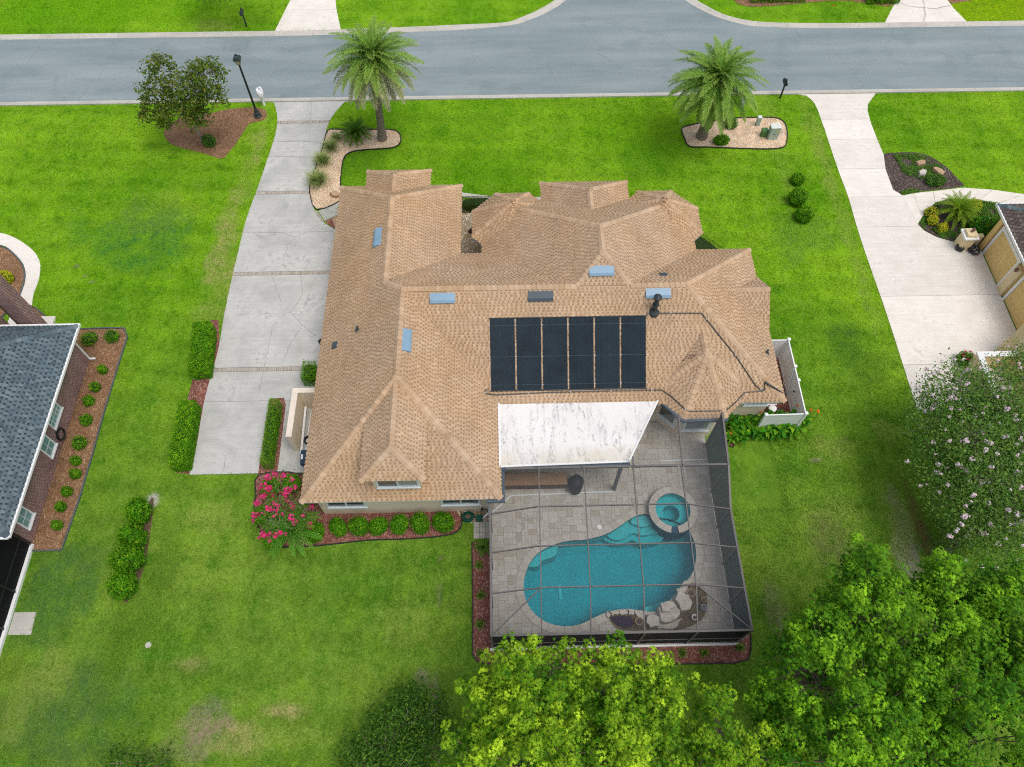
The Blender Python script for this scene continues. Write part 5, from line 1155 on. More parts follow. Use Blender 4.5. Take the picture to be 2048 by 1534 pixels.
def boxpt(rg, n, r):
    """uniform points on a box surface with rounded edges (sides and top)"""
    a = np.array([r[1] * r[2] * 2, r[1] * r[2] * 2, r[0] * r[2] * 2, r[0] * r[2] * 2, r[0] * r[1] * 2.0]); f = rg.choice(5, n, p=a / a.sum()); u = rg.uniform(-1, 1, (n, 3)); N = np.zeros((n, 3))
    for k, (ax, s) in enumerate(((0, -1), (0, 1), (1, -1), (1, 1), (2, 1))): u[f == k, ax] = s; N[f == k, ax] = s
    p = u * np.array(r); c = min(r) * .22; q = np.clip(p, -np.array(r) + c, np.array(r) - c); d = p - q; L = np.linalg.norm(d, axis=1, keepdims=True); p = q + d / np.maximum(L, 1e-6) * np.minimum(L, c)
    N = N * .5 + d / np.maximum(L, 1e-6) * .5
    return p, N, None
def core_mesh(r, e, k=0.82, zc=0.0):
    m = MB(); nu, nv = 14, 8; V = []
    for j in range(nv + 1):
        ph = -math.pi / 2 + math.pi * j / nv
        for i in range(nu):
            th = 2 * math.pi * i / nu; d = np.array([math.cos(ph) * math.cos(th), math.cos(ph) * math.sin(th), math.sin(ph)]); q = (np.abs(d) ** e).sum() ** (-1 / e)
            V.append(tuple(d * q * np.array(r) * k + np.array([0, 0, zc])))
    F = [(j * nu + i, j * nu + (i + 1) % nu, (j + 1) * nu + (i + 1) % nu, (j + 1) * nu + i) for j in range(nv) for i in range(nu)]
    return V, F
def bush_mesh(name, r, n, leaf, seed, mat, shape='ball', e=2.2, rough=.10, tipf=.16, up=.5, aspect=.55, gaps=0.0, lump=1.0):
    rg = np.random.default_rng(seed); zc = r[2] * (.86 if shape == 'ball' else .5); rr = (r[0], r[1], r[2] * (1.0 if shape == 'ball' else .5))
    if shape == 'box': p, N, _ = boxpt(rg, n, rr)
    else: p, N, _ = superpt(rg, n, rr, e, -.75)
    s1 = 1.0 / max(.16, min(r[0], r[1], r[2]) * .45)
    lumpv = np.sin(p[:, 0] * s1 * 2.1 + seed) * np.sin(p[:, 1] * s1 * 1.9 + 2 * seed) * np.sin(p[:, 2] * s1 * 2.3 + seed * .7)
    k = 1 + rough * lump * lumpv + rg.normal(0, rough * .55, len(p)); k -= (rg.random(len(p)) < .3) * rough * rg.random(len(p)) * 2
    if shape == 'box': p = p + N * (rough * (lumpv + rg.normal(0, .8, len(p))))[:, None]
    else: p = p * k[:, None]
    if gaps > 0:
        keep = (np.sin(p[:, 0] * s1 * 3 + seed * 3) + np.sin(p[:, 1] * s1 * 3.3 + 1) + np.sin(p[:, 2] * s1 * 3.1 + seed)) > -2.4 + gaps * 2; p, N, k, lumpv = p[keep], N[keep], k[keep], lumpv[keep]
    nn = N + rg.normal(0, .55, p.shape) + np.array([0, 0, up]); sz = leaf * rg.uniform(.6, 1.3, len(p))
    V, P = diamonds(p + np.array([0, 0, zc]), nn, sz, aspect, rg)
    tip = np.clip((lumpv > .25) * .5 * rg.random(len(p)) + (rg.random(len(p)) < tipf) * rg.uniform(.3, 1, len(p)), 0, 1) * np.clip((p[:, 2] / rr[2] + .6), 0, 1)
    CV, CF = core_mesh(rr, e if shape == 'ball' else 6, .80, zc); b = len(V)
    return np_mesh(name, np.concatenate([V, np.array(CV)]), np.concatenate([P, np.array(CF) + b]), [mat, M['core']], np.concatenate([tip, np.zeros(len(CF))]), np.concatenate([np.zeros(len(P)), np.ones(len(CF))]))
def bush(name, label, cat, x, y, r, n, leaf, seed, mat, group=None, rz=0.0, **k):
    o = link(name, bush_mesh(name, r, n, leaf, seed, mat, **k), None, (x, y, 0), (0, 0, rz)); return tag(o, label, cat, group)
def hedge_px(name, label, px, h, seed, mat, dens=1500, leaf=.075, group=None, **k):
    # outline as seen: left edge is the top (height h), right edge and near end are at the ground
    T0, T3, B1, B2 = G(*px[0], h), G(*px[3], h), G(*px[1], 0), G(*px[2], 0)
    yt, yb = T0[1], B2[1]; xl, xr = (T0[0] + T3[0]) / 2, (B1[0] + B2[0]) / 2; cx, cy = (xl + xr) / 2, (yt + yb) / 2
    L, Wd = yt - yb + .02, xr - xl + .05; ang = math.pi / 2 + math.atan2(T0[0] - T3[0], yt - yb) * -.8
    n = int(dens * (L * Wd + 2 * h * (L + Wd) * .7)); o = link(name, bush_mesh(name, (L / 2, Wd / 2, h), n, leaf, seed, mat, 'box', rough=.035, **k), None, (cx, cy, 0), (0, 0, ang)); return tag(o, label, 'hedge', group)
GH = 'clipped hedges beside the driveway'
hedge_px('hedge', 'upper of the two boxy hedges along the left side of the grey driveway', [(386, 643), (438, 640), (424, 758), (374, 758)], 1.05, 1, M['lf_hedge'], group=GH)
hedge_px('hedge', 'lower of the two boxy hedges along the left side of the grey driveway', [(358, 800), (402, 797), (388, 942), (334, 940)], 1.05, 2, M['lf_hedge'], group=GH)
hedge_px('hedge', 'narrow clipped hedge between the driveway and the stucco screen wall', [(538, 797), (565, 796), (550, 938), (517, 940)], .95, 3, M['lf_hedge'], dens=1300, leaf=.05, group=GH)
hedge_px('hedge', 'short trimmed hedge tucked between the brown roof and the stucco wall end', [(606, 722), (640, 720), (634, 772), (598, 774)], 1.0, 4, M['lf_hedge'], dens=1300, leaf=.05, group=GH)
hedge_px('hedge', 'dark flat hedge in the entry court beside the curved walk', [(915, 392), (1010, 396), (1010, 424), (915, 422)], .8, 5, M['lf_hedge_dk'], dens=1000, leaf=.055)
x, y = G(1415, 485, .8)
t = link('hedge', bush_mesh('hedge', (2.1, .72, .8), 7000, .05, 6, M['lf_hedge_dk'], 'box', rough=.03), None, (12.28, 29.05, 0), (0, 0, math.radians(-49))); tag(t, 'dark hedge running diagonally between the right bay and the wing roof', 'hedge')
GF = 'hedges across the street'
for u0, u1, v, lab, s in ((1498, 1606, -6, 'low leafy hedge across the street, left of the cracked driveway gap', 7), (1728, 1792, -4, 'short leafy hedge across the street right beside the cracked driveway', 8)):
    a = G(u0, v); b = G(u1, v); t = link('hedge', bush_mesh('hedge', ((b[0] - a[0]) / 2, 1.0, .8), 3500, .13, s, M['lf_hedge'], 'box', rough=.08), None, ((a[0] + b[0]) / 2, a[1] + .2, 0)); tag(t, lab, 'hedge', GF)
# rounded bushes along the rear wall
GB = 'round bushes along the rear wall'
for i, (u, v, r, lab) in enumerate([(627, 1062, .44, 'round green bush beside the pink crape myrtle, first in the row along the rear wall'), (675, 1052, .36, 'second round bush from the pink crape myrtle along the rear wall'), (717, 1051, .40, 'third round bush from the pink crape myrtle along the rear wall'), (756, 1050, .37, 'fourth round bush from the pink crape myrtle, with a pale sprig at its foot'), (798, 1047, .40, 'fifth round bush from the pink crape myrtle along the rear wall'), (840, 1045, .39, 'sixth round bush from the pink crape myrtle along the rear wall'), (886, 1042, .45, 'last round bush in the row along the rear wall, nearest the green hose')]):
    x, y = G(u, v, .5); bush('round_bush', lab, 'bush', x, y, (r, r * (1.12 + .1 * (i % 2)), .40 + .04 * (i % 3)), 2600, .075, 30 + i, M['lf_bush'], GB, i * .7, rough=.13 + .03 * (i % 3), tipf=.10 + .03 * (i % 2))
GS = 'round shrubs on the front lawn'
for i, (u, v, r, lab) in enumerate([(1598, 354, .38, 'smallest and topmost of three round shrubs on the right lawn'), (1597, 393, .54, 'middle of three round shrubs on the right lawn'), (1610, 427, .50, 'lowest of three round shrubs on the right lawn')]):
    x, y = G(u, v, .5); bush('round_shrub', lab, 'shrub', x, y, (r, r, r * .95), 2600, .095, 40 + i, M['lf_shrub'], GS, i, rough=.12)
x, y = G(1443, 280, .3); bush('low_bush', 'small dark bush in the cream gravel below the right palm', 'bush', x, y, (.52, .34, .34), 1600, .09, 45, M['lf_shrub'])
x, y = G(1462, 247, .3); bush('low_bush', 'feathery green plant at the back of the right gravel bed', 'bush', x, y, (.42, .36, .40), 900, .16, 46, M['lf_cover'], aspect=.2)
x, y = G(418, 283, .3); bush('low_bush', 'small green tuft at the foot of the magnolia', 'bush', x, y, (.42, .36, .42), 900, .14, 47, M['lf_cover'], aspect=.25)
GM = 'low bushes under the pink crape myrtle'
for i, (u, v, r, lab) in enumerate([(540, 975, .45, 'green bush at the upper left under the pink crape myrtle'), (583, 966, .42, 'green bush tucked by the roof corner beside the pink crape myrtle'), (524, 1030, .42, 'pale green bush at the left edge under the pink crape myrtle'), (548, 1075, .50, 'low bush at the lower left under the pink crape myrtle')]):
    x, y = G(u, v, .4); bush('low_bush', lab, 'bush', x, y, (r, r, .42), 2200, .085, 50 + i, M['lf_bush'], GM)
# shrub row on the left lawn
GY = 'tall shrubs in a row on the rear lawn'
for i, (u, v, rx, ry, h, lab) in enumerate([(276, 1022, .42, .55, .75, 'topmost shrub of the row on the left rear lawn, beside the sandy patch'), (262, 1072, .46, .55, .7, 'second shrub from the top of the row on the left rear lawn'), (255, 1118, .52, .62, .8, 'third and densest shrub of the row on the left rear lawn'), (243, 1168, .50, .55, .65, 'lowest shrub of the row on the left rear lawn')]):
    x, y = G(u, v, .7); bush('lawn_shrub', lab, 'shrub', x, y, (rx, ry, h), 2600, .13, 60 + i, M['lf_shrub'], GY, i, rough=.22, gaps=.05, tipf=.12)
GL = 'shrubs along the left brick house'
for i, (u, v, r, lab) in enumerate([(176, 675, .70, 'widest shrub by the white downspout of the brick house'), (222, 670, .58, 'loose yellowish shrub at the bed corner near the brick house downspout'), (203, 737, .34, 'small shrub below the bed corner of the brick house'), (188, 772, .40, 'shrub beside the brick house, upper of a touching pair'), (175, 800, .42, 'shrub beside the brick house, lower of a touching pair'), (170, 838, .46, 'shrub beside the upper window of the brick house'), (156, 884, .56, 'largest green shrub beside the coiled black hose'), (149, 920, .36, 'low shrub between the two lower windows of the brick house'), (148, 946, .38, 'bright green shrub below the middle window of the brick house'), (131, 981, .36, 'round shrub third from the end of the brick house bed'), (119, 1012, .36, 'dark round shrub second from the end of the brick house bed'), (112, 1049, .36, 'last small round shrub at the lower end of the brick house bed')]):
    x, y = G(u, v, .35); bush('bed_shrub', lab, 'shrub', x, y, (r * .60, r * .60, .30), 650, .09, 80 + i, M['lf_shrub'], GL, i, rough=.2, tipf=.2 if i != 10 else .02)
x, y = G(8, 556, .3); bush('bed_shrub', 'yellow green shrub inside the curved walk of the brick house', 'shrub', x, y, (.5, .4, .4), 900, .12, 95, M['lf_yellow'])

# ------------------------------------------------------------------ trees
STAR = []
for k in range(5):
    a = math.radians(90 + (k - 2) * 58); b = a + math.radians(29); L = (1.0, .88, .62)[abs(k - 2)]; STAR.append((L * math.cos(a), L * math.sin(a)))
    if k < 4: STAR.append((.34 * math.cos(b), .34 * math.sin(b)))
STAR.append((0, -.22)); STAR = np.array(STAR[::1])
def stars(pos, nrm, size, rg, tdir=None):
    n, t, b = frames(nrm, rg)
    if tdir is not None:
        t = tdir - n * np.sum(tdir * n, 1, keepdims=True); t /= np.linalg.norm(t, axis=1, keepdims=True) + 1e-9; b = np.cross(t, n)
    k = len(STAR); r2 = (STAR ** 2).sum(1)
    V = pos[:, None, :] + size[:, None, None] * (b[:, None, :] * STAR[None, :, 0:1] + t[:, None, :] * STAR[None, :, 1:2] - n[:, None, :] * (.22 * r2)[None, :, None])
    V = np.concatenate([V, pos[:, None, :]], 1); q = np.arange(len(pos)) * (k + 1)
    # lobe quads around the leaf centre
    idx = [(k, 9 if i == 0 else 2 * i - 1, 2 * i, 2 * i + 1 if i < 4 else 9) for i in range(5)]
    P = (q[:, None, None] + np.array(idx)[None]).reshape(-1, 4); return V.reshape(-1, 3), P
def limb(m, a, b, r0, r1, rg, k=5, wob=.12):
    a = np.array(a, float); b = np.array(b, float); P = []; Rr = []
    for i in range(k + 1):
        t = i / k; P.append(tuple(a + (b - a) * t + rg.normal(0, wob, 3) * math.sin(math.pi * t))); Rr.append(r0 + (r1 - r0) * t)
    m.tube(P, Rr, 7, cap=False)
def gum_tree(label, base, lobes, seed, dens=1.0, mat='lf_gum'):
    """lobes: (x, y, z, rx, rz) crown masses; shoots stand on their upper surfaces, star leaves whorl around each shoot"""
    rg = np.random.default_rng(seed); t = thing('sweetgum_tree', label, 'tree', (base[0], base[1], 0), 0, 'star leaved trees at the back of the lawn'); B = np.array([base[0], base[1], 0.0])
    tm = MB(); zt = min(l[2] for l in lobes); limb(tm, (0, 0, 0), (0, 0, zt), .20, .13, rg, 6, .06); POS, NRM, SZ, TD, TIP = [], [], [], [], []
    for (x, y, z, rx, rz) in lobes:
        c = np.array([x, y, z]) - B; limb(tm, (0, 0, zt * .55), tuple(c), .10, .05, rg)
        nc = int(4.4 * rx * rx + 4); cc, CN, d = superpt(rg, nc, (rx, rx, rz), 2.0, -.1); cc = cc * rg.uniform(.62, 1.12, (len(cc), 1)); cc[:, 2] += rg.normal(0, .35, len(cc))
        for c2, cn in zip(cc, CN):
            cr_ = rg.uniform(.30, .55); br = np.clip(.10 + .95 * max(c2[2] / rz, 0) * rg.random() ** .8 + .2 * rg.random() ** 2, 0, 1)  # clumps brighten with height: lit crown tops put into leaf colour
            if rg.random() < .6: limb(tm, tuple(c), tuple(c + c2), .03, .014, rg, 3, .08)
            for _ in range(int(rg.integers(5, 9))):
                s = c2 + rg.normal(0, 1, 3) * cr_ * np.array([.6, .6, .35]); ax = cn * .45 + np.array([0, 0, .9]) + rg.normal(0, .2, 3); ax /= np.linalg.norm(ax); L = rg.uniform(.35, .8); q = int(rg.integers(14, 24))
                u = rg.random(q) ** .8; th = np.arange(q) * 2.4 + rg.random(); e1 = np.cross(ax, [1, 0, .3]); e1 /= np.linalg.norm(e1); e2 = np.cross(ax, e1)
                out = np.cos(th)[:, None] * e1 + np.sin(th)[:, None] * e2; rad = (.05 + .26 * (1 - u)) * rg.uniform(.5, 1.25, q)
                POS.append(c + s + ax * ((u - .4) * L)[:, None] + out * rad[:, None]); NRM.append(ax * .75 + out * .35 + np.array([0, 0, .5]) + rg.normal(0, .22, (q, 3))); TD.append(out - ax * .2)
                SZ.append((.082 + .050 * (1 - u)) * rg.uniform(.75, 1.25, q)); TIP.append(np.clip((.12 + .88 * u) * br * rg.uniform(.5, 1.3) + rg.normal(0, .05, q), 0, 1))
        nf = int(230 * dens * rx * rx / 4); p, N, d = superpt(rg, nf, (rx, rx, rz), 2.0, -.6); p = p * (rg.random((len(p), 1)) ** .5 * .72)
        POS.append(c + p); NRM.append(N * .4 + np.array([0, 0, .8]) + rg.normal(0, .4, p.shape)); TD.append(N + rg.normal(0, .6, p.shape)); SZ.append(rg.uniform(.07, .11, len(p))); TIP.append(np.zeros(len(p)))  # inner leaves stay at the dark base colour, painting the shaded gaps
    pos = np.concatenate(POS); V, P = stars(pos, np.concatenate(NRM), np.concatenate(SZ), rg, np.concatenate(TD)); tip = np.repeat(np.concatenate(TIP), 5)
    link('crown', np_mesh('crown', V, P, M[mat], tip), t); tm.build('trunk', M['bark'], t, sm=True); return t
def lob(u, v, z, rx, rz=None): x, y = G(u, v, z); return (x, y, z, rx, rz or rx * 1.0)
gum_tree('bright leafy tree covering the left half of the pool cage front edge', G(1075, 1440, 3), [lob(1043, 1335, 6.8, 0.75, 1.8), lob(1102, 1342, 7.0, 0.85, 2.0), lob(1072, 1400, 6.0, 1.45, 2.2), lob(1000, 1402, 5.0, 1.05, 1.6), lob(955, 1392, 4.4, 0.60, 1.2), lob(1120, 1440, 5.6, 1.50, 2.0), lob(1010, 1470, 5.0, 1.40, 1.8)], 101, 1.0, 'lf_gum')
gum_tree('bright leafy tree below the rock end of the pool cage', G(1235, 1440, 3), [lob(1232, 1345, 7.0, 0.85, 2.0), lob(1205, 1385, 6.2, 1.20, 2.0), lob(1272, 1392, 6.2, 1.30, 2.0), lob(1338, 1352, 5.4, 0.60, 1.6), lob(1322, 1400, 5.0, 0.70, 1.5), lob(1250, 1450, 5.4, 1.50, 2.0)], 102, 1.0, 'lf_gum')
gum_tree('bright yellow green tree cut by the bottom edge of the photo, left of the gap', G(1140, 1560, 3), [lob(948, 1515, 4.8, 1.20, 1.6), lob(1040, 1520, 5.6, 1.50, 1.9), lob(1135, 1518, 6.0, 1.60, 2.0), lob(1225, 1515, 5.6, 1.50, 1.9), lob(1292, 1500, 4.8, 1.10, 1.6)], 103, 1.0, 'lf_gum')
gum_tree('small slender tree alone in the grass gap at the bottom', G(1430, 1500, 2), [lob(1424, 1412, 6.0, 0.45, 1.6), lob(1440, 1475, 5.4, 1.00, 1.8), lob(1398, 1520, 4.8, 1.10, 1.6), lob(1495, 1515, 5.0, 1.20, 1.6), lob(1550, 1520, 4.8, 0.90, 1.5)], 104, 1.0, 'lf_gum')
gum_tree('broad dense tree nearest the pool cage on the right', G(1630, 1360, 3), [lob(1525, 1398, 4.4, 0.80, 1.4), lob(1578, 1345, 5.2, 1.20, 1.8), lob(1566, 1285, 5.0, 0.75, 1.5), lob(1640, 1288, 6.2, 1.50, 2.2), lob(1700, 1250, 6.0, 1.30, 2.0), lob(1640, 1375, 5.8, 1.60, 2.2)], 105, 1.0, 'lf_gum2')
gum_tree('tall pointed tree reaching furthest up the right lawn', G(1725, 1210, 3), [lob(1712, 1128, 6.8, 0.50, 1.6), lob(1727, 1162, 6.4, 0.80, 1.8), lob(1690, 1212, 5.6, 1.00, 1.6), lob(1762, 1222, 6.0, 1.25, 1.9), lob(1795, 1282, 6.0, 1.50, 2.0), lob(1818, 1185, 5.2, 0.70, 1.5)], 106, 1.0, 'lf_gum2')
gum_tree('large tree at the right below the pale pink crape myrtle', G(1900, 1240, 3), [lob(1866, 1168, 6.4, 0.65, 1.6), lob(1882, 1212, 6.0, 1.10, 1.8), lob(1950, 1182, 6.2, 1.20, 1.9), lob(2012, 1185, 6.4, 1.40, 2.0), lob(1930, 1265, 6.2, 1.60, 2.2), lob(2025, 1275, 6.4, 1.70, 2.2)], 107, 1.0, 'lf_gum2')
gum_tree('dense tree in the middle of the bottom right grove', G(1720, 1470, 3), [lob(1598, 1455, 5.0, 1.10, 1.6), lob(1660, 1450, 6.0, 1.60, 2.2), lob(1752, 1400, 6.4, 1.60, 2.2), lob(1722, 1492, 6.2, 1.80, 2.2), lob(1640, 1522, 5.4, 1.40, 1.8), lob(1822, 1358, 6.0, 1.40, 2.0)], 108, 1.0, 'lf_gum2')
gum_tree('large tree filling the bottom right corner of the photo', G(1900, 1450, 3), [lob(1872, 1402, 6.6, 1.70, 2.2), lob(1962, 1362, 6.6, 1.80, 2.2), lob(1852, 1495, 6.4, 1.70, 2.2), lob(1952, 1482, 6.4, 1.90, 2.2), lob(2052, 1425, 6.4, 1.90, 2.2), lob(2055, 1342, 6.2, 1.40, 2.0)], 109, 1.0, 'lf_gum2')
def leafy(name, label, cat, base, lobes, seed, mat, leaf, per, flower=None, fl_n=0, fl_size=.07, group=None, bark='bark_pale', clump=10, aspect=.45, hollow=.55, trunk=(.10, .06), droop=0.0, stems=1, tipp=.25, cl_r=.24, core=False):
    """loose crown: leaf clumps on lobes, blossoms on the outside, several limbs"""
    rg = np.random.default_rng(seed); t = thing(name, label, cat, (base[0], base[1], 0), 0, group); B = np.array([base[0], base[1], 0.0]); tm = MB(); POS, NRM, TIP = [], [], []; FP = []
    zt = min(l[2] - l[4] * .6 for l in lobes)
    for s_ in range(stems): limb(tm, (.12 * math.cos(2.1 * s_) * (stems > 1), .12 * math.sin(2.1 * s_) * (stems > 1), 0), (.25 * math.cos(2.1 * s_) * (stems > 1), .25 * math.sin(2.1 * s_) * (stems > 1), max(zt, .5)), trunk[0], trunk[1] * 1.1, rg, 4, .04)
    for (x, y, z, rx, rz) in lobes:
        c = np.array([x, y, z]) - B; limb(tm, (0, 0, max(zt, .4)), tuple(c), trunk[1], trunk[1] * .5, rg, 5, .15); nc = int(per * rx * rx); p, N, d = superpt(rg, nc, (rx, rx, rz), 2.0, -.55)
        p = p * (hollow + (1 - hollow) * rg.random((len(p), 1)) ** .6 + rg.normal(0, .05, (len(p), 1)))
        for k in range(0, len(p), 7): limb(tm, tuple(c + p[k] * .15), tuple(c + p[k]), trunk[1] * .35, .008, rg, 3, .08)
        for s, nn in zip(p, N):
            q = clump; off = rg.normal(0, cl_r, (q, 3)) * np.array([1, 1, .7]); POS.append(c + s + off); NRM.append(nn * .5 + np.array([0, 0, .7]) + rg.normal(0, .5, (q, 3))); TIP.append(np.clip((off[:, 2] * 1.2 + .2), 0, 1) * (rg.random() < tipp) * rg.random(q) * 1.2)
        if flower:
            p, N, d = superpt(rg, int(fl_n * rx * rx), (rx * 1.06, rx * 1.06, rz * 1.06), 2.0, -.1); FP += [c + a for a in p]
    pos = np.concatenate(POS); sz = leaf * rg.uniform(.6, 1.35, len(pos)); V, P = diamonds(pos, np.concatenate(NRM), sz, aspect, rg); link('crown', np_mesh('crown', V, P, M[mat], np.clip(np.concatenate(TIP), 0, 1)), t); tm.build('trunk', M[bark], t, sm=True)
    if flower:
        for fp in FP[:300]:
            q = int(rg.integers(10, 22)); off = rg.normal(0, 1, (q, 3)); off /= np.linalg.norm(off, axis=1, keepdims=True); sc = fl_size * rg.uniform(.7, 1.6); off = off * np.array([1, 1, 1.25]) * sc * rg.random((q, 1)) ** .4
            V, P = diamonds(off, off + np.array([0, 0, .05]) + rg.normal(0, .02, off.shape), np.full(q, sc * .95), .9, rg); link('blossom', np_mesh('blossom', V, P, M[flower]), t, tuple(fp))
    return t
b = G(566, 1045, 0)
leafy('crape_myrtle', 'crape myrtle covered in hot pink blossom at the rear house corner', 'tree', b, [lob(560, 985, 2.0, .9, .6), lob(545, 1020, 2.0, .8, .6), lob(590, 1010, 2.0, .8, .6), lob(560, 1045, 2.2, .9, .6), lob(600, 1030, 1.6, .7, .5), lob(530, 1050, 1.6, .6, .5)], 120, 'lf_myrtle', .11, 60, 'fl_pink', 15, .115, clump=9, stems=3, trunk=(.04, .025), aspect=.4)
b = G(1990, 1000, 0)
leafy('crape_myrtle', 'large crape myrtle with pale pink blossom beside the right driveway', 'tree', b, [lob(1925, 800, 4.2, 2.0, 1.4), lob(1990, 790, 4.5, 1.7, 1.4), lob(1875, 850, 3.8, 1.6, 1.2), lob(2030, 860, 4.4, 1.9, 1.6), lob(1950, 880, 4.6, 2.1, 1.5), lob(1890, 930, 3.6, 1.7, 1.2), lob(1990, 960, 4.4, 2.2, 1.6), lob(1930, 1000, 3.8, 1.6, 1.2), lob(2040, 1040, 4.2, 2.0, 1.5), lob(1970, 1070, 3.8, 1.5, 1.3), lob(2060, 740, 4.4, 1.4, 1.2), lob(2070, 950, 4.2, 2.0, 1.4)], 121, 'lf_myrtle_pale', .14, 88, 'fl_pale', 7.0, .085, clump=12, stems=3, trunk=(.10, .05), cl_r=.26, hollow=.4)
b = G(405, 283, 0)
leafy('magnolia_tree', 'open crowned magnolia with bronze leaves in the pine straw bed', 'tree', b, [lob(322, 140, 5.2, 1.05, .95), lob(410, 150, 5.4, 1.3, 1.1), lob(370, 175, 4.8, 1.3, 1.1), lob(310, 185, 4.4, 1.0, .9), lob(425, 195, 4.2, .95, .9), lob(365, 215, 3.4, 1.4, 1.0), lob(305, 225, 3.0, .95, .8), lob(400, 235, 2.6, .9, .8), lob(330, 245, 2.4, .6, .6)], 122, 'lf_magnolia', .24, 58, None, clump=9, bark='bark_pale', trunk=(.10, .06), aspect=.42, cl_r=.16, hollow=.35, tipp=.5)
# dark undergrowth
b = G(1905, 1095, 0); leafy('dark_shrub', 'dark evergreen shrub in the shade of the pale pink crape myrtle', 'shrub', b, [lob(1905, 1080, .9, 1.0, .7), lob(1920, 1050, 1.1, .9, .7), lob(1885, 1110, .7, .8, .5)], 123, 'lf_dark', .10, 90, clump=10)
b = G(770, 1470, 0); leafy('privet_shrub', 'sprawling dark shrub at the bottom left of the bright trees', 'shrub', b, [lob(800, 1460, 1.2, 1.5, .8), lob(850, 1430, 1.0, 1.0, .6), lob(760, 1510, 1.3, 1.4, .8), lob(860, 1500, 1.2, 1.4, .8), lob(720, 1535, 1.1, 1.0, .7), lob(820, 1400, .7, .7, .4), lob(800, 1545, 1.4, 1.4, .8)], 124, 'lf_dark', .15, 85, clump=11, stems=3, trunk=(.03, .016), tipp=.3)
b = G(250, 1545, 0); leafy('privet_shrub', 'small dark green shrub at the bottom edge on the left', 'shrub', b, [lob(248, 1525, .9, .75, .6), lob(300, 1540, .7, .7, .5)], 125, 'lf_dark', .15, 90, clump=10, tipp=.35, trunk=(.03, .016))
b = G(440, -30, 0); leafy('street_tree', 'drooping tree at the top edge across the street', 'tree', b, [lob(430, -35, 3.2, 1.6, 1.3), lob(385, -25, 2.6, .8, .8), lob(410, -22, 1.6, .7, .8), lob(500, -40, 3.4, 1.4, 1.2)], 126, 'lf_myrtle', .2, 40, clump=11, trunk=(.14, .08))

# ------------------------------------------------------------------ palms, cycads, grasses
def frond_mesh(name, L, arch, width, n, seed, mat, dry=.0, leafw=.035, vee=.5, droop=.35):
    rg = np.random.default_rng(seed); t = np.linspace(0, 1, 12); X = L * (t - .10 * arch * t ** 3); Z = L * (.55 * arch * t - .95 * arch * t ** 2) * 1.0
    pts = np.stack([X, np.zeros_like(X), Z], 1); m = MB(); m.tube([tuple(p) for p in pts], list(.026 * (1 - t) * (L / 2.5) + .006), 5, cap=False)
    RV = np.array([tuple(v) for v in m.v]); RF = np.array(m.f)
    s = np.repeat(np.linspace(.12, .99, n), 2); sd_ = np.tile([-1, 1], n); px = np.interp(s, t, X); pz = np.interp(s, t, Z); tg = np.stack([np.gradient(X, t), np.zeros_like(X), np.gradient(Z, t)], 1); tg /= np.linalg.norm(tg, axis=1, keepdims=True)
    TX = np.stack([np.interp(s, t, tg[:, k]) for k in range(3)], 1); side = np.stack([np.zeros(len(s)), sd_, np.zeros(len(s))], 1); upv = np.cross(TX, np.array([0, 1.0, 0])); upv *= -1; upv[upv[:, 2] < 0] *= -1
    ln = width * np.sin(np.pi * (s * .86 + .12)) ** .7 * rg.uniform(.82, 1.12, len(s)); d = side * .80 + TX * .62 + upv * vee * .6 + rg.normal(0, .10, (len(s), 3)); d /= np.linalg.norm(d, axis=1, keepdims=True)
    P0 = np.stack([px, np.zeros(len(s)), pz], 1); mid = P0 + d * (ln * .55)[:, None]; end = P0 + d * ln[:, None] - np.array([0, 0, 1.0]) * (droop * ln * rg.uniform(.5, 1.2, len(s)))[:, None]
    wv = np.cross(d, upv); wv /= np.linalg.norm(wv, axis=1, keepdims=True) + 1e-9; w = leafw * .5 * rg.uniform(.8, 1.2, len(s))[:, None]
    V = np.stack([P0 - wv * w * .5, P0 + wv * w * .5, mid + wv * w, mid - wv * w, end], 1).reshape(-1, 3); k = np.arange(len(s)) * 5
    Q = np.concatenate([np.stack([k, k + 1, k + 2, k + 3], 1)]); T = np.stack([k + 3, k + 2, k + 4, k + 4], 1)
    me = bpy.data.meshes.new(name); o = len(RV); faces = [tuple(f) for f in RF] + [tuple(int(i) + o for i in q) for q in Q] + [tuple(int(i) + o for i in q[:3]) for q in T]
    me.from_pydata([tuple(v) for v in RV] + [tuple(v) for v in V], [], faces)
    tp = np.concatenate([np.full(len(RF), .55), np.clip(s * .25 + dry * rg.random(len(s)) * s * .8, 0, 1), np.clip(.15 + s * .4 + dry * rg.random(len(s)) * 1.3, 0, 1)])
    a = me.attributes.new('tip', 'FLOAT', 'FACE'); a.data.foreach_set('value', tp.astype(np.float32)); return finish(me, mat)
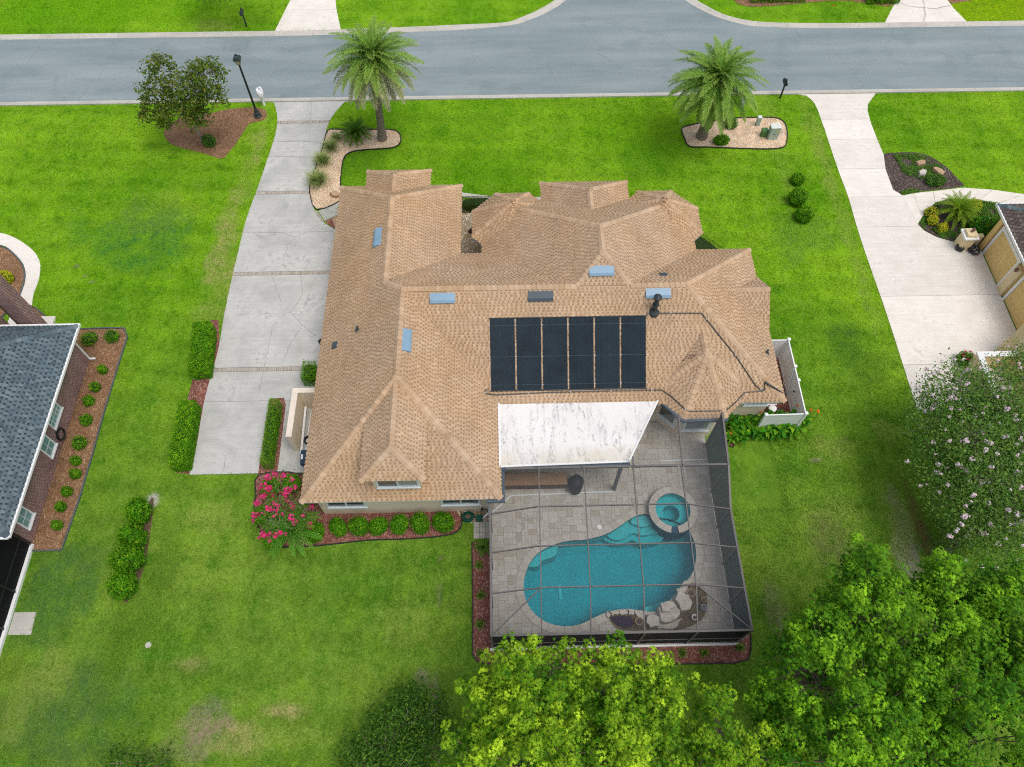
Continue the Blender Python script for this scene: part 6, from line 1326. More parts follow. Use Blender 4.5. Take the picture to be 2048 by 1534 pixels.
def palm(label, base, top, rings, mats, seed, trunk_r=.20, L=2.3, dry=0.0):
    rg = random.Random(seed); t = thing('date_palm', label, 'palm', (base[0], base[1], 0), 0, 'date palms on the front lawn'); tx, ty, tz = top[0] - base[0], top[1] - base[1], top[2]; m = MB(); K = 18; P = []; Rr = []
    nseg = 30
    for i in range(nseg + 1):
        s = i / nseg; P.append((tx * s, ty * s, tz * s)); r = trunk_r * (1.0 + .55 * math.exp(-s * 9) + (.25 * max(0, (s - .72) / .28))); Rr.append(r * (1.0 + (.10 if i % 2 else 0)))
    m.tube(P, Rr, 12); m.build('trunk', M['palm_bark'], t)
    # diamond leaf scars
    bm_ = MB()
    for i in range(26):
        s = .04 + .94 * i / 26; c = Vector((tx * s, ty * s, tz * s)); r = trunk_r * (1.0 + .55 * math.exp(-s * 9) + (.25 * max(0, (s - .72) / .28))) * 1.04
        for k in range(9):
            a = 2 * math.pi * (k + .5 * (i % 2)) / 9; d = Vector((math.cos(a), math.sin(a), 0)); q = Vector((-d.y, d.x, 0)); p = c + d * r; h = tz / 26 * .8
            bm_.add([p - q * .05, p + d * .035 + Vector((0, 0, h * .6)), p + q * .05, p + d * .0 - Vector((0, 0, h * .4))], [(0, 3, 2, 1)])
    stuff(bm_.build('leaf_scars', M['bark_pale'], t), 'overlapping old leaf bases on the trunk')
    bt = MB(); bt.lathe([(trunk_r * 1.3, -.75), (trunk_r * 1.7, -.3), (trunk_r * 1.5, .1), (.1, .35)], 12); bt.build('crown_shaft', M['palm_boot'], t, (tx, ty, tz))
    for (n, pitch, Lf, arch, mi, dr, ph) in rings:
        vs = [frond_mesh('frond', Lf * L * f, arch * q, .50, 60, seed * 10 + i + n, mats[mi], dr, .045) for i, (f, q) in enumerate(((1.0, 1.0), (.93, 1.15)))]
        for k in range(n):
            az = 2 * math.pi * (k + rg.uniform(-.22, .22)) / n + ph; R_ = Matrix.Rotation(az, 4, 'Z') @ Matrix.Rotation(-(pitch + rg.uniform(-.10, .10)), 4, 'Y') @ Matrix.Rotation(rg.uniform(-.3, .3), 4, 'X')
            o = link('frond', vs[k % 2], t, mw=Matrix.Translation((tx, ty, tz + .15)) @ R_)
    return t
RG = [(5, 1.30, .72, .55, 0, 0.0, .3), (8, 1.02, .88, .75, 0, .05, 0.0), (11, .68, 1.0, .85, 0, .1, .2), (13, .33, 1.0, .85, 0, .2, .5), (14, -.02, 1.0, .75, 1, .35, .1), (13, -.50, .92, .60, 1, .6, .3), (9, -.85, .80, .4, 1, .8, .0)]
palm('date palm with browning lower fronds beside the main driveway', G(765, 278), (*G(747, 132, 6.1), 6.1), RG, (M['lf_palm'], M['lf_palm_dry']), 3, .22, 3.15)
RG2 = [(5, 1.30, .72, .55, 0, 0.0, .3), (8, 1.02, .88, .75, 0, .05, 0.0), (11, .68, 1.0, .85, 0, .1, .2), (13, .33, 1.0, .85, 0, .15, .5), (14, -.02, 1.0, .75, 0, .25, .1), (14, -.48, .98, .60, 1, .3, .3), (11, -.85, .85, .4, 1, .35, .0)]
palm('full green date palm in the gravel bed near the black mailbox on the right', G(1403, 274), (*G(1432, 172, 4.5), 4.5), RG2, (M['lf_palm'], M['lf_palm']), 4, .26, 3.25)
def sago(label, x, y, L, n, mats, seed, h=.45, name='sago_palm'):
    rg = random.Random(seed); t = thing(name, label, 'cycad', (x, y, 0), 0); m = MB(); m.lathe([(.22, 0), (.24, .2), (.20, h), (.05, h + .12)], 12); m.build('trunk', M['palm_boot'], t)
    for q, (frac, pitch, arch) in enumerate(((.30, 1.0, .8), (.36, .62, .9), (.34, .22, .8))):
        vs = [frond_mesh('frond', L * f, arch, L * .17, 34, seed * 7 + q * 2 + i, mats, .12, .028, .35, .10) for i, f in enumerate((1.0, .9))]; k = int(n * frac)
        for i in range(k):
            az = 2 * math.pi * (i + rg.uniform(-.2, .2) + q * .4) / k; link('frond', vs[i % 2], t, mw=Matrix.Translation((0, 0, h)) @ Matrix.Rotation(az, 4, 'Z') @ Matrix.Rotation(-(pitch + rg.uniform(-.12, .12)), 4, 'Y'))
    return t
x, y = G(712, 268, .5); sago('dark green sago palm in the gravel beside the left date palm', x, y, 1.25, 44, M['lf_sago'], 5)
x, y = G(1915, 424, .5); sago('yellow green sago palm in the planting bed by the tan pillar', x, y, 1.5, 40, M['lf_sago_y'], 6)
x, y = G(590, 1070, .4); sago('fern like dark fronds spreading below the pink crape myrtle', x, y, 1.6, 22, M['lf_fern'], 7, 1.0)
def tuft(name, label, x, y, L, n, seed, mat, cat='grass clump', w=.022, spread=.9, group=None, drp=.5):
    rg = np.random.default_rng(seed); az = rg.uniform(0, 2 * np.pi, n); inc = rg.uniform(.15, spread, n); ln = L * rg.uniform(.6, 1.1, n); ro = rg.uniform(0, .14 * L, n)
    d0 = np.stack([np.cos(az) * np.sin(inc), np.sin(az) * np.sin(inc), np.cos(inc)], 1); b0 = np.stack([np.cos(az) * ro, np.sin(az) * ro, np.zeros(n)], 1); mid = b0 + d0 * (ln * .55)[:, None]; h = np.stack([np.cos(az), np.sin(az), np.zeros(n)], 1)
    end = mid + h * (ln * .42 * np.sin(inc + .4))[:, None] + np.array([0, 0, 1.0]) * (ln * (.32 * np.cos(inc) - drp * inc * .4))[:, None]; end[:, 2] = np.maximum(end[:, 2], .04); sv = np.stack([-np.sin(az), np.cos(az), np.zeros(n)], 1) * w / 2
    V = np.stack([b0 - sv, b0 + sv, mid + sv, mid - sv, end + sv * .15, end - sv * .15], 1).reshape(-1, 3); k = np.arange(n) * 6; P = np.concatenate([np.stack([k, k + 1, k + 2, k + 3], 1), np.stack([k + 3, k + 2, k + 4, k + 5], 1)])
    tip = np.concatenate([rg.random(n) * .3, .2 + rg.random(n) * .6]); o = link(name, np_mesh(name, V, P, mat, tip), None, (x, y, 0)); return tag(o, label, cat, group)
GG_ = 'grass clumps along the driveway gravel'
for i, (u, v, L, lab) in enumerate([(636, 362, 1.25, 'largest and lowest grass clump in the gravel beside the driveway'), (645, 322, 1.05, 'second grass clump from the bottom beside the driveway'), (662, 294, .95, 'third grass clump from the bottom beside the driveway'), (672, 274, .6, 'smallest and topmost grass clump beside the driveway')]):
    x, y = G(u, v, .25); tuft('grass_clump', lab, x, y, L, 420, 200 + i, M['lf_grass'], group=GG_)
x, y = G(966, 1093, .2); tuft('spiky_plant', 'bright green spiky plant beside the pool cage corner', x, y, .55, 160, 210, M['lf_cover'], 'plant', .035, 1.3)
for i, (u, v, lab) in enumerate([(958, 1130, 'topmost small grey green plant in the mulch strip left of the cage'), (962, 1190, 'second small plant in the mulch strip left of the cage'), (960, 1248, 'third small plant in the mulch strip left of the cage'), (962, 1306, 'small plant at the lower left corner of the cage mulch'), (1175, 1312, 'small plant in the cage mulch between the bright tree tops'), (1365, 1306, 'small plant in the cage mulch right of the bright trees'), (1408, 1305, 'small plant in the cage mulch near its right end'), (1480, 1295, 'small plant at the right corner of the cage mulch')]):
    x, y = G(u, v, .1); tuft('mulch_plant', lab, x, y, .32, 70, 220 + i, M['lf_dark'], 'plant', .03, 1.2, 'small plants in the cage mulch')
# canna bed: broad upright leaves and orange flowers, each plant its own
def canna(x, y, h, seed, label):
    rg = np.random.default_rng(seed); t = thing('canna_plant', label, 'plant', (x, y, 0), rg.uniform(0, 6.28), 'broad leaved plants beside the white fence'); n = 11; m = MB(); m.tube([(0, 0, 0), (.03, .02, h * .6), (.02, .05, h)], [.02, .016, .008], 5); m.build('stem', M['stem'], t); V = []; F = []; tip = []
    for k in range(n):
        a = k * 2.4 + rg.uniform(-.3, .3); z = h * (.2 + .75 * k / n); d = np.array([math.cos(a), math.sin(a), 0]); s_ = np.array([-math.sin(a), math.cos(a), 0]); L = rg.uniform(.30, .48); w = L * .26; o = np.array([0, 0, z]); b = len(V)
        c1 = o + d * L * .5 + np.array([0, 0, L * .35]); c2 = o + d * L + np.array([0, 0, L * .12]); V += [o, c1 + s_ * w + [0, 0, .03], c1 - [0, 0, .01], c1 - s_ * w + [0, 0, .03], c2]; F += [(b, b + 2, b + 1), (b, b + 3, b + 2), (b + 1, b + 2, b + 4), (b + 2, b + 3, b + 4)]; tip += [rg.random() ** 3] * 4
    me = bpy.data.meshes.new('leaves'); me.from_pydata([tuple(v) for v in V], [], F); at = me.attributes.new('tip', 'FLOAT', 'FACE'); at.data.foreach_set('value', np.array(tip, np.float32)); link('leaves', finish(me, M['lf_canna']), t); return t
cr = random.Random(9); CPOS = []
poly = GP([(1458, 842), (1500, 836), (1600, 832), (1612, 842), (1590, 868), (1540, 874), (1500, 866), (1468, 888), (1458, 880)], .3)
for k in range(900):
    if len(CPOS) >= 46: break
    p = (cr.uniform(min(q[0] for q in poly), max(q[0] for q in poly)), cr.uniform(min(q[1] for q in poly), max(q[1] for q in poly)))
    if inside(p, poly) and all(math.dist(p, q) > .27 for q in CPOS): CPOS.append(p)
for k, p in enumerate(CPOS): canna(p[0], p[1], cr.uniform(.5, .8), 300 + k, 'broad leaved green plant in the bed beside the white fence')
for i, (u, v, z, lab) in enumerate([(1596, 810, 1.15, 'orange blossom standing by the white fence post'), (1622, 820, .9, 'left of two orange blossoms over the lawn right of the fence'), (1636, 822, .9, 'rightmost orange blossom over the lawn beyond the fence'), (1522, 825, 1.0, 'orange blossom in front of the tan wall by the canna bed'), (1560, 830, 1.0, 'orange blossom in the middle of the canna bed'), (1462, 866, .6, 'orange blossom low beside the cage corner')]):
    x, y = G(u, v, z); bx_ = (x, y - .25); t = thing('orange_flower', lab, 'flower', (x, y - .25, 0), 0, 'orange canna flowers'); m = MB(); m.tube([(0, 0, 0), (0, .12, z * .6), (0, .25, z)], .008, 5); m.build('stem', M['stem'], t); rg = np.random.default_rng(400 + i); off = rg.normal(0, .045, (9, 3)); V, P = diamonds(off, off + rg.normal(0, .02, off.shape) + [0, 0, .05], np.full(9, .11), .7, rg); link('petals', np_mesh('petals', V, P, M['fl_orange']), t, (0, .25, z))
# purple flowers in the pool planter, groundcovers of the islands
rg = np.random.default_rng(77)
def cover(name, label, px, n, h, leaf, mat, seed, z0=.02, aspect=.3, clumpy=1.0, kind='stuff'):
    rg = np.random.default_rng(seed); P = GP(px, z0); xs = [p[0] for p in P]; ys = [p[1] for p in P]; pts = []
    while len(pts) < n:
        p = (rg.uniform(min(xs), max(xs)), rg.uniform(min(ys), max(ys)))
        if inside(p, P) and (math.sin(p[0] * 4.1 + seed) + math.sin(p[1] * 3.7 + seed * 2) + rg.normal(0, .5)) > -1.6 + clumpy * .8: pts.append(p)
    pts = np.array(pts); z = z0 + rg.random(n) ** 1.3 * h * (0.6 + .4 * np.sin(pts[:, 0] * 3 + 1) * np.sin(pts[:, 1] * 2.7)); pos = np.concatenate([pts, z[:, None]], 1); nr = rg.normal(0, .6, (n, 3)) + np.array([0, 0, .8]); V, F = diamonds(pos, nr, leaf * rg.uniform(.6, 1.3, n), aspect, rg); o = link(name, np_mesh(name, V, F, mat, rg.random(n) ** 3)); return stuff(o, label)
cover('purple_flowers', 'dark purple flowers in the pool planter', [(1219, 1236), (1240, 1232), (1262, 1233), (1266, 1250), (1256, 1257), (1234, 1251)], 1100, .22, .07, M['fl_purple'], 31, DZ, .6, .4)
cover('ground_cover', 'green creeping cover on the dark mulch island', [(1786, 310), (1830, 308), (1858, 316), (1885, 336), (1880, 350), (1830, 362), (1805, 345)], 3800, .22, .16, M['lf_cover'], 32, .02, .2, .8)
cover('ground_cover', 'grassy edge of the dark mulch island', [(1800, 384), (1830, 376), (1840, 384), (1806, 391)], 500, .18, .16, M['lf_cover'], 33, .02, .2, .3)
cover('ground_cover', 'green creeping cover in the bed by the tan pillar', [(1925, 420), (1960, 402), (1998, 412), (2005, 440), (1975, 455), (1935, 462), (1915, 470)], 5200, .35, .17, M['lf_cover'], 34, .02, .2, .3)
cover('ground_cover', 'grassy cover at the front of the bed by the tan pillar', [(1862, 458), (1885, 455), (1912, 466), (1912, 485), (1880, 474)], 1500, .22, .15, M['lf_cover'], 35, .02, .2, .3)
cover('ground_cover', 'low green edge on the left of the bed by the tan pillar', [(1838, 446), (1850, 430), (1872, 408), (1882, 412), (1862, 436), (1848, 458)], 1100, .18, .14, M['lf_cover'], 36, .02, .2, .3)
for i, (u, v, r, mt, lab) in enumerate([(1863, 425, .38, 'lf_yellow', 'yellow green shrub left of the light sago palm'), (1866, 441, .30, 'lf_yellow', 'lower yellow green shrub left of the light sago palm'), (1885, 456, .28, 'lf_yellow', 'small yellow orange plant near the front of the planting bed'), (1950, 410, .40, 'lf_yellow', 'yellowish plant to the right of the light sago palm')]):
    x, y = G(u, v, .25); bush('small_shrub', lab, 'shrub', x, y, (r, r, .3), 500, .13, 130 + i, M[mt])
x, y = G(1968, 452, .6); t = bush('flowering_shrub', 'green shrub with dusty pink flower heads behind the tan pillar', 'shrub', x, y, (.75, .62, .6), 1800, .15, 140, M['lf_canna'])
rr = random.Random(4)
for k in range(9):
    a = rr.uniform(0, 6.28); q = rr.uniform(.1, .6); rg = np.random.default_rng(500 + k); off = rg.normal(0, .06, (14, 3)); V, P = diamonds(off, off, np.full(14, .09), .9, rg); link('flower_head', np_mesh('flower_head', V, P, M['fl_dry']), t, (math.cos(a) * q, math.sin(a) * q, 1.05 - q * .3))
b_ = G(1862, 362, .2); bush('small_shrub', 'light green trailing shrub by the boulders of the dark mulch island', 'shrub', b_[0] + .3, b_[1], (.6, .42, .3), 800, .15, 145, M['lf_cover'], aspect=.3)

# ------------------------------------------------------------------ left neighbour: brick house with slate roof and dark screened porch
bh = thing('brick_house', 'red brick house with blue grey shingle roof and white gutters', 'house', (0, 0, 0))
R2 = Roof(); g = R2.face; ez = 2.8
ex, ny, sy, rx = -22.55, 22.65, 11.1, -27.3; rz = ez + .78 * (ex - rx)
g((ex, sy, ez), (ex, ny, ez), (rx, ny - 4.75, rz), (rx, sy + 4.75, rz)); g((ex, ny, ez), (2 * rx - ex, ny, ez), (rx, ny - 4.75, rz)); g((2 * rx - ex, sy, ez), (ex, sy, ez), (rx, sy + 4.75, rz)); g((2 * rx - ex, ny, ez), (2 * rx - ex, sy, ez), (rx, sy + 4.75, rz), (rx, ny - 4.75, rz))
shingle(R2, bh, M['tab_slate'], M['course_slate'], M['tab_slate'], [((ex, ny, ez), (rx, ny - 4.75, rz), .5), ((ex, sy, ez), (rx, sy + 4.75, rz), .5), ((rx, sy + 4.75, rz), (rx, ny - 4.75, rz), .7)], expo=.20, seed=3, wmul=1.15)
m = MB(); m.box(-31.3, -23.2, 11.72, 22.2, 0, 2.7); m.build('wall', M['brickwall'], bh)
m = MB(); m.box(2 * rx - ex + .04, ex - .03, sy + .04, ny - .03, 2.62, 2.76); m.build('soffit', M['white'], bh)
m = MB(); m.beam((ex + .05, sy - .05, 2.76), (ex + .05, ny + .09, 2.76), .11, .12); m.beam((ex + .1, ny + .06, 2.765), (-26.9, ny + .06, 2.765), .11, .12); m.beam((ex, sy - .06, 2.755), (-31, sy - .06, 2.755), .11, .12); m.beam((-26.9, ny + .06, 2.77), (-29.5, ny - 1.3, 2.77), .11, .12); m.build('gutter', M['white'], bh)
m = MB(); m.beam((ex + .04, ny - .08, 2.7), (-23.1, 22.28, 2.3), .08, .08); m.beam((-23.13, 22.24, 2.32), (-23.13, 22.24, .1), .08, .08); m.beam((-23.13, 22.24, .12), (-22.85, 22.3, .06), .08, .08); m.build('downspout', M['white'], bh)
window(bh, -23.2, 18.0, 1.08, 2.4, 1.3, 0, frame=M['white'], panes=(M['pane_teal'],), mull=False, grid=(5, 4), fw=.07)
for y in (16.36, 12.58): window(bh, -23.2, y, .62, 2.2, .86, 0, frame=M['white'], panes=(M['pane_teal'],), mull=False, grid=(2, 3), fw=.08)
sb = MB(); sb.bbox(-.032, .032, -.05, .05, 0, .09, .006); sme = sb.mesh('brick', M['brickwall'])
for y, w_, z in ((18.0, 1.4, .94), (16.36, .95, .48), (12.58, .95, .48)):
    for k in range(int(w_ / .078)): link('sill_brick', sme, bh, (-23.16, y - w_ / 2 + .04 + k * .078, z), (0, 0, math.pi / 2))
m = MB(); m.box(-25.75, -25.02, 22.9, 23.6, 0, 7.2); m.box(-29.5, -26.75, 22.25, 23.3, 0, 3.2); m.build('brick_pier', M['brickwall'], bh)
m = MB(); m.box(-25.98, -25.75, 22.95, 23.5, 0, 7.0); m.build('pier_strip', M['counter_dk'], bh)  # dark brown strip beside the brick pier
m = MB(); m.box(-28.5, -25.9, 22.3, 25.2, .0, .14); m.build('porch_slab', M['drive2'], bh)
# screened porch of the brick house
sp_ = thing('screened_porch', 'low dark screened porch with white kerb at the end of the brick house', 'porch', (0, 0, 0))
m = MB(); m.box(-23.32, -23.05, 1.0, 11.62, 0, .16); m.build('kerb', M['white'], sp_)
m = MB(); m.box(-32, -23.33, 1.0, 11.6, 0, .05); m.build('floor', M['counter_dk'], sp_)
for y0, y1 in zip([1.0, 3.4, 5.8, 7.6, 9.3], [3.4, 5.8, 7.6, 9.3, 11.6]):
    m = MB(); m.add([(-23.2, y0, .16), (-23.2, y1, .16), (-23.2, y1, 2.6), (-23.2, y0, 2.6)], [(0, 1, 2, 3)]); m.build('screen_panel', M['screen_dark'], sp_)
    m = MB(); m.box(-23.25, -23.15, y1 - .06, y1 + .04, .16, 2.6); m.build('post', M['black'], sp_); m = MB(); m.box(-23.23, -23.17, y0 + .05, y1 - .06, .95, 1.02); m.build('rail', M['black'], sp_)
m = MB(); m.box(-32, -23.0, 9.4, 11.0, 2.6, 2.72); m.build('roof_panel', M['white'], sp_)
m = MB(); m.add([(-23.2, 1, 2.6), (-23.2, 9.4, 2.6), (-32, 9.4, 2.9), (-32, 1, 2.9)], [(0, 1, 2, 3)]); m.build('screen_roof', M['screen_dark'], sp_)
for y in (5.8, 7.6, 9.3):
    m = MB(); m.beam((-23.2, y, 2.62), (-32, y, 2.9), .08, .1); m.build('rafter', M['black'], sp_)
for k in range(0): pass
# coiled black hose on the brick wall
def coil(name, label, c, r, turns, tube, mat, vertical=True, parent=None, cat='hose', seed=0):
    rg = random.Random(seed); P = []
    for i in range(turns * 14 + 1):
        a = 2 * math.pi * i / 14; rr_ = r * (1 + rg.uniform(-.12, .12)); z = (i / 14) * tube * .9
        P.append((z * .6 + rg.uniform(-.01, .01), rr_ * math.cos(a), rr_ * math.sin(a)) if vertical else (rr_ * math.cos(a), rr_ * math.sin(a), z))
    t = thing(name, label, cat, c); m = MB(); m.tube(P, tube, 6); m.build('hose', mat, t); return t
t = coil('garden_hose', 'coiled black hose hanging on the brick wall', (-23.15, 17.35, .55), .32, 6, .022, M['black'], seed=1); m = MB(); m.box(-.05, .06, -.1, .1, .25, .36); m.build('hose_hanger', M['black'], t)

# ------------------------------------------------------------------ right neighbour: tan house with garage doors
th = thing('garage_house', 'tan stucco house with two golden garage doors and dark brown roof', 'house', (0, 0, 0))
R3 = Roof(); g = R3.face; x0, x1, y0, y1, z0 = 29.28, 42.6, 12.0, 30.15, 2.8; hw = (x1 - x0) / 2; zr = z0 + .55 * hw; xm = (x0 + x1) / 2
g((x0, y1, z0), (x0, y0, z0), (xm, y0 + hw, zr), (xm, y1 - hw, zr)); g((x1, y1, z0), (x0, y1, z0), (xm, y1 - hw, zr)); g((x0, y0, z0), (x1, y0, z0), (xm, y0 + hw, zr)); g((x1, y0, z0), (x1, y1, z0), (xm, y1 - hw, zr), (xm, y0 + hw, zr))
shingle(R3, th, M['tab_brown'], M['course_brown'], M['tab_slate'], [((x0, y1, z0), (xm, y1 - hw, zr), .5), ((x0, y0, z0), (xm, y0 + hw, zr), .5), ((xm, y0 + hw, zr), (xm, y1 - hw, zr), .6)], expo=.19, seed=4, limit=180, wmul=1.3)
m = MB(); m.box(29.56, 42.2, 12.3, 29.3, 0, 2.72); m.build('wall', M['stucco_gold'], th)
m = MB(); m.box(x0 + .04, x1 - .04, y0 + .04, y1 - .04, 2.64, 2.76); m.build('soffit', M['stucco_gold'], th)
m = MB(); m.beam((x0 - .03, y0, 2.76), (x0 - .03, y1 + .06, 2.76), .1, .14); m.beam((x0, y1 + .03, 2.765), (x1, y1 + .03, 2.765), .1, .14); m.build('gutter', M['white'], th)
for yc, wd, lab in ((27.52, 2.35, 'upper garage door'), (23.7, 3.0, 'lower garage door')):
    d_ = MB(); 
    for k in range(4): d_.bbox(29.50, 29.552, yc - wd / 2, yc + wd / 2, .03 + k * .535, .03 + (k + 1) * .535 - .012, .008)
    d_.build('garage_door', M['stucco_gold'], th)['label'] = lab
    t_ = MB(); t_.box(29.44, 29.56, yc - wd / 2 - .17, yc - wd / 2 - .002, 0, 2.2); t_.box(29.44, 29.56, yc + wd / 2 + .002, yc + wd / 2 + .17, 0, 2.2); t_.box(29.43, 29.56, yc - wd / 2 - .17, yc + wd / 2 + .17, 2.19, 2.38); t_.build('door_trim', M['white'], th)
m = MB(); m.bbox(29.34, 29.56, 25.55, 26.15, 0, 2.15, .02); m.build('pilaster', M['stucco_tan'], th)
m = MB(); m.box(27.9, 30, 12.6, 21.85, 0, 2.5); m.build('side_wing', M['stucco_tan'], th)
m = MB(); m.box(29.36, 29.5, 29.0, 29.32, 0, 2.6); m.build('corner_post', M['stucco_gold'], th)
def lantern(x, y, z, label, parent_top=True):
    t = thing('lantern', label, 'lantern', (x, y, z)); m = MB(); m.lathe([(.03, 0), (.03, .06), (.09, .08), (.11, .22), (.05, .30), (.015, .34)], 8); m.build('housing', M['copper'], t); m = MB(); m.lathe([(.075, .09), (.095, .2)], 8); m.build('lamp_glass', M['lamp_glass'], t)
lantern(29.25, 25.85, 1.9, 'copper wall lantern on the pilaster between the garage doors')
pl = thing('gate_pillar', 'tan stucco pillar with white moulded cap at the garage corner', 'pillar', (28.3, 29.35, 0)); m = MB(); m.bbox(-.34, .34, -.34, .34, 0, 1.0, .02); m.bbox(-.30, .30, -.30, .30, 1.16, 1.34, .02); m.build('shaft', M['stucco_tan'], pl); m = MB(); m.bbox(-.40, .40, -.40, .40, 1.0, 1.09, .02); m.bbox(-.44, .44, -.44, .44, 1.092, 1.158, .02); m.build('cap', M['white'], pl)
lantern(28.3, 29.35, 1.34, 'copper lantern on top of the tan pillar')
m = MB(); m.box(28.66, 29.33, 29.4, 29.6, 0, .8); m.bbox(28.65, 29.335, 29.36, 29.64, .8, .86, .02); tag(m.build('garden_wall', M['stucco_tan']), 'short low tan wall joining the pillar to the garage', 'wall')
wl_ = thing('garden_wall', 'L shaped tan wall with white cap at the foot of the pale driveway', 'wall', (25.7, 20.3, 0)); m = MB(); m.box(0, 2.18, .3, .5, 0, 1.3); m.box(0.0, .2, -2.2, .298, 0, 1.3); m.build('wall', M['stucco_tan'], wl_); m = MB(); m.box(-.05, 2.19, .25, .56, 1.3, 1.38); m.box(-.05, .26, -2.2, .248, 1.3, 1.38); m.build('cap', M['white'], wl_)
x, y = G(1932, 716, .4); t = bush('flowering_shrub', 'small shrub with dark pink flowers by the L shaped wall', 'shrub', x, y, (.45, .4, .4), 700, .1, 150, M['lf_shrub'])
for k in range(6):
    a = k * 1.05; rg = np.random.default_rng(600 + k); off = rg.normal(0, .05, (12, 3)); V, P = diamonds(off, off, np.full(12, .08), .9, rg); link('flower_head', np_mesh('flower_head', V, P, M['fl_pink']), t, (math.cos(a) * .3, math.sin(a) * .28, .72))
# full refuse sacks
def sack(label, x, y, r, seed, mat2):
    rg = np.random.default_rng(seed); t = thing('refuse_bag', label, 'bag', (x, y, .03), seed * .7, 'black refuse bags by the tan pillar'); V, F = core_mesh(r, 2.6, 1.0, r[2] * .92); V = np.array(V); k = 1 + .10 * np.sin(V[:, :1] * 17 + seed) * np.sin(V[:, 1:2] * 15) + .09 * rg.normal(size=(len(V), 1)); V[:, :2] *= k; V[:, 2:] = np.maximum(V[:, 2:] * (1 + .05 * rg.normal(size=(len(V), 1))), 0.0)
    m = MB(); m.add([tuple(v) for v in V], F); m.build('sack', M['bag'], t, sm=False); q = MB(); q.lathe([(.05, 0), (.03, .05), (.08, .12)], 7); q.build('knot', M['bag'], t, (0, 0, r[2] * 1.75))
    p = MB(); ring = [(r[0] * .45 * math.cos(a), r[1] * .45 * math.sin(a), r[2] * (1.76 + .03 * math.sin(3 * a))) for a in [k * math.pi / 4 for k in range(8)]]; p.add(ring, [tuple(range(8))]); p.build('label_print', mat2, t)
x, y = G(1920, 494, .2); sack('smaller crumpled refuse bag in front of the tan pillar', x, y, (.28, .24, .18), 2, M['bag_grey']); x, y = G(1947, 498, .2); sack('larger shiny black refuse bag beside the garage door', x, y, (.42, .30, .2), 3, M['pane_dim'])
# boulders on the dark mulch island
for i, (pp, h, lab) in enumerate([([(1832, 322), (1842, 319), (1853, 321), (1851, 327), (1838, 328)], .3, 'pale tan boulder at the top of the dark mulch island'), ([(1838, 341), (1846, 337), (1854, 341), (1853, 348), (1840, 348)], .32, 'rounded grey boulder in the middle of the dark mulch island'), ([(1867, 334), (1874, 333), (1891, 343), (1889, 349), (1878, 346)], .3, 'long tan boulder at the right of the dark mulch island')]):
    boulder('boulder', pp, .02, h, M['rock_tan'] if i != 1 else M['rock'], lab, 'rock', jag=.03)
boulder('boulder', [(659, 384), (668, 382), (678, 384), (680, 389), (664, 390)], .02, .30, M['rock_tan'], 'flat tan rock in the cream gravel by the house corner', 'rock', jag=.03)
boulder('boulder', [(664, 436), (672, 432), (680, 438), (680, 450), (668, 450)], .02, .34, M['rock_tan'], 'tan rock on the red mulch beside the roof edge', 'rock', jag=.03)
boulder('boulder', [(936, 459), (948, 454), (956, 458), (952, 463)], .02, .3, M['mulch_dark'], 'dark rock in the gravel court', 'rock', jag=.03)

# ------------------------------------------------------------------ street furniture and small things
t = thing('street_lamp', 'tall black street lamp standing on the pine straw bed', 'street lamp', (-16.76, 42.05, 0))
m = MB(); m.lathe([(.26, 0), (.26, .10), (.20, .16), (.20, .34), (.15, .42), (.13, .62), (.09, .72), (.09, .78)], 16); m.build('base', M['black_blue'], t)
m = MB(); m.lathe([(.078, .74), (.072, 2.5), (.062, 4.1)], 12); m.build('pole', M['black'], t)
m = MB(); m.lathe([(.06, 4.08), (.10, 4.14), (.09, 4.18)], 8); m.build('collar', M['black'], t)
m = MB(); q = math.pi / 4; m.lathe([(.13, 4.18), (.25, 4.52)], 4); m.build('lamp_glass', M['lamp_glass'], t, rot=(0, 0, q))
m = MB(); m.lathe([(.31, 4.52), (.33, 4.57), (.24, 4.72), (.08, 4.80), (.08, 4.86), (.05, 4.90)], 4); m.lathe([(.13, 4.17), (.135, 4.20)], 4); m.build('hood', M['black_blue'], t, rot=(0, 0, q))
for k in range(4):
    a = q + k * math.pi / 2; m = MB(); m.beam((.14 * math.cos(a), .14 * math.sin(a), 4.18), (.265 * math.cos(a), .265 * math.sin(a), 4.52), .022); m.build('frame_bar', M['black'], t)
def mailbox(label, x, y, rz, mat, h=1.15, top=True):
    t = thing('mailbox', label, 'mailbox', (x, y, 0), rz, 'mailboxes along the street'); m = MB(); m.bbox(-.05, .05, -.05, .05, 0, h + .25, .012); m.build('post', mat, t)
    m = MB(); m.beam((0, -.05, h - .35), (0, .3, h - .02), .05); m.build('brace', mat, t); m = MB(); n = 10; W_ = .11
    prof = [(-W_, 0), (-W_, .13)] + [(W_ * math.cos(math.pi - math.pi * k / n), .13 + W_ * math.sin(math.pi * k / n)) for k in range(1, n)] + [(W_, .13), (W_, 0)]; K = len(prof)
    m.add([(a, -.18, h + b) for a, b in prof] + [(a, .38, h + b) for a, b in prof], [(i, (i + 1) % K, K + (i + 1) % K, K + i) for i in range(K)] + [tuple(range(K))[::-1], tuple(range(K, 2 * K))]); m.build('box', mat, t)
    m = MB(); m.box(W_ + .002, W_ + .014, .1, .26, h + .1, h + .16); m.box(W_ + .002, W_ + .014, .1, .13, h + .16, h + .3); m.build('flag', mat, t)
    if top: m = MB(); m.lathe([(.06, h + .25), (.07, h + .30), (.03, h + .36), (.045, h + .41), (.01, h + .47)], 8); m.build('finial', mat, t)
    return t
mailbox('black mailbox on a post beside the pale right driveway', 19.95, 43.15, 0.0, M['black']); x, y = G(494, 53); mailbox('dark grey mailbox across the street on the grass verge', x, y - .05, math.pi, M['black_blue'])
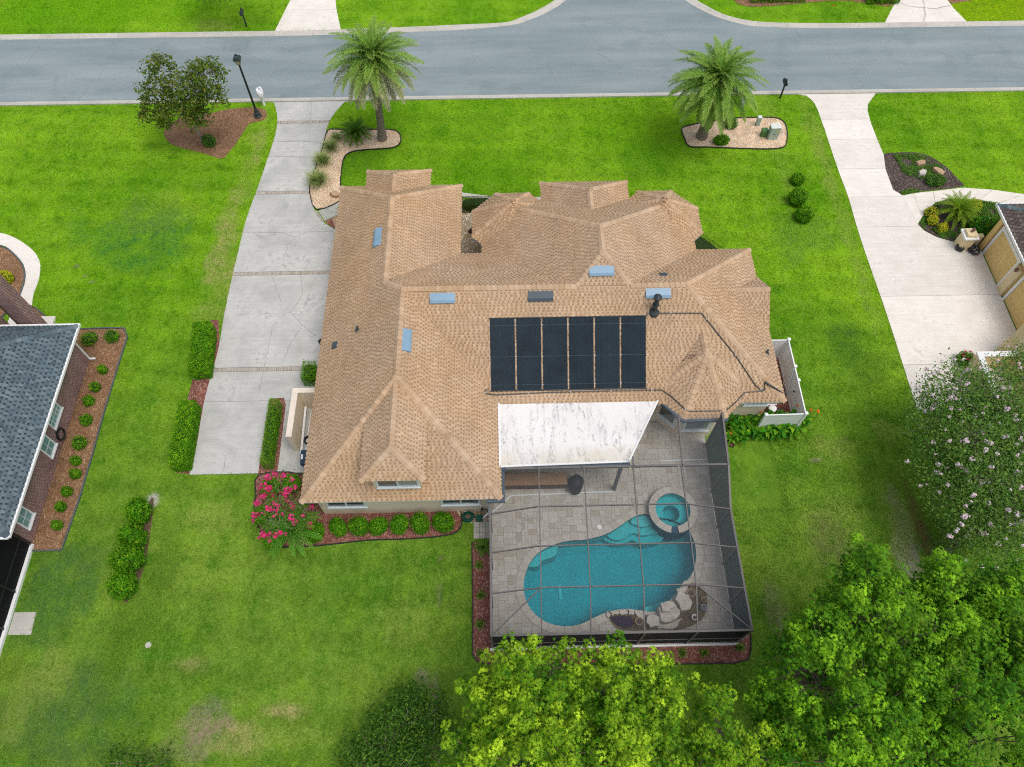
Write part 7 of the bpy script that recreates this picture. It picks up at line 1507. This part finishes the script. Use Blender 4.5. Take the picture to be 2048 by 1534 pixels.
t = thing('wrapped_mailbox', 'mailbox wrapped in white plastic beside the main driveway', 'mailbox', (-16.5, 43.2, 0)); m = MB(); m.lathe([(.10, 0), (.095, .55), (.14, .75)], 8); m.build('post', M['wrap'], t); rg = np.random.default_rng(9); V, F = core_mesh((.22, .34, .34), 2.4, 1.0, 1.05); V = np.array(V) * (1 + .05 * rg.normal(size=(len(V), 1))); m = MB(); m.add([tuple(v) for v in V], F); m.build('wrap', M['wrap'], t)
def cabinet(label, x, y, w, d_, h, body, topm, rz=.05, extra=None):
    t = thing('utility_box', label, 'utility box', (x, y, .02), rz, 'utility boxes near the right palm'); m = MB(); m.bbox(-w / 2, w / 2, -d_ / 2, d_ / 2, 0, h - .07, .015); m.build('cabinet', body, t); m = MB(); m.bbox(-w / 2 - .015, w / 2 + .015, -d_ / 2 - .015, d_ / 2 + .015, h - .068, h, .02); m.build('lid', topm, t)
    if extra == 'big':
        m = MB(); m.box(-.06, .06, -d_ / 2 - .02, -d_ / 2 - .001, h * .45, h * .48); m.build('handle', M['black'], t); m = MB(); m.box(.12, .22, -d_ / 2 - .006, -d_ / 2 - .001, h * .66, h * .78); m.build('sticker', M['yellow'], t)
    return t
cabinet('tallest pale green utility cabinet in the right gravel bed', 18.55, 39.15, .66, .45, 1.02, M['util_green'], M['util_top'], .05, 'big'); cabinet('small bright green utility box beside the tall cabinet', 18.0, 39.35, .36, .34, .55, M['util_dkgreen'], M['util_dkgreen']); cabinet('slim pale utility pedestal at the back of the right gravel bed', 17.8, 40.4, .26, .24, .74, M['util_green'], M['util_top'])
t = cabinet('pale pedestal with dark top on the grass behind the right palm fronds', 17.1, 42.45, .30, .28, .7, M['util_green'], M['util_top']); m = MB(); m.lathe([(.12, .7), (.13, .78), (.06, .86)], 10); m.build('meter_dome', M['black_blue'], t)
# stucco screen wall beside the garage with the things behind it
t = thing('screen_wall', 'cream stucco screen wall with pale cap beside the house', 'wall', (0, 0, 0)); m = MB(); m.box(-10.98, -10.72, 16.35, 19.12, 0, 1.72); m.box(-10.718, -9.06, 18.88, 19.12, 0, 1.718); m.build('wall', M['stucco'], t); m = MB(); m.box(-11.0, -10.70, 16.33, 19.14, 1.722, 1.79); m.box(-10.698, -9.06, 18.86, 19.14, 1.722, 1.788); m.build('cap', M['stucco_cap'], t)
for i, (x0, y0, x1, y1, lab) in enumerate([(-10.56, 18.7, -10.62, 16.15, 'long white board lying against the stucco wall'), (-10.36, 18.75, -10.40, 16.3, 'second long white board lying behind the stucco wall')]):
    m = MB(); m.beam((0, 0, .08 + .5 * (i == 0)), (x1 - x0, y1 - y0, .08), .11 - .04 * i, .04); tag(m.build('white_board', M['white'], None, (x0, y0, 0)), lab, 'board', 'white boards behind the stucco wall')
t = coil('garden_hose', 'round black hose coil hanging behind the stucco wall', (-10.05, 16.6, .75), .26, 5, .03, M['black'], False, seed=3)
m = MB(); m.lathe([(.05, -.75), (.05, 0)], 8); m.build('stand', M['black'], t)
t = thing('wheelie_bin', 'navy wheeled bin with a pale label on its lid', 'bin', (-10.0, 15.55, 0), .08); m = MB()
m.add([(-.24, -.28, .06), (.24, -.28, .06), (.24, .28, .06), (-.24, .28, .06), (-.31, -.36, 1.0), (.31, -.36, 1.0), (.31, .36, 1.0), (-.31, .36, 1.0)], [(0, 3, 2, 1), (0, 1, 5, 4), (1, 2, 6, 5), (2, 3, 7, 6), (3, 0, 4, 7)]); m.build('body', M['bin'], t); m = MB(); m.bbox(-.34, .34, -.40, .40, 1.0, 1.09, .03); m.bbox(-.2, .2, -.24, .24, 1.088, 1.12, .02); m.build('lid', M['bin'], t)
m = MB(); m.box(-.30, -.20, -.12, .14, 1.092, 1.097); m.build('lid_label', M['bin_label'], t); m = MB(); m.tube([(-.3, -.43, 1.0), (.3, -.43, 1.0)], .025, 8); m.build('handle', M['bin'], t)
for s_ in (-1, 1): m = MB(); m.tube([(s_ * .26, -.25, .11), (s_ * .33, -.25, .11)], .11, 12); m.build('wheel', M['black'], t)
x, y = G(624, 716, .9); t = thing('wall_lantern', 'black wall lantern projecting past the roof edge above the short hedge', 'lantern', (-9.35, y, 2.0)); 
t.location = (-9.72, y + .3, 1.75); m = MB(); m.lathe([(.06, 0), (.16, .12), (.18, .34), (.20, .36), (.06, .5)], 6); m.build('housing', M['black'], t); m = MB(); m.tube([(.1, 0, .3), (.66, 0, .3)], .025, 6); m.build('bracket', M['black'], t)
# green hose reel by the cage corner
x, y = G(936, 1034, .25); t = thing('hose_reel', 'green hose coiled on a reel box by the rear wall corner', 'hose', (x, y, .03)); P = []
for i in range(7 * 16): a = 2 * math.pi * i / 16; rr_ = .34 - .11 * ((i / 16) % 2); P.append((rr_ * math.cos(a), rr_ * .85 * math.sin(a), .05 + .25 * (i / 112)))
m = MB(); m.tube(P, .024, 6); m.build('hose', M['hose_green'], t); m = MB(); m.bbox(.40, .72, -.2, .1, 0, .28, .02); m.build('reel_box', M['hose_green'], t); m = MB(); m.lathe([(.14, 0), (.14, .26), (.10, .28)], 12); m.build('drum', M['counter_dk'], t)
x, y = G(969, 1018, .5); t = thing('irrigation_valve', 'black irrigation valve and pipe at the rear wall corner', 'valve', (x, y, 0)); m = MB(); m.tube([(-.12, 0, 0), (-.12, 0, .45), (.12, 0, .45), (.12, 0, 0)], .022, 8); m.build('riser', M['black'], t); m = MB(); m.lathe([(.06, .40), (.07, .5), (.03, .56)], 10, (-.12, 0)); m.build('valve_head', M['black'], t)
m = MB(); a = Vector((*G(961, 1042, .05), .06)); b = Vector((*G(979, 1026, .3), .45)); m.beam((0, 0, 0), b - a, .07, .07); tag(m.build('drain_pipe', M['white'], None, a), 'white drain pipe slanting from the cage corner to the gravel', 'pipe')
# white vinyl fence around the pool equipment
t = thing('vinyl_fence', 'white vinyl fence enclosing the pool equipment', 'fence', (0, 0, 0)); FP_ = [(13.75, 21.55), (15.42, 21.55), (15.40, 19.85), (15.39, 19.0), (15.36, 17.05), (13.3, 17.02)]
for a, b in zip(FP_[:-1], FP_[1:]):
    L = math.dist(a, b); nb = max(2, int(L / .2)); 
    for k in range(nb):
        p0 = [a[j] + (b[j] - a[j]) * (k / nb) for j in (0, 1)]; p1 = [a[j] + (b[j] - a[j]) * ((k + 1) / nb) for j in (0, 1)]; q0 = [p0[j] + (p1[j] - p0[j]) * .02 for j in (0, 1)]; q1 = [p0[j] + (p1[j] - p0[j]) * .98 for j in (0, 1)]; m = MB(); m.beam((*q0, .93), (*q1, .93), .03, 1.6); m.build('fence_board', M['vinyl'], t)
    for z in (.14, 1.76): m = MB(); m.beam((*a, z), (*b, z), .06, .12); m.build('rail', M['vinyl'], t)
for p in FP_[1:]: m = MB(); m.bbox(p[0] - .065, p[0] + .065, p[1] - .065, p[1] + .065, 0, 1.86, .01); m.bbox(p[0] - .085, p[0] + .085, p[1] - .085, p[1] + .085, 1.86, 1.93, .02); m.build('fence_post', M['vinyl'], t)
m = MB(); m.beam((15.34, 19.75, 1.7), (15.33, 19.1, .2), .05, .05); m.build('gate_brace', M['vinyl'], t); m = MB(); m.box(15.30, 15.36, 18.7, 18.76, 1.1, 1.18); m.build('latch', M['black'], t)
t = thing('pool_pump', 'pool pump and filter with black cap behind the canna bed', 'pump', (14.2, 18.0, 0)); m = MB(); m.lathe([(.24, 0), (.26, .1), (.26, .5), (.2, .62)], 16); m.build('tank', M['counter_dk'], t); m = MB(); m.lathe([(.21, .62), (.20, .7), (.08, .74)], 14); m.build('tank_lid', M['white'], t); m = MB(); m.tube([(.3, .05, .3), (.62, .05, .3)], .11, 12); m.build('motor', M['black'], t); m = MB(); m.tube([(-.2, .3, .1), (-.2, .3, .55), (.3, .3, .55), (.3, .3, .2)], .035, 8); m.build('pipework', M['white'], t)
t = thing('valve_manifold', 'black plumbing manifold on the mulch inside the white fence', 'plumbing', (14.42, 19.9, 0)); m = MB(); m.tube([(0, -1.0, .5), (0, .3, .5)], .035, 8); m.tube([(.09, -1.0, .5), (.09, .2, .5)], .035, 8); m.tube([(0, .3, .5), (.28, .3, .5)], .035, 8); m.tube([(.09, .2, .5), (.28, .2, .5)], .035, 8); m.tube([(.28, .3, .5), (.28, .3, 0)], .035, 8); m.build('pipework', M['pipe'], t); m = MB(); m.bbox(.16, .36, .0, .16, .42, .56, .02); m.build('valve', M['black_blue'], t)
m = MB(); m.box(-.14, .14, -.12, .12, 0, .12); tag(m.build('concrete_block', M['stucco_cap'], None, (14.72, 20.2, .02)), 'pale concrete block on the mulch inside the white fence', 'block')
x, y = G(297, 1290); m = MB(); m.lathe([(.14, 0), (.14, .03), (.12, .035)], 14); tag(m.build('valve_lid', M['curb'], None, (x, y, 0)), 'small pale valve lid in the rear lawn', 'lid')
for i, (u, v, lab) in enumerate([(1662, 19, 'leftmost orange marking flag on the grass across the street'), (1766, 21, 'orange marking flag beside the cracked driveway across the street'), (1953, 20, 'rightmost orange marking flag on the bright grass across the street')]):
    x, y = G(u, v); t = thing('marker_flag', lab, 'flag', (x, y, 0), .3 * i, 'orange marking flags across the street'); m = MB(); m.tube([(0, 0, 0), (0, 0, .4)], .006, 4); m.build('wire', M['clip'], t); m = MB(); m.add([(0, 0, .28), (.2, .03, .27), (.2, .03, .40), (0, 0, .4)], [(0, 1, 2, 3)]); m.build('flag', M['fl_orange'], t)

# ------------------------------------------------------------------ grass blades over the turf (uncountable: one object)
def in_poly_np(x, y, P):
    c = np.zeros(len(x), bool); n = len(P); j = n - 1
    for i in range(n):
        xi, yi, xj, yj = P[i][0], P[i][1], P[j][0], P[j][1]
        if yi != yj: c ^= ((yi > y) != (yj > y)) & (x < (xj - xi) * (y - yi) / (yj - yi) + xi)
        j = i
    return c
def grass(n=330000):
    rg = np.random.default_rng(2024); y = rg.uniform(-2, 58, n * 2); w = np.clip(20 + y * .45, 12, 46); x = rg.uniform(-1, 1, n * 2) * (w + 1.5) + 0.5 + y * .02; keep = np.ones(len(x), bool)
    ex = list(EXCL) + [DL + DR[::-1], RL + sorted(RR, key=lambda p: -p[1]) if False else ccw(RL + RR[::-1]), UP + LO[::-1], wo_ + wi_[::-1], wk_o + wk_i[::-1],
        [(-120, Y_NEAR0), (140, Y_NEAR0), (140, Y_NEAR1 + .2), (-120, Y_NEAR1 + .2)], [(-60, Y_FAR0 - .2), (-14, Y_FAR0 - .2), (-14, Y_FAR1), (-60, Y_FAR1)], sLo + sLi[::-1], sRo + sRi[::-1], [(27, Y_FAR0 - .2), (70, Y_FAR0 - .2), (70, Y_FAR1), (27, Y_FAR1)],
        [(-9.3, 12.7), (13.9, 12.7), (13.9, 27), (11, 31), (5, 33), (-4.3, 33.4), (-9.3, 32)], DK, [(-33, 1), (-23, 1), (-23, 23), (-33, 23)], [(27.9, 12), (45, 12), (45, 30), (29.5, 30)], GP([(30, 1225), (73, 1224), (62, 1270), (16, 1270)]), GP([(945, 1040), (986, 1040), (986, 1080), (945, 1080)]),
        [(sLi[0][0], 50.9), (sRi[0][0], 50.9), (sRi[10][0], 60), (sLi[10][0], 60)], GP([(582, -8), (581, 0), (550, 60), (683, 57), (673, 19), (671, -8)]), GP([(1800, -8), (1786, 13), (1769, 48), (1936, 48), (1906, 16), (1886, -8)])]
    for P in ex:
        P = [(p[0], p[1]) for p in P]; xs = [p[0] for p in P]; ys = [p[1] for p in P]; bb = keep & (x > min(xs)) & (x < max(xs)) & (y > min(ys)) & (y < max(ys)); k = np.nonzero(bb)[0]
        keep[k[in_poly_np(x[k], y[k], P)]] = False
    k = np.nonzero(keep)[0][:n]; x, y = x[k], y[k]; m = len(x)
    az = rg.uniform(0, 2 * np.pi, m) * .65 + np.sin(x * .5) + np.cos(y * .4); L = rg.uniform(.07, .17, m); wd = rg.uniform(.016, .034, m); ti = rg.uniform(.25, .9, m); d = np.stack([np.cos(az), np.sin(az)], 1); s = np.stack([-d[:, 1], d[:, 0]], 1) * (wd / 2)[:, None]
    b = np.stack([x, y], 1); e = b + d * (L * np.cos(ti))[:, None]; ze = L * np.sin(ti) * .75 + .01; z0 = np.full(m, .002)
    V = np.stack([np.column_stack([b - s, z0]), np.column_stack([b + s, z0]), np.column_stack([e + s * .4, ze]), np.column_stack([e - s * .4, ze])], 1).reshape(-1, 3)
    me = np_mesh('grass_blades', V, np.arange(m * 4).reshape(-1, 4), M['blade']); C, A = patch_at(x, y); bare = np.clip(1.25 - A, 0, 1)
    at = me.attributes.new('patch', 'FLOAT_COLOR', 'FACE'); at.data.foreach_set('color', np.concatenate([C, A[:, None]], 1).astype(np.float32).ravel())
    stuff(link('grass_blades', me), 'short green lawn grass')
grass()
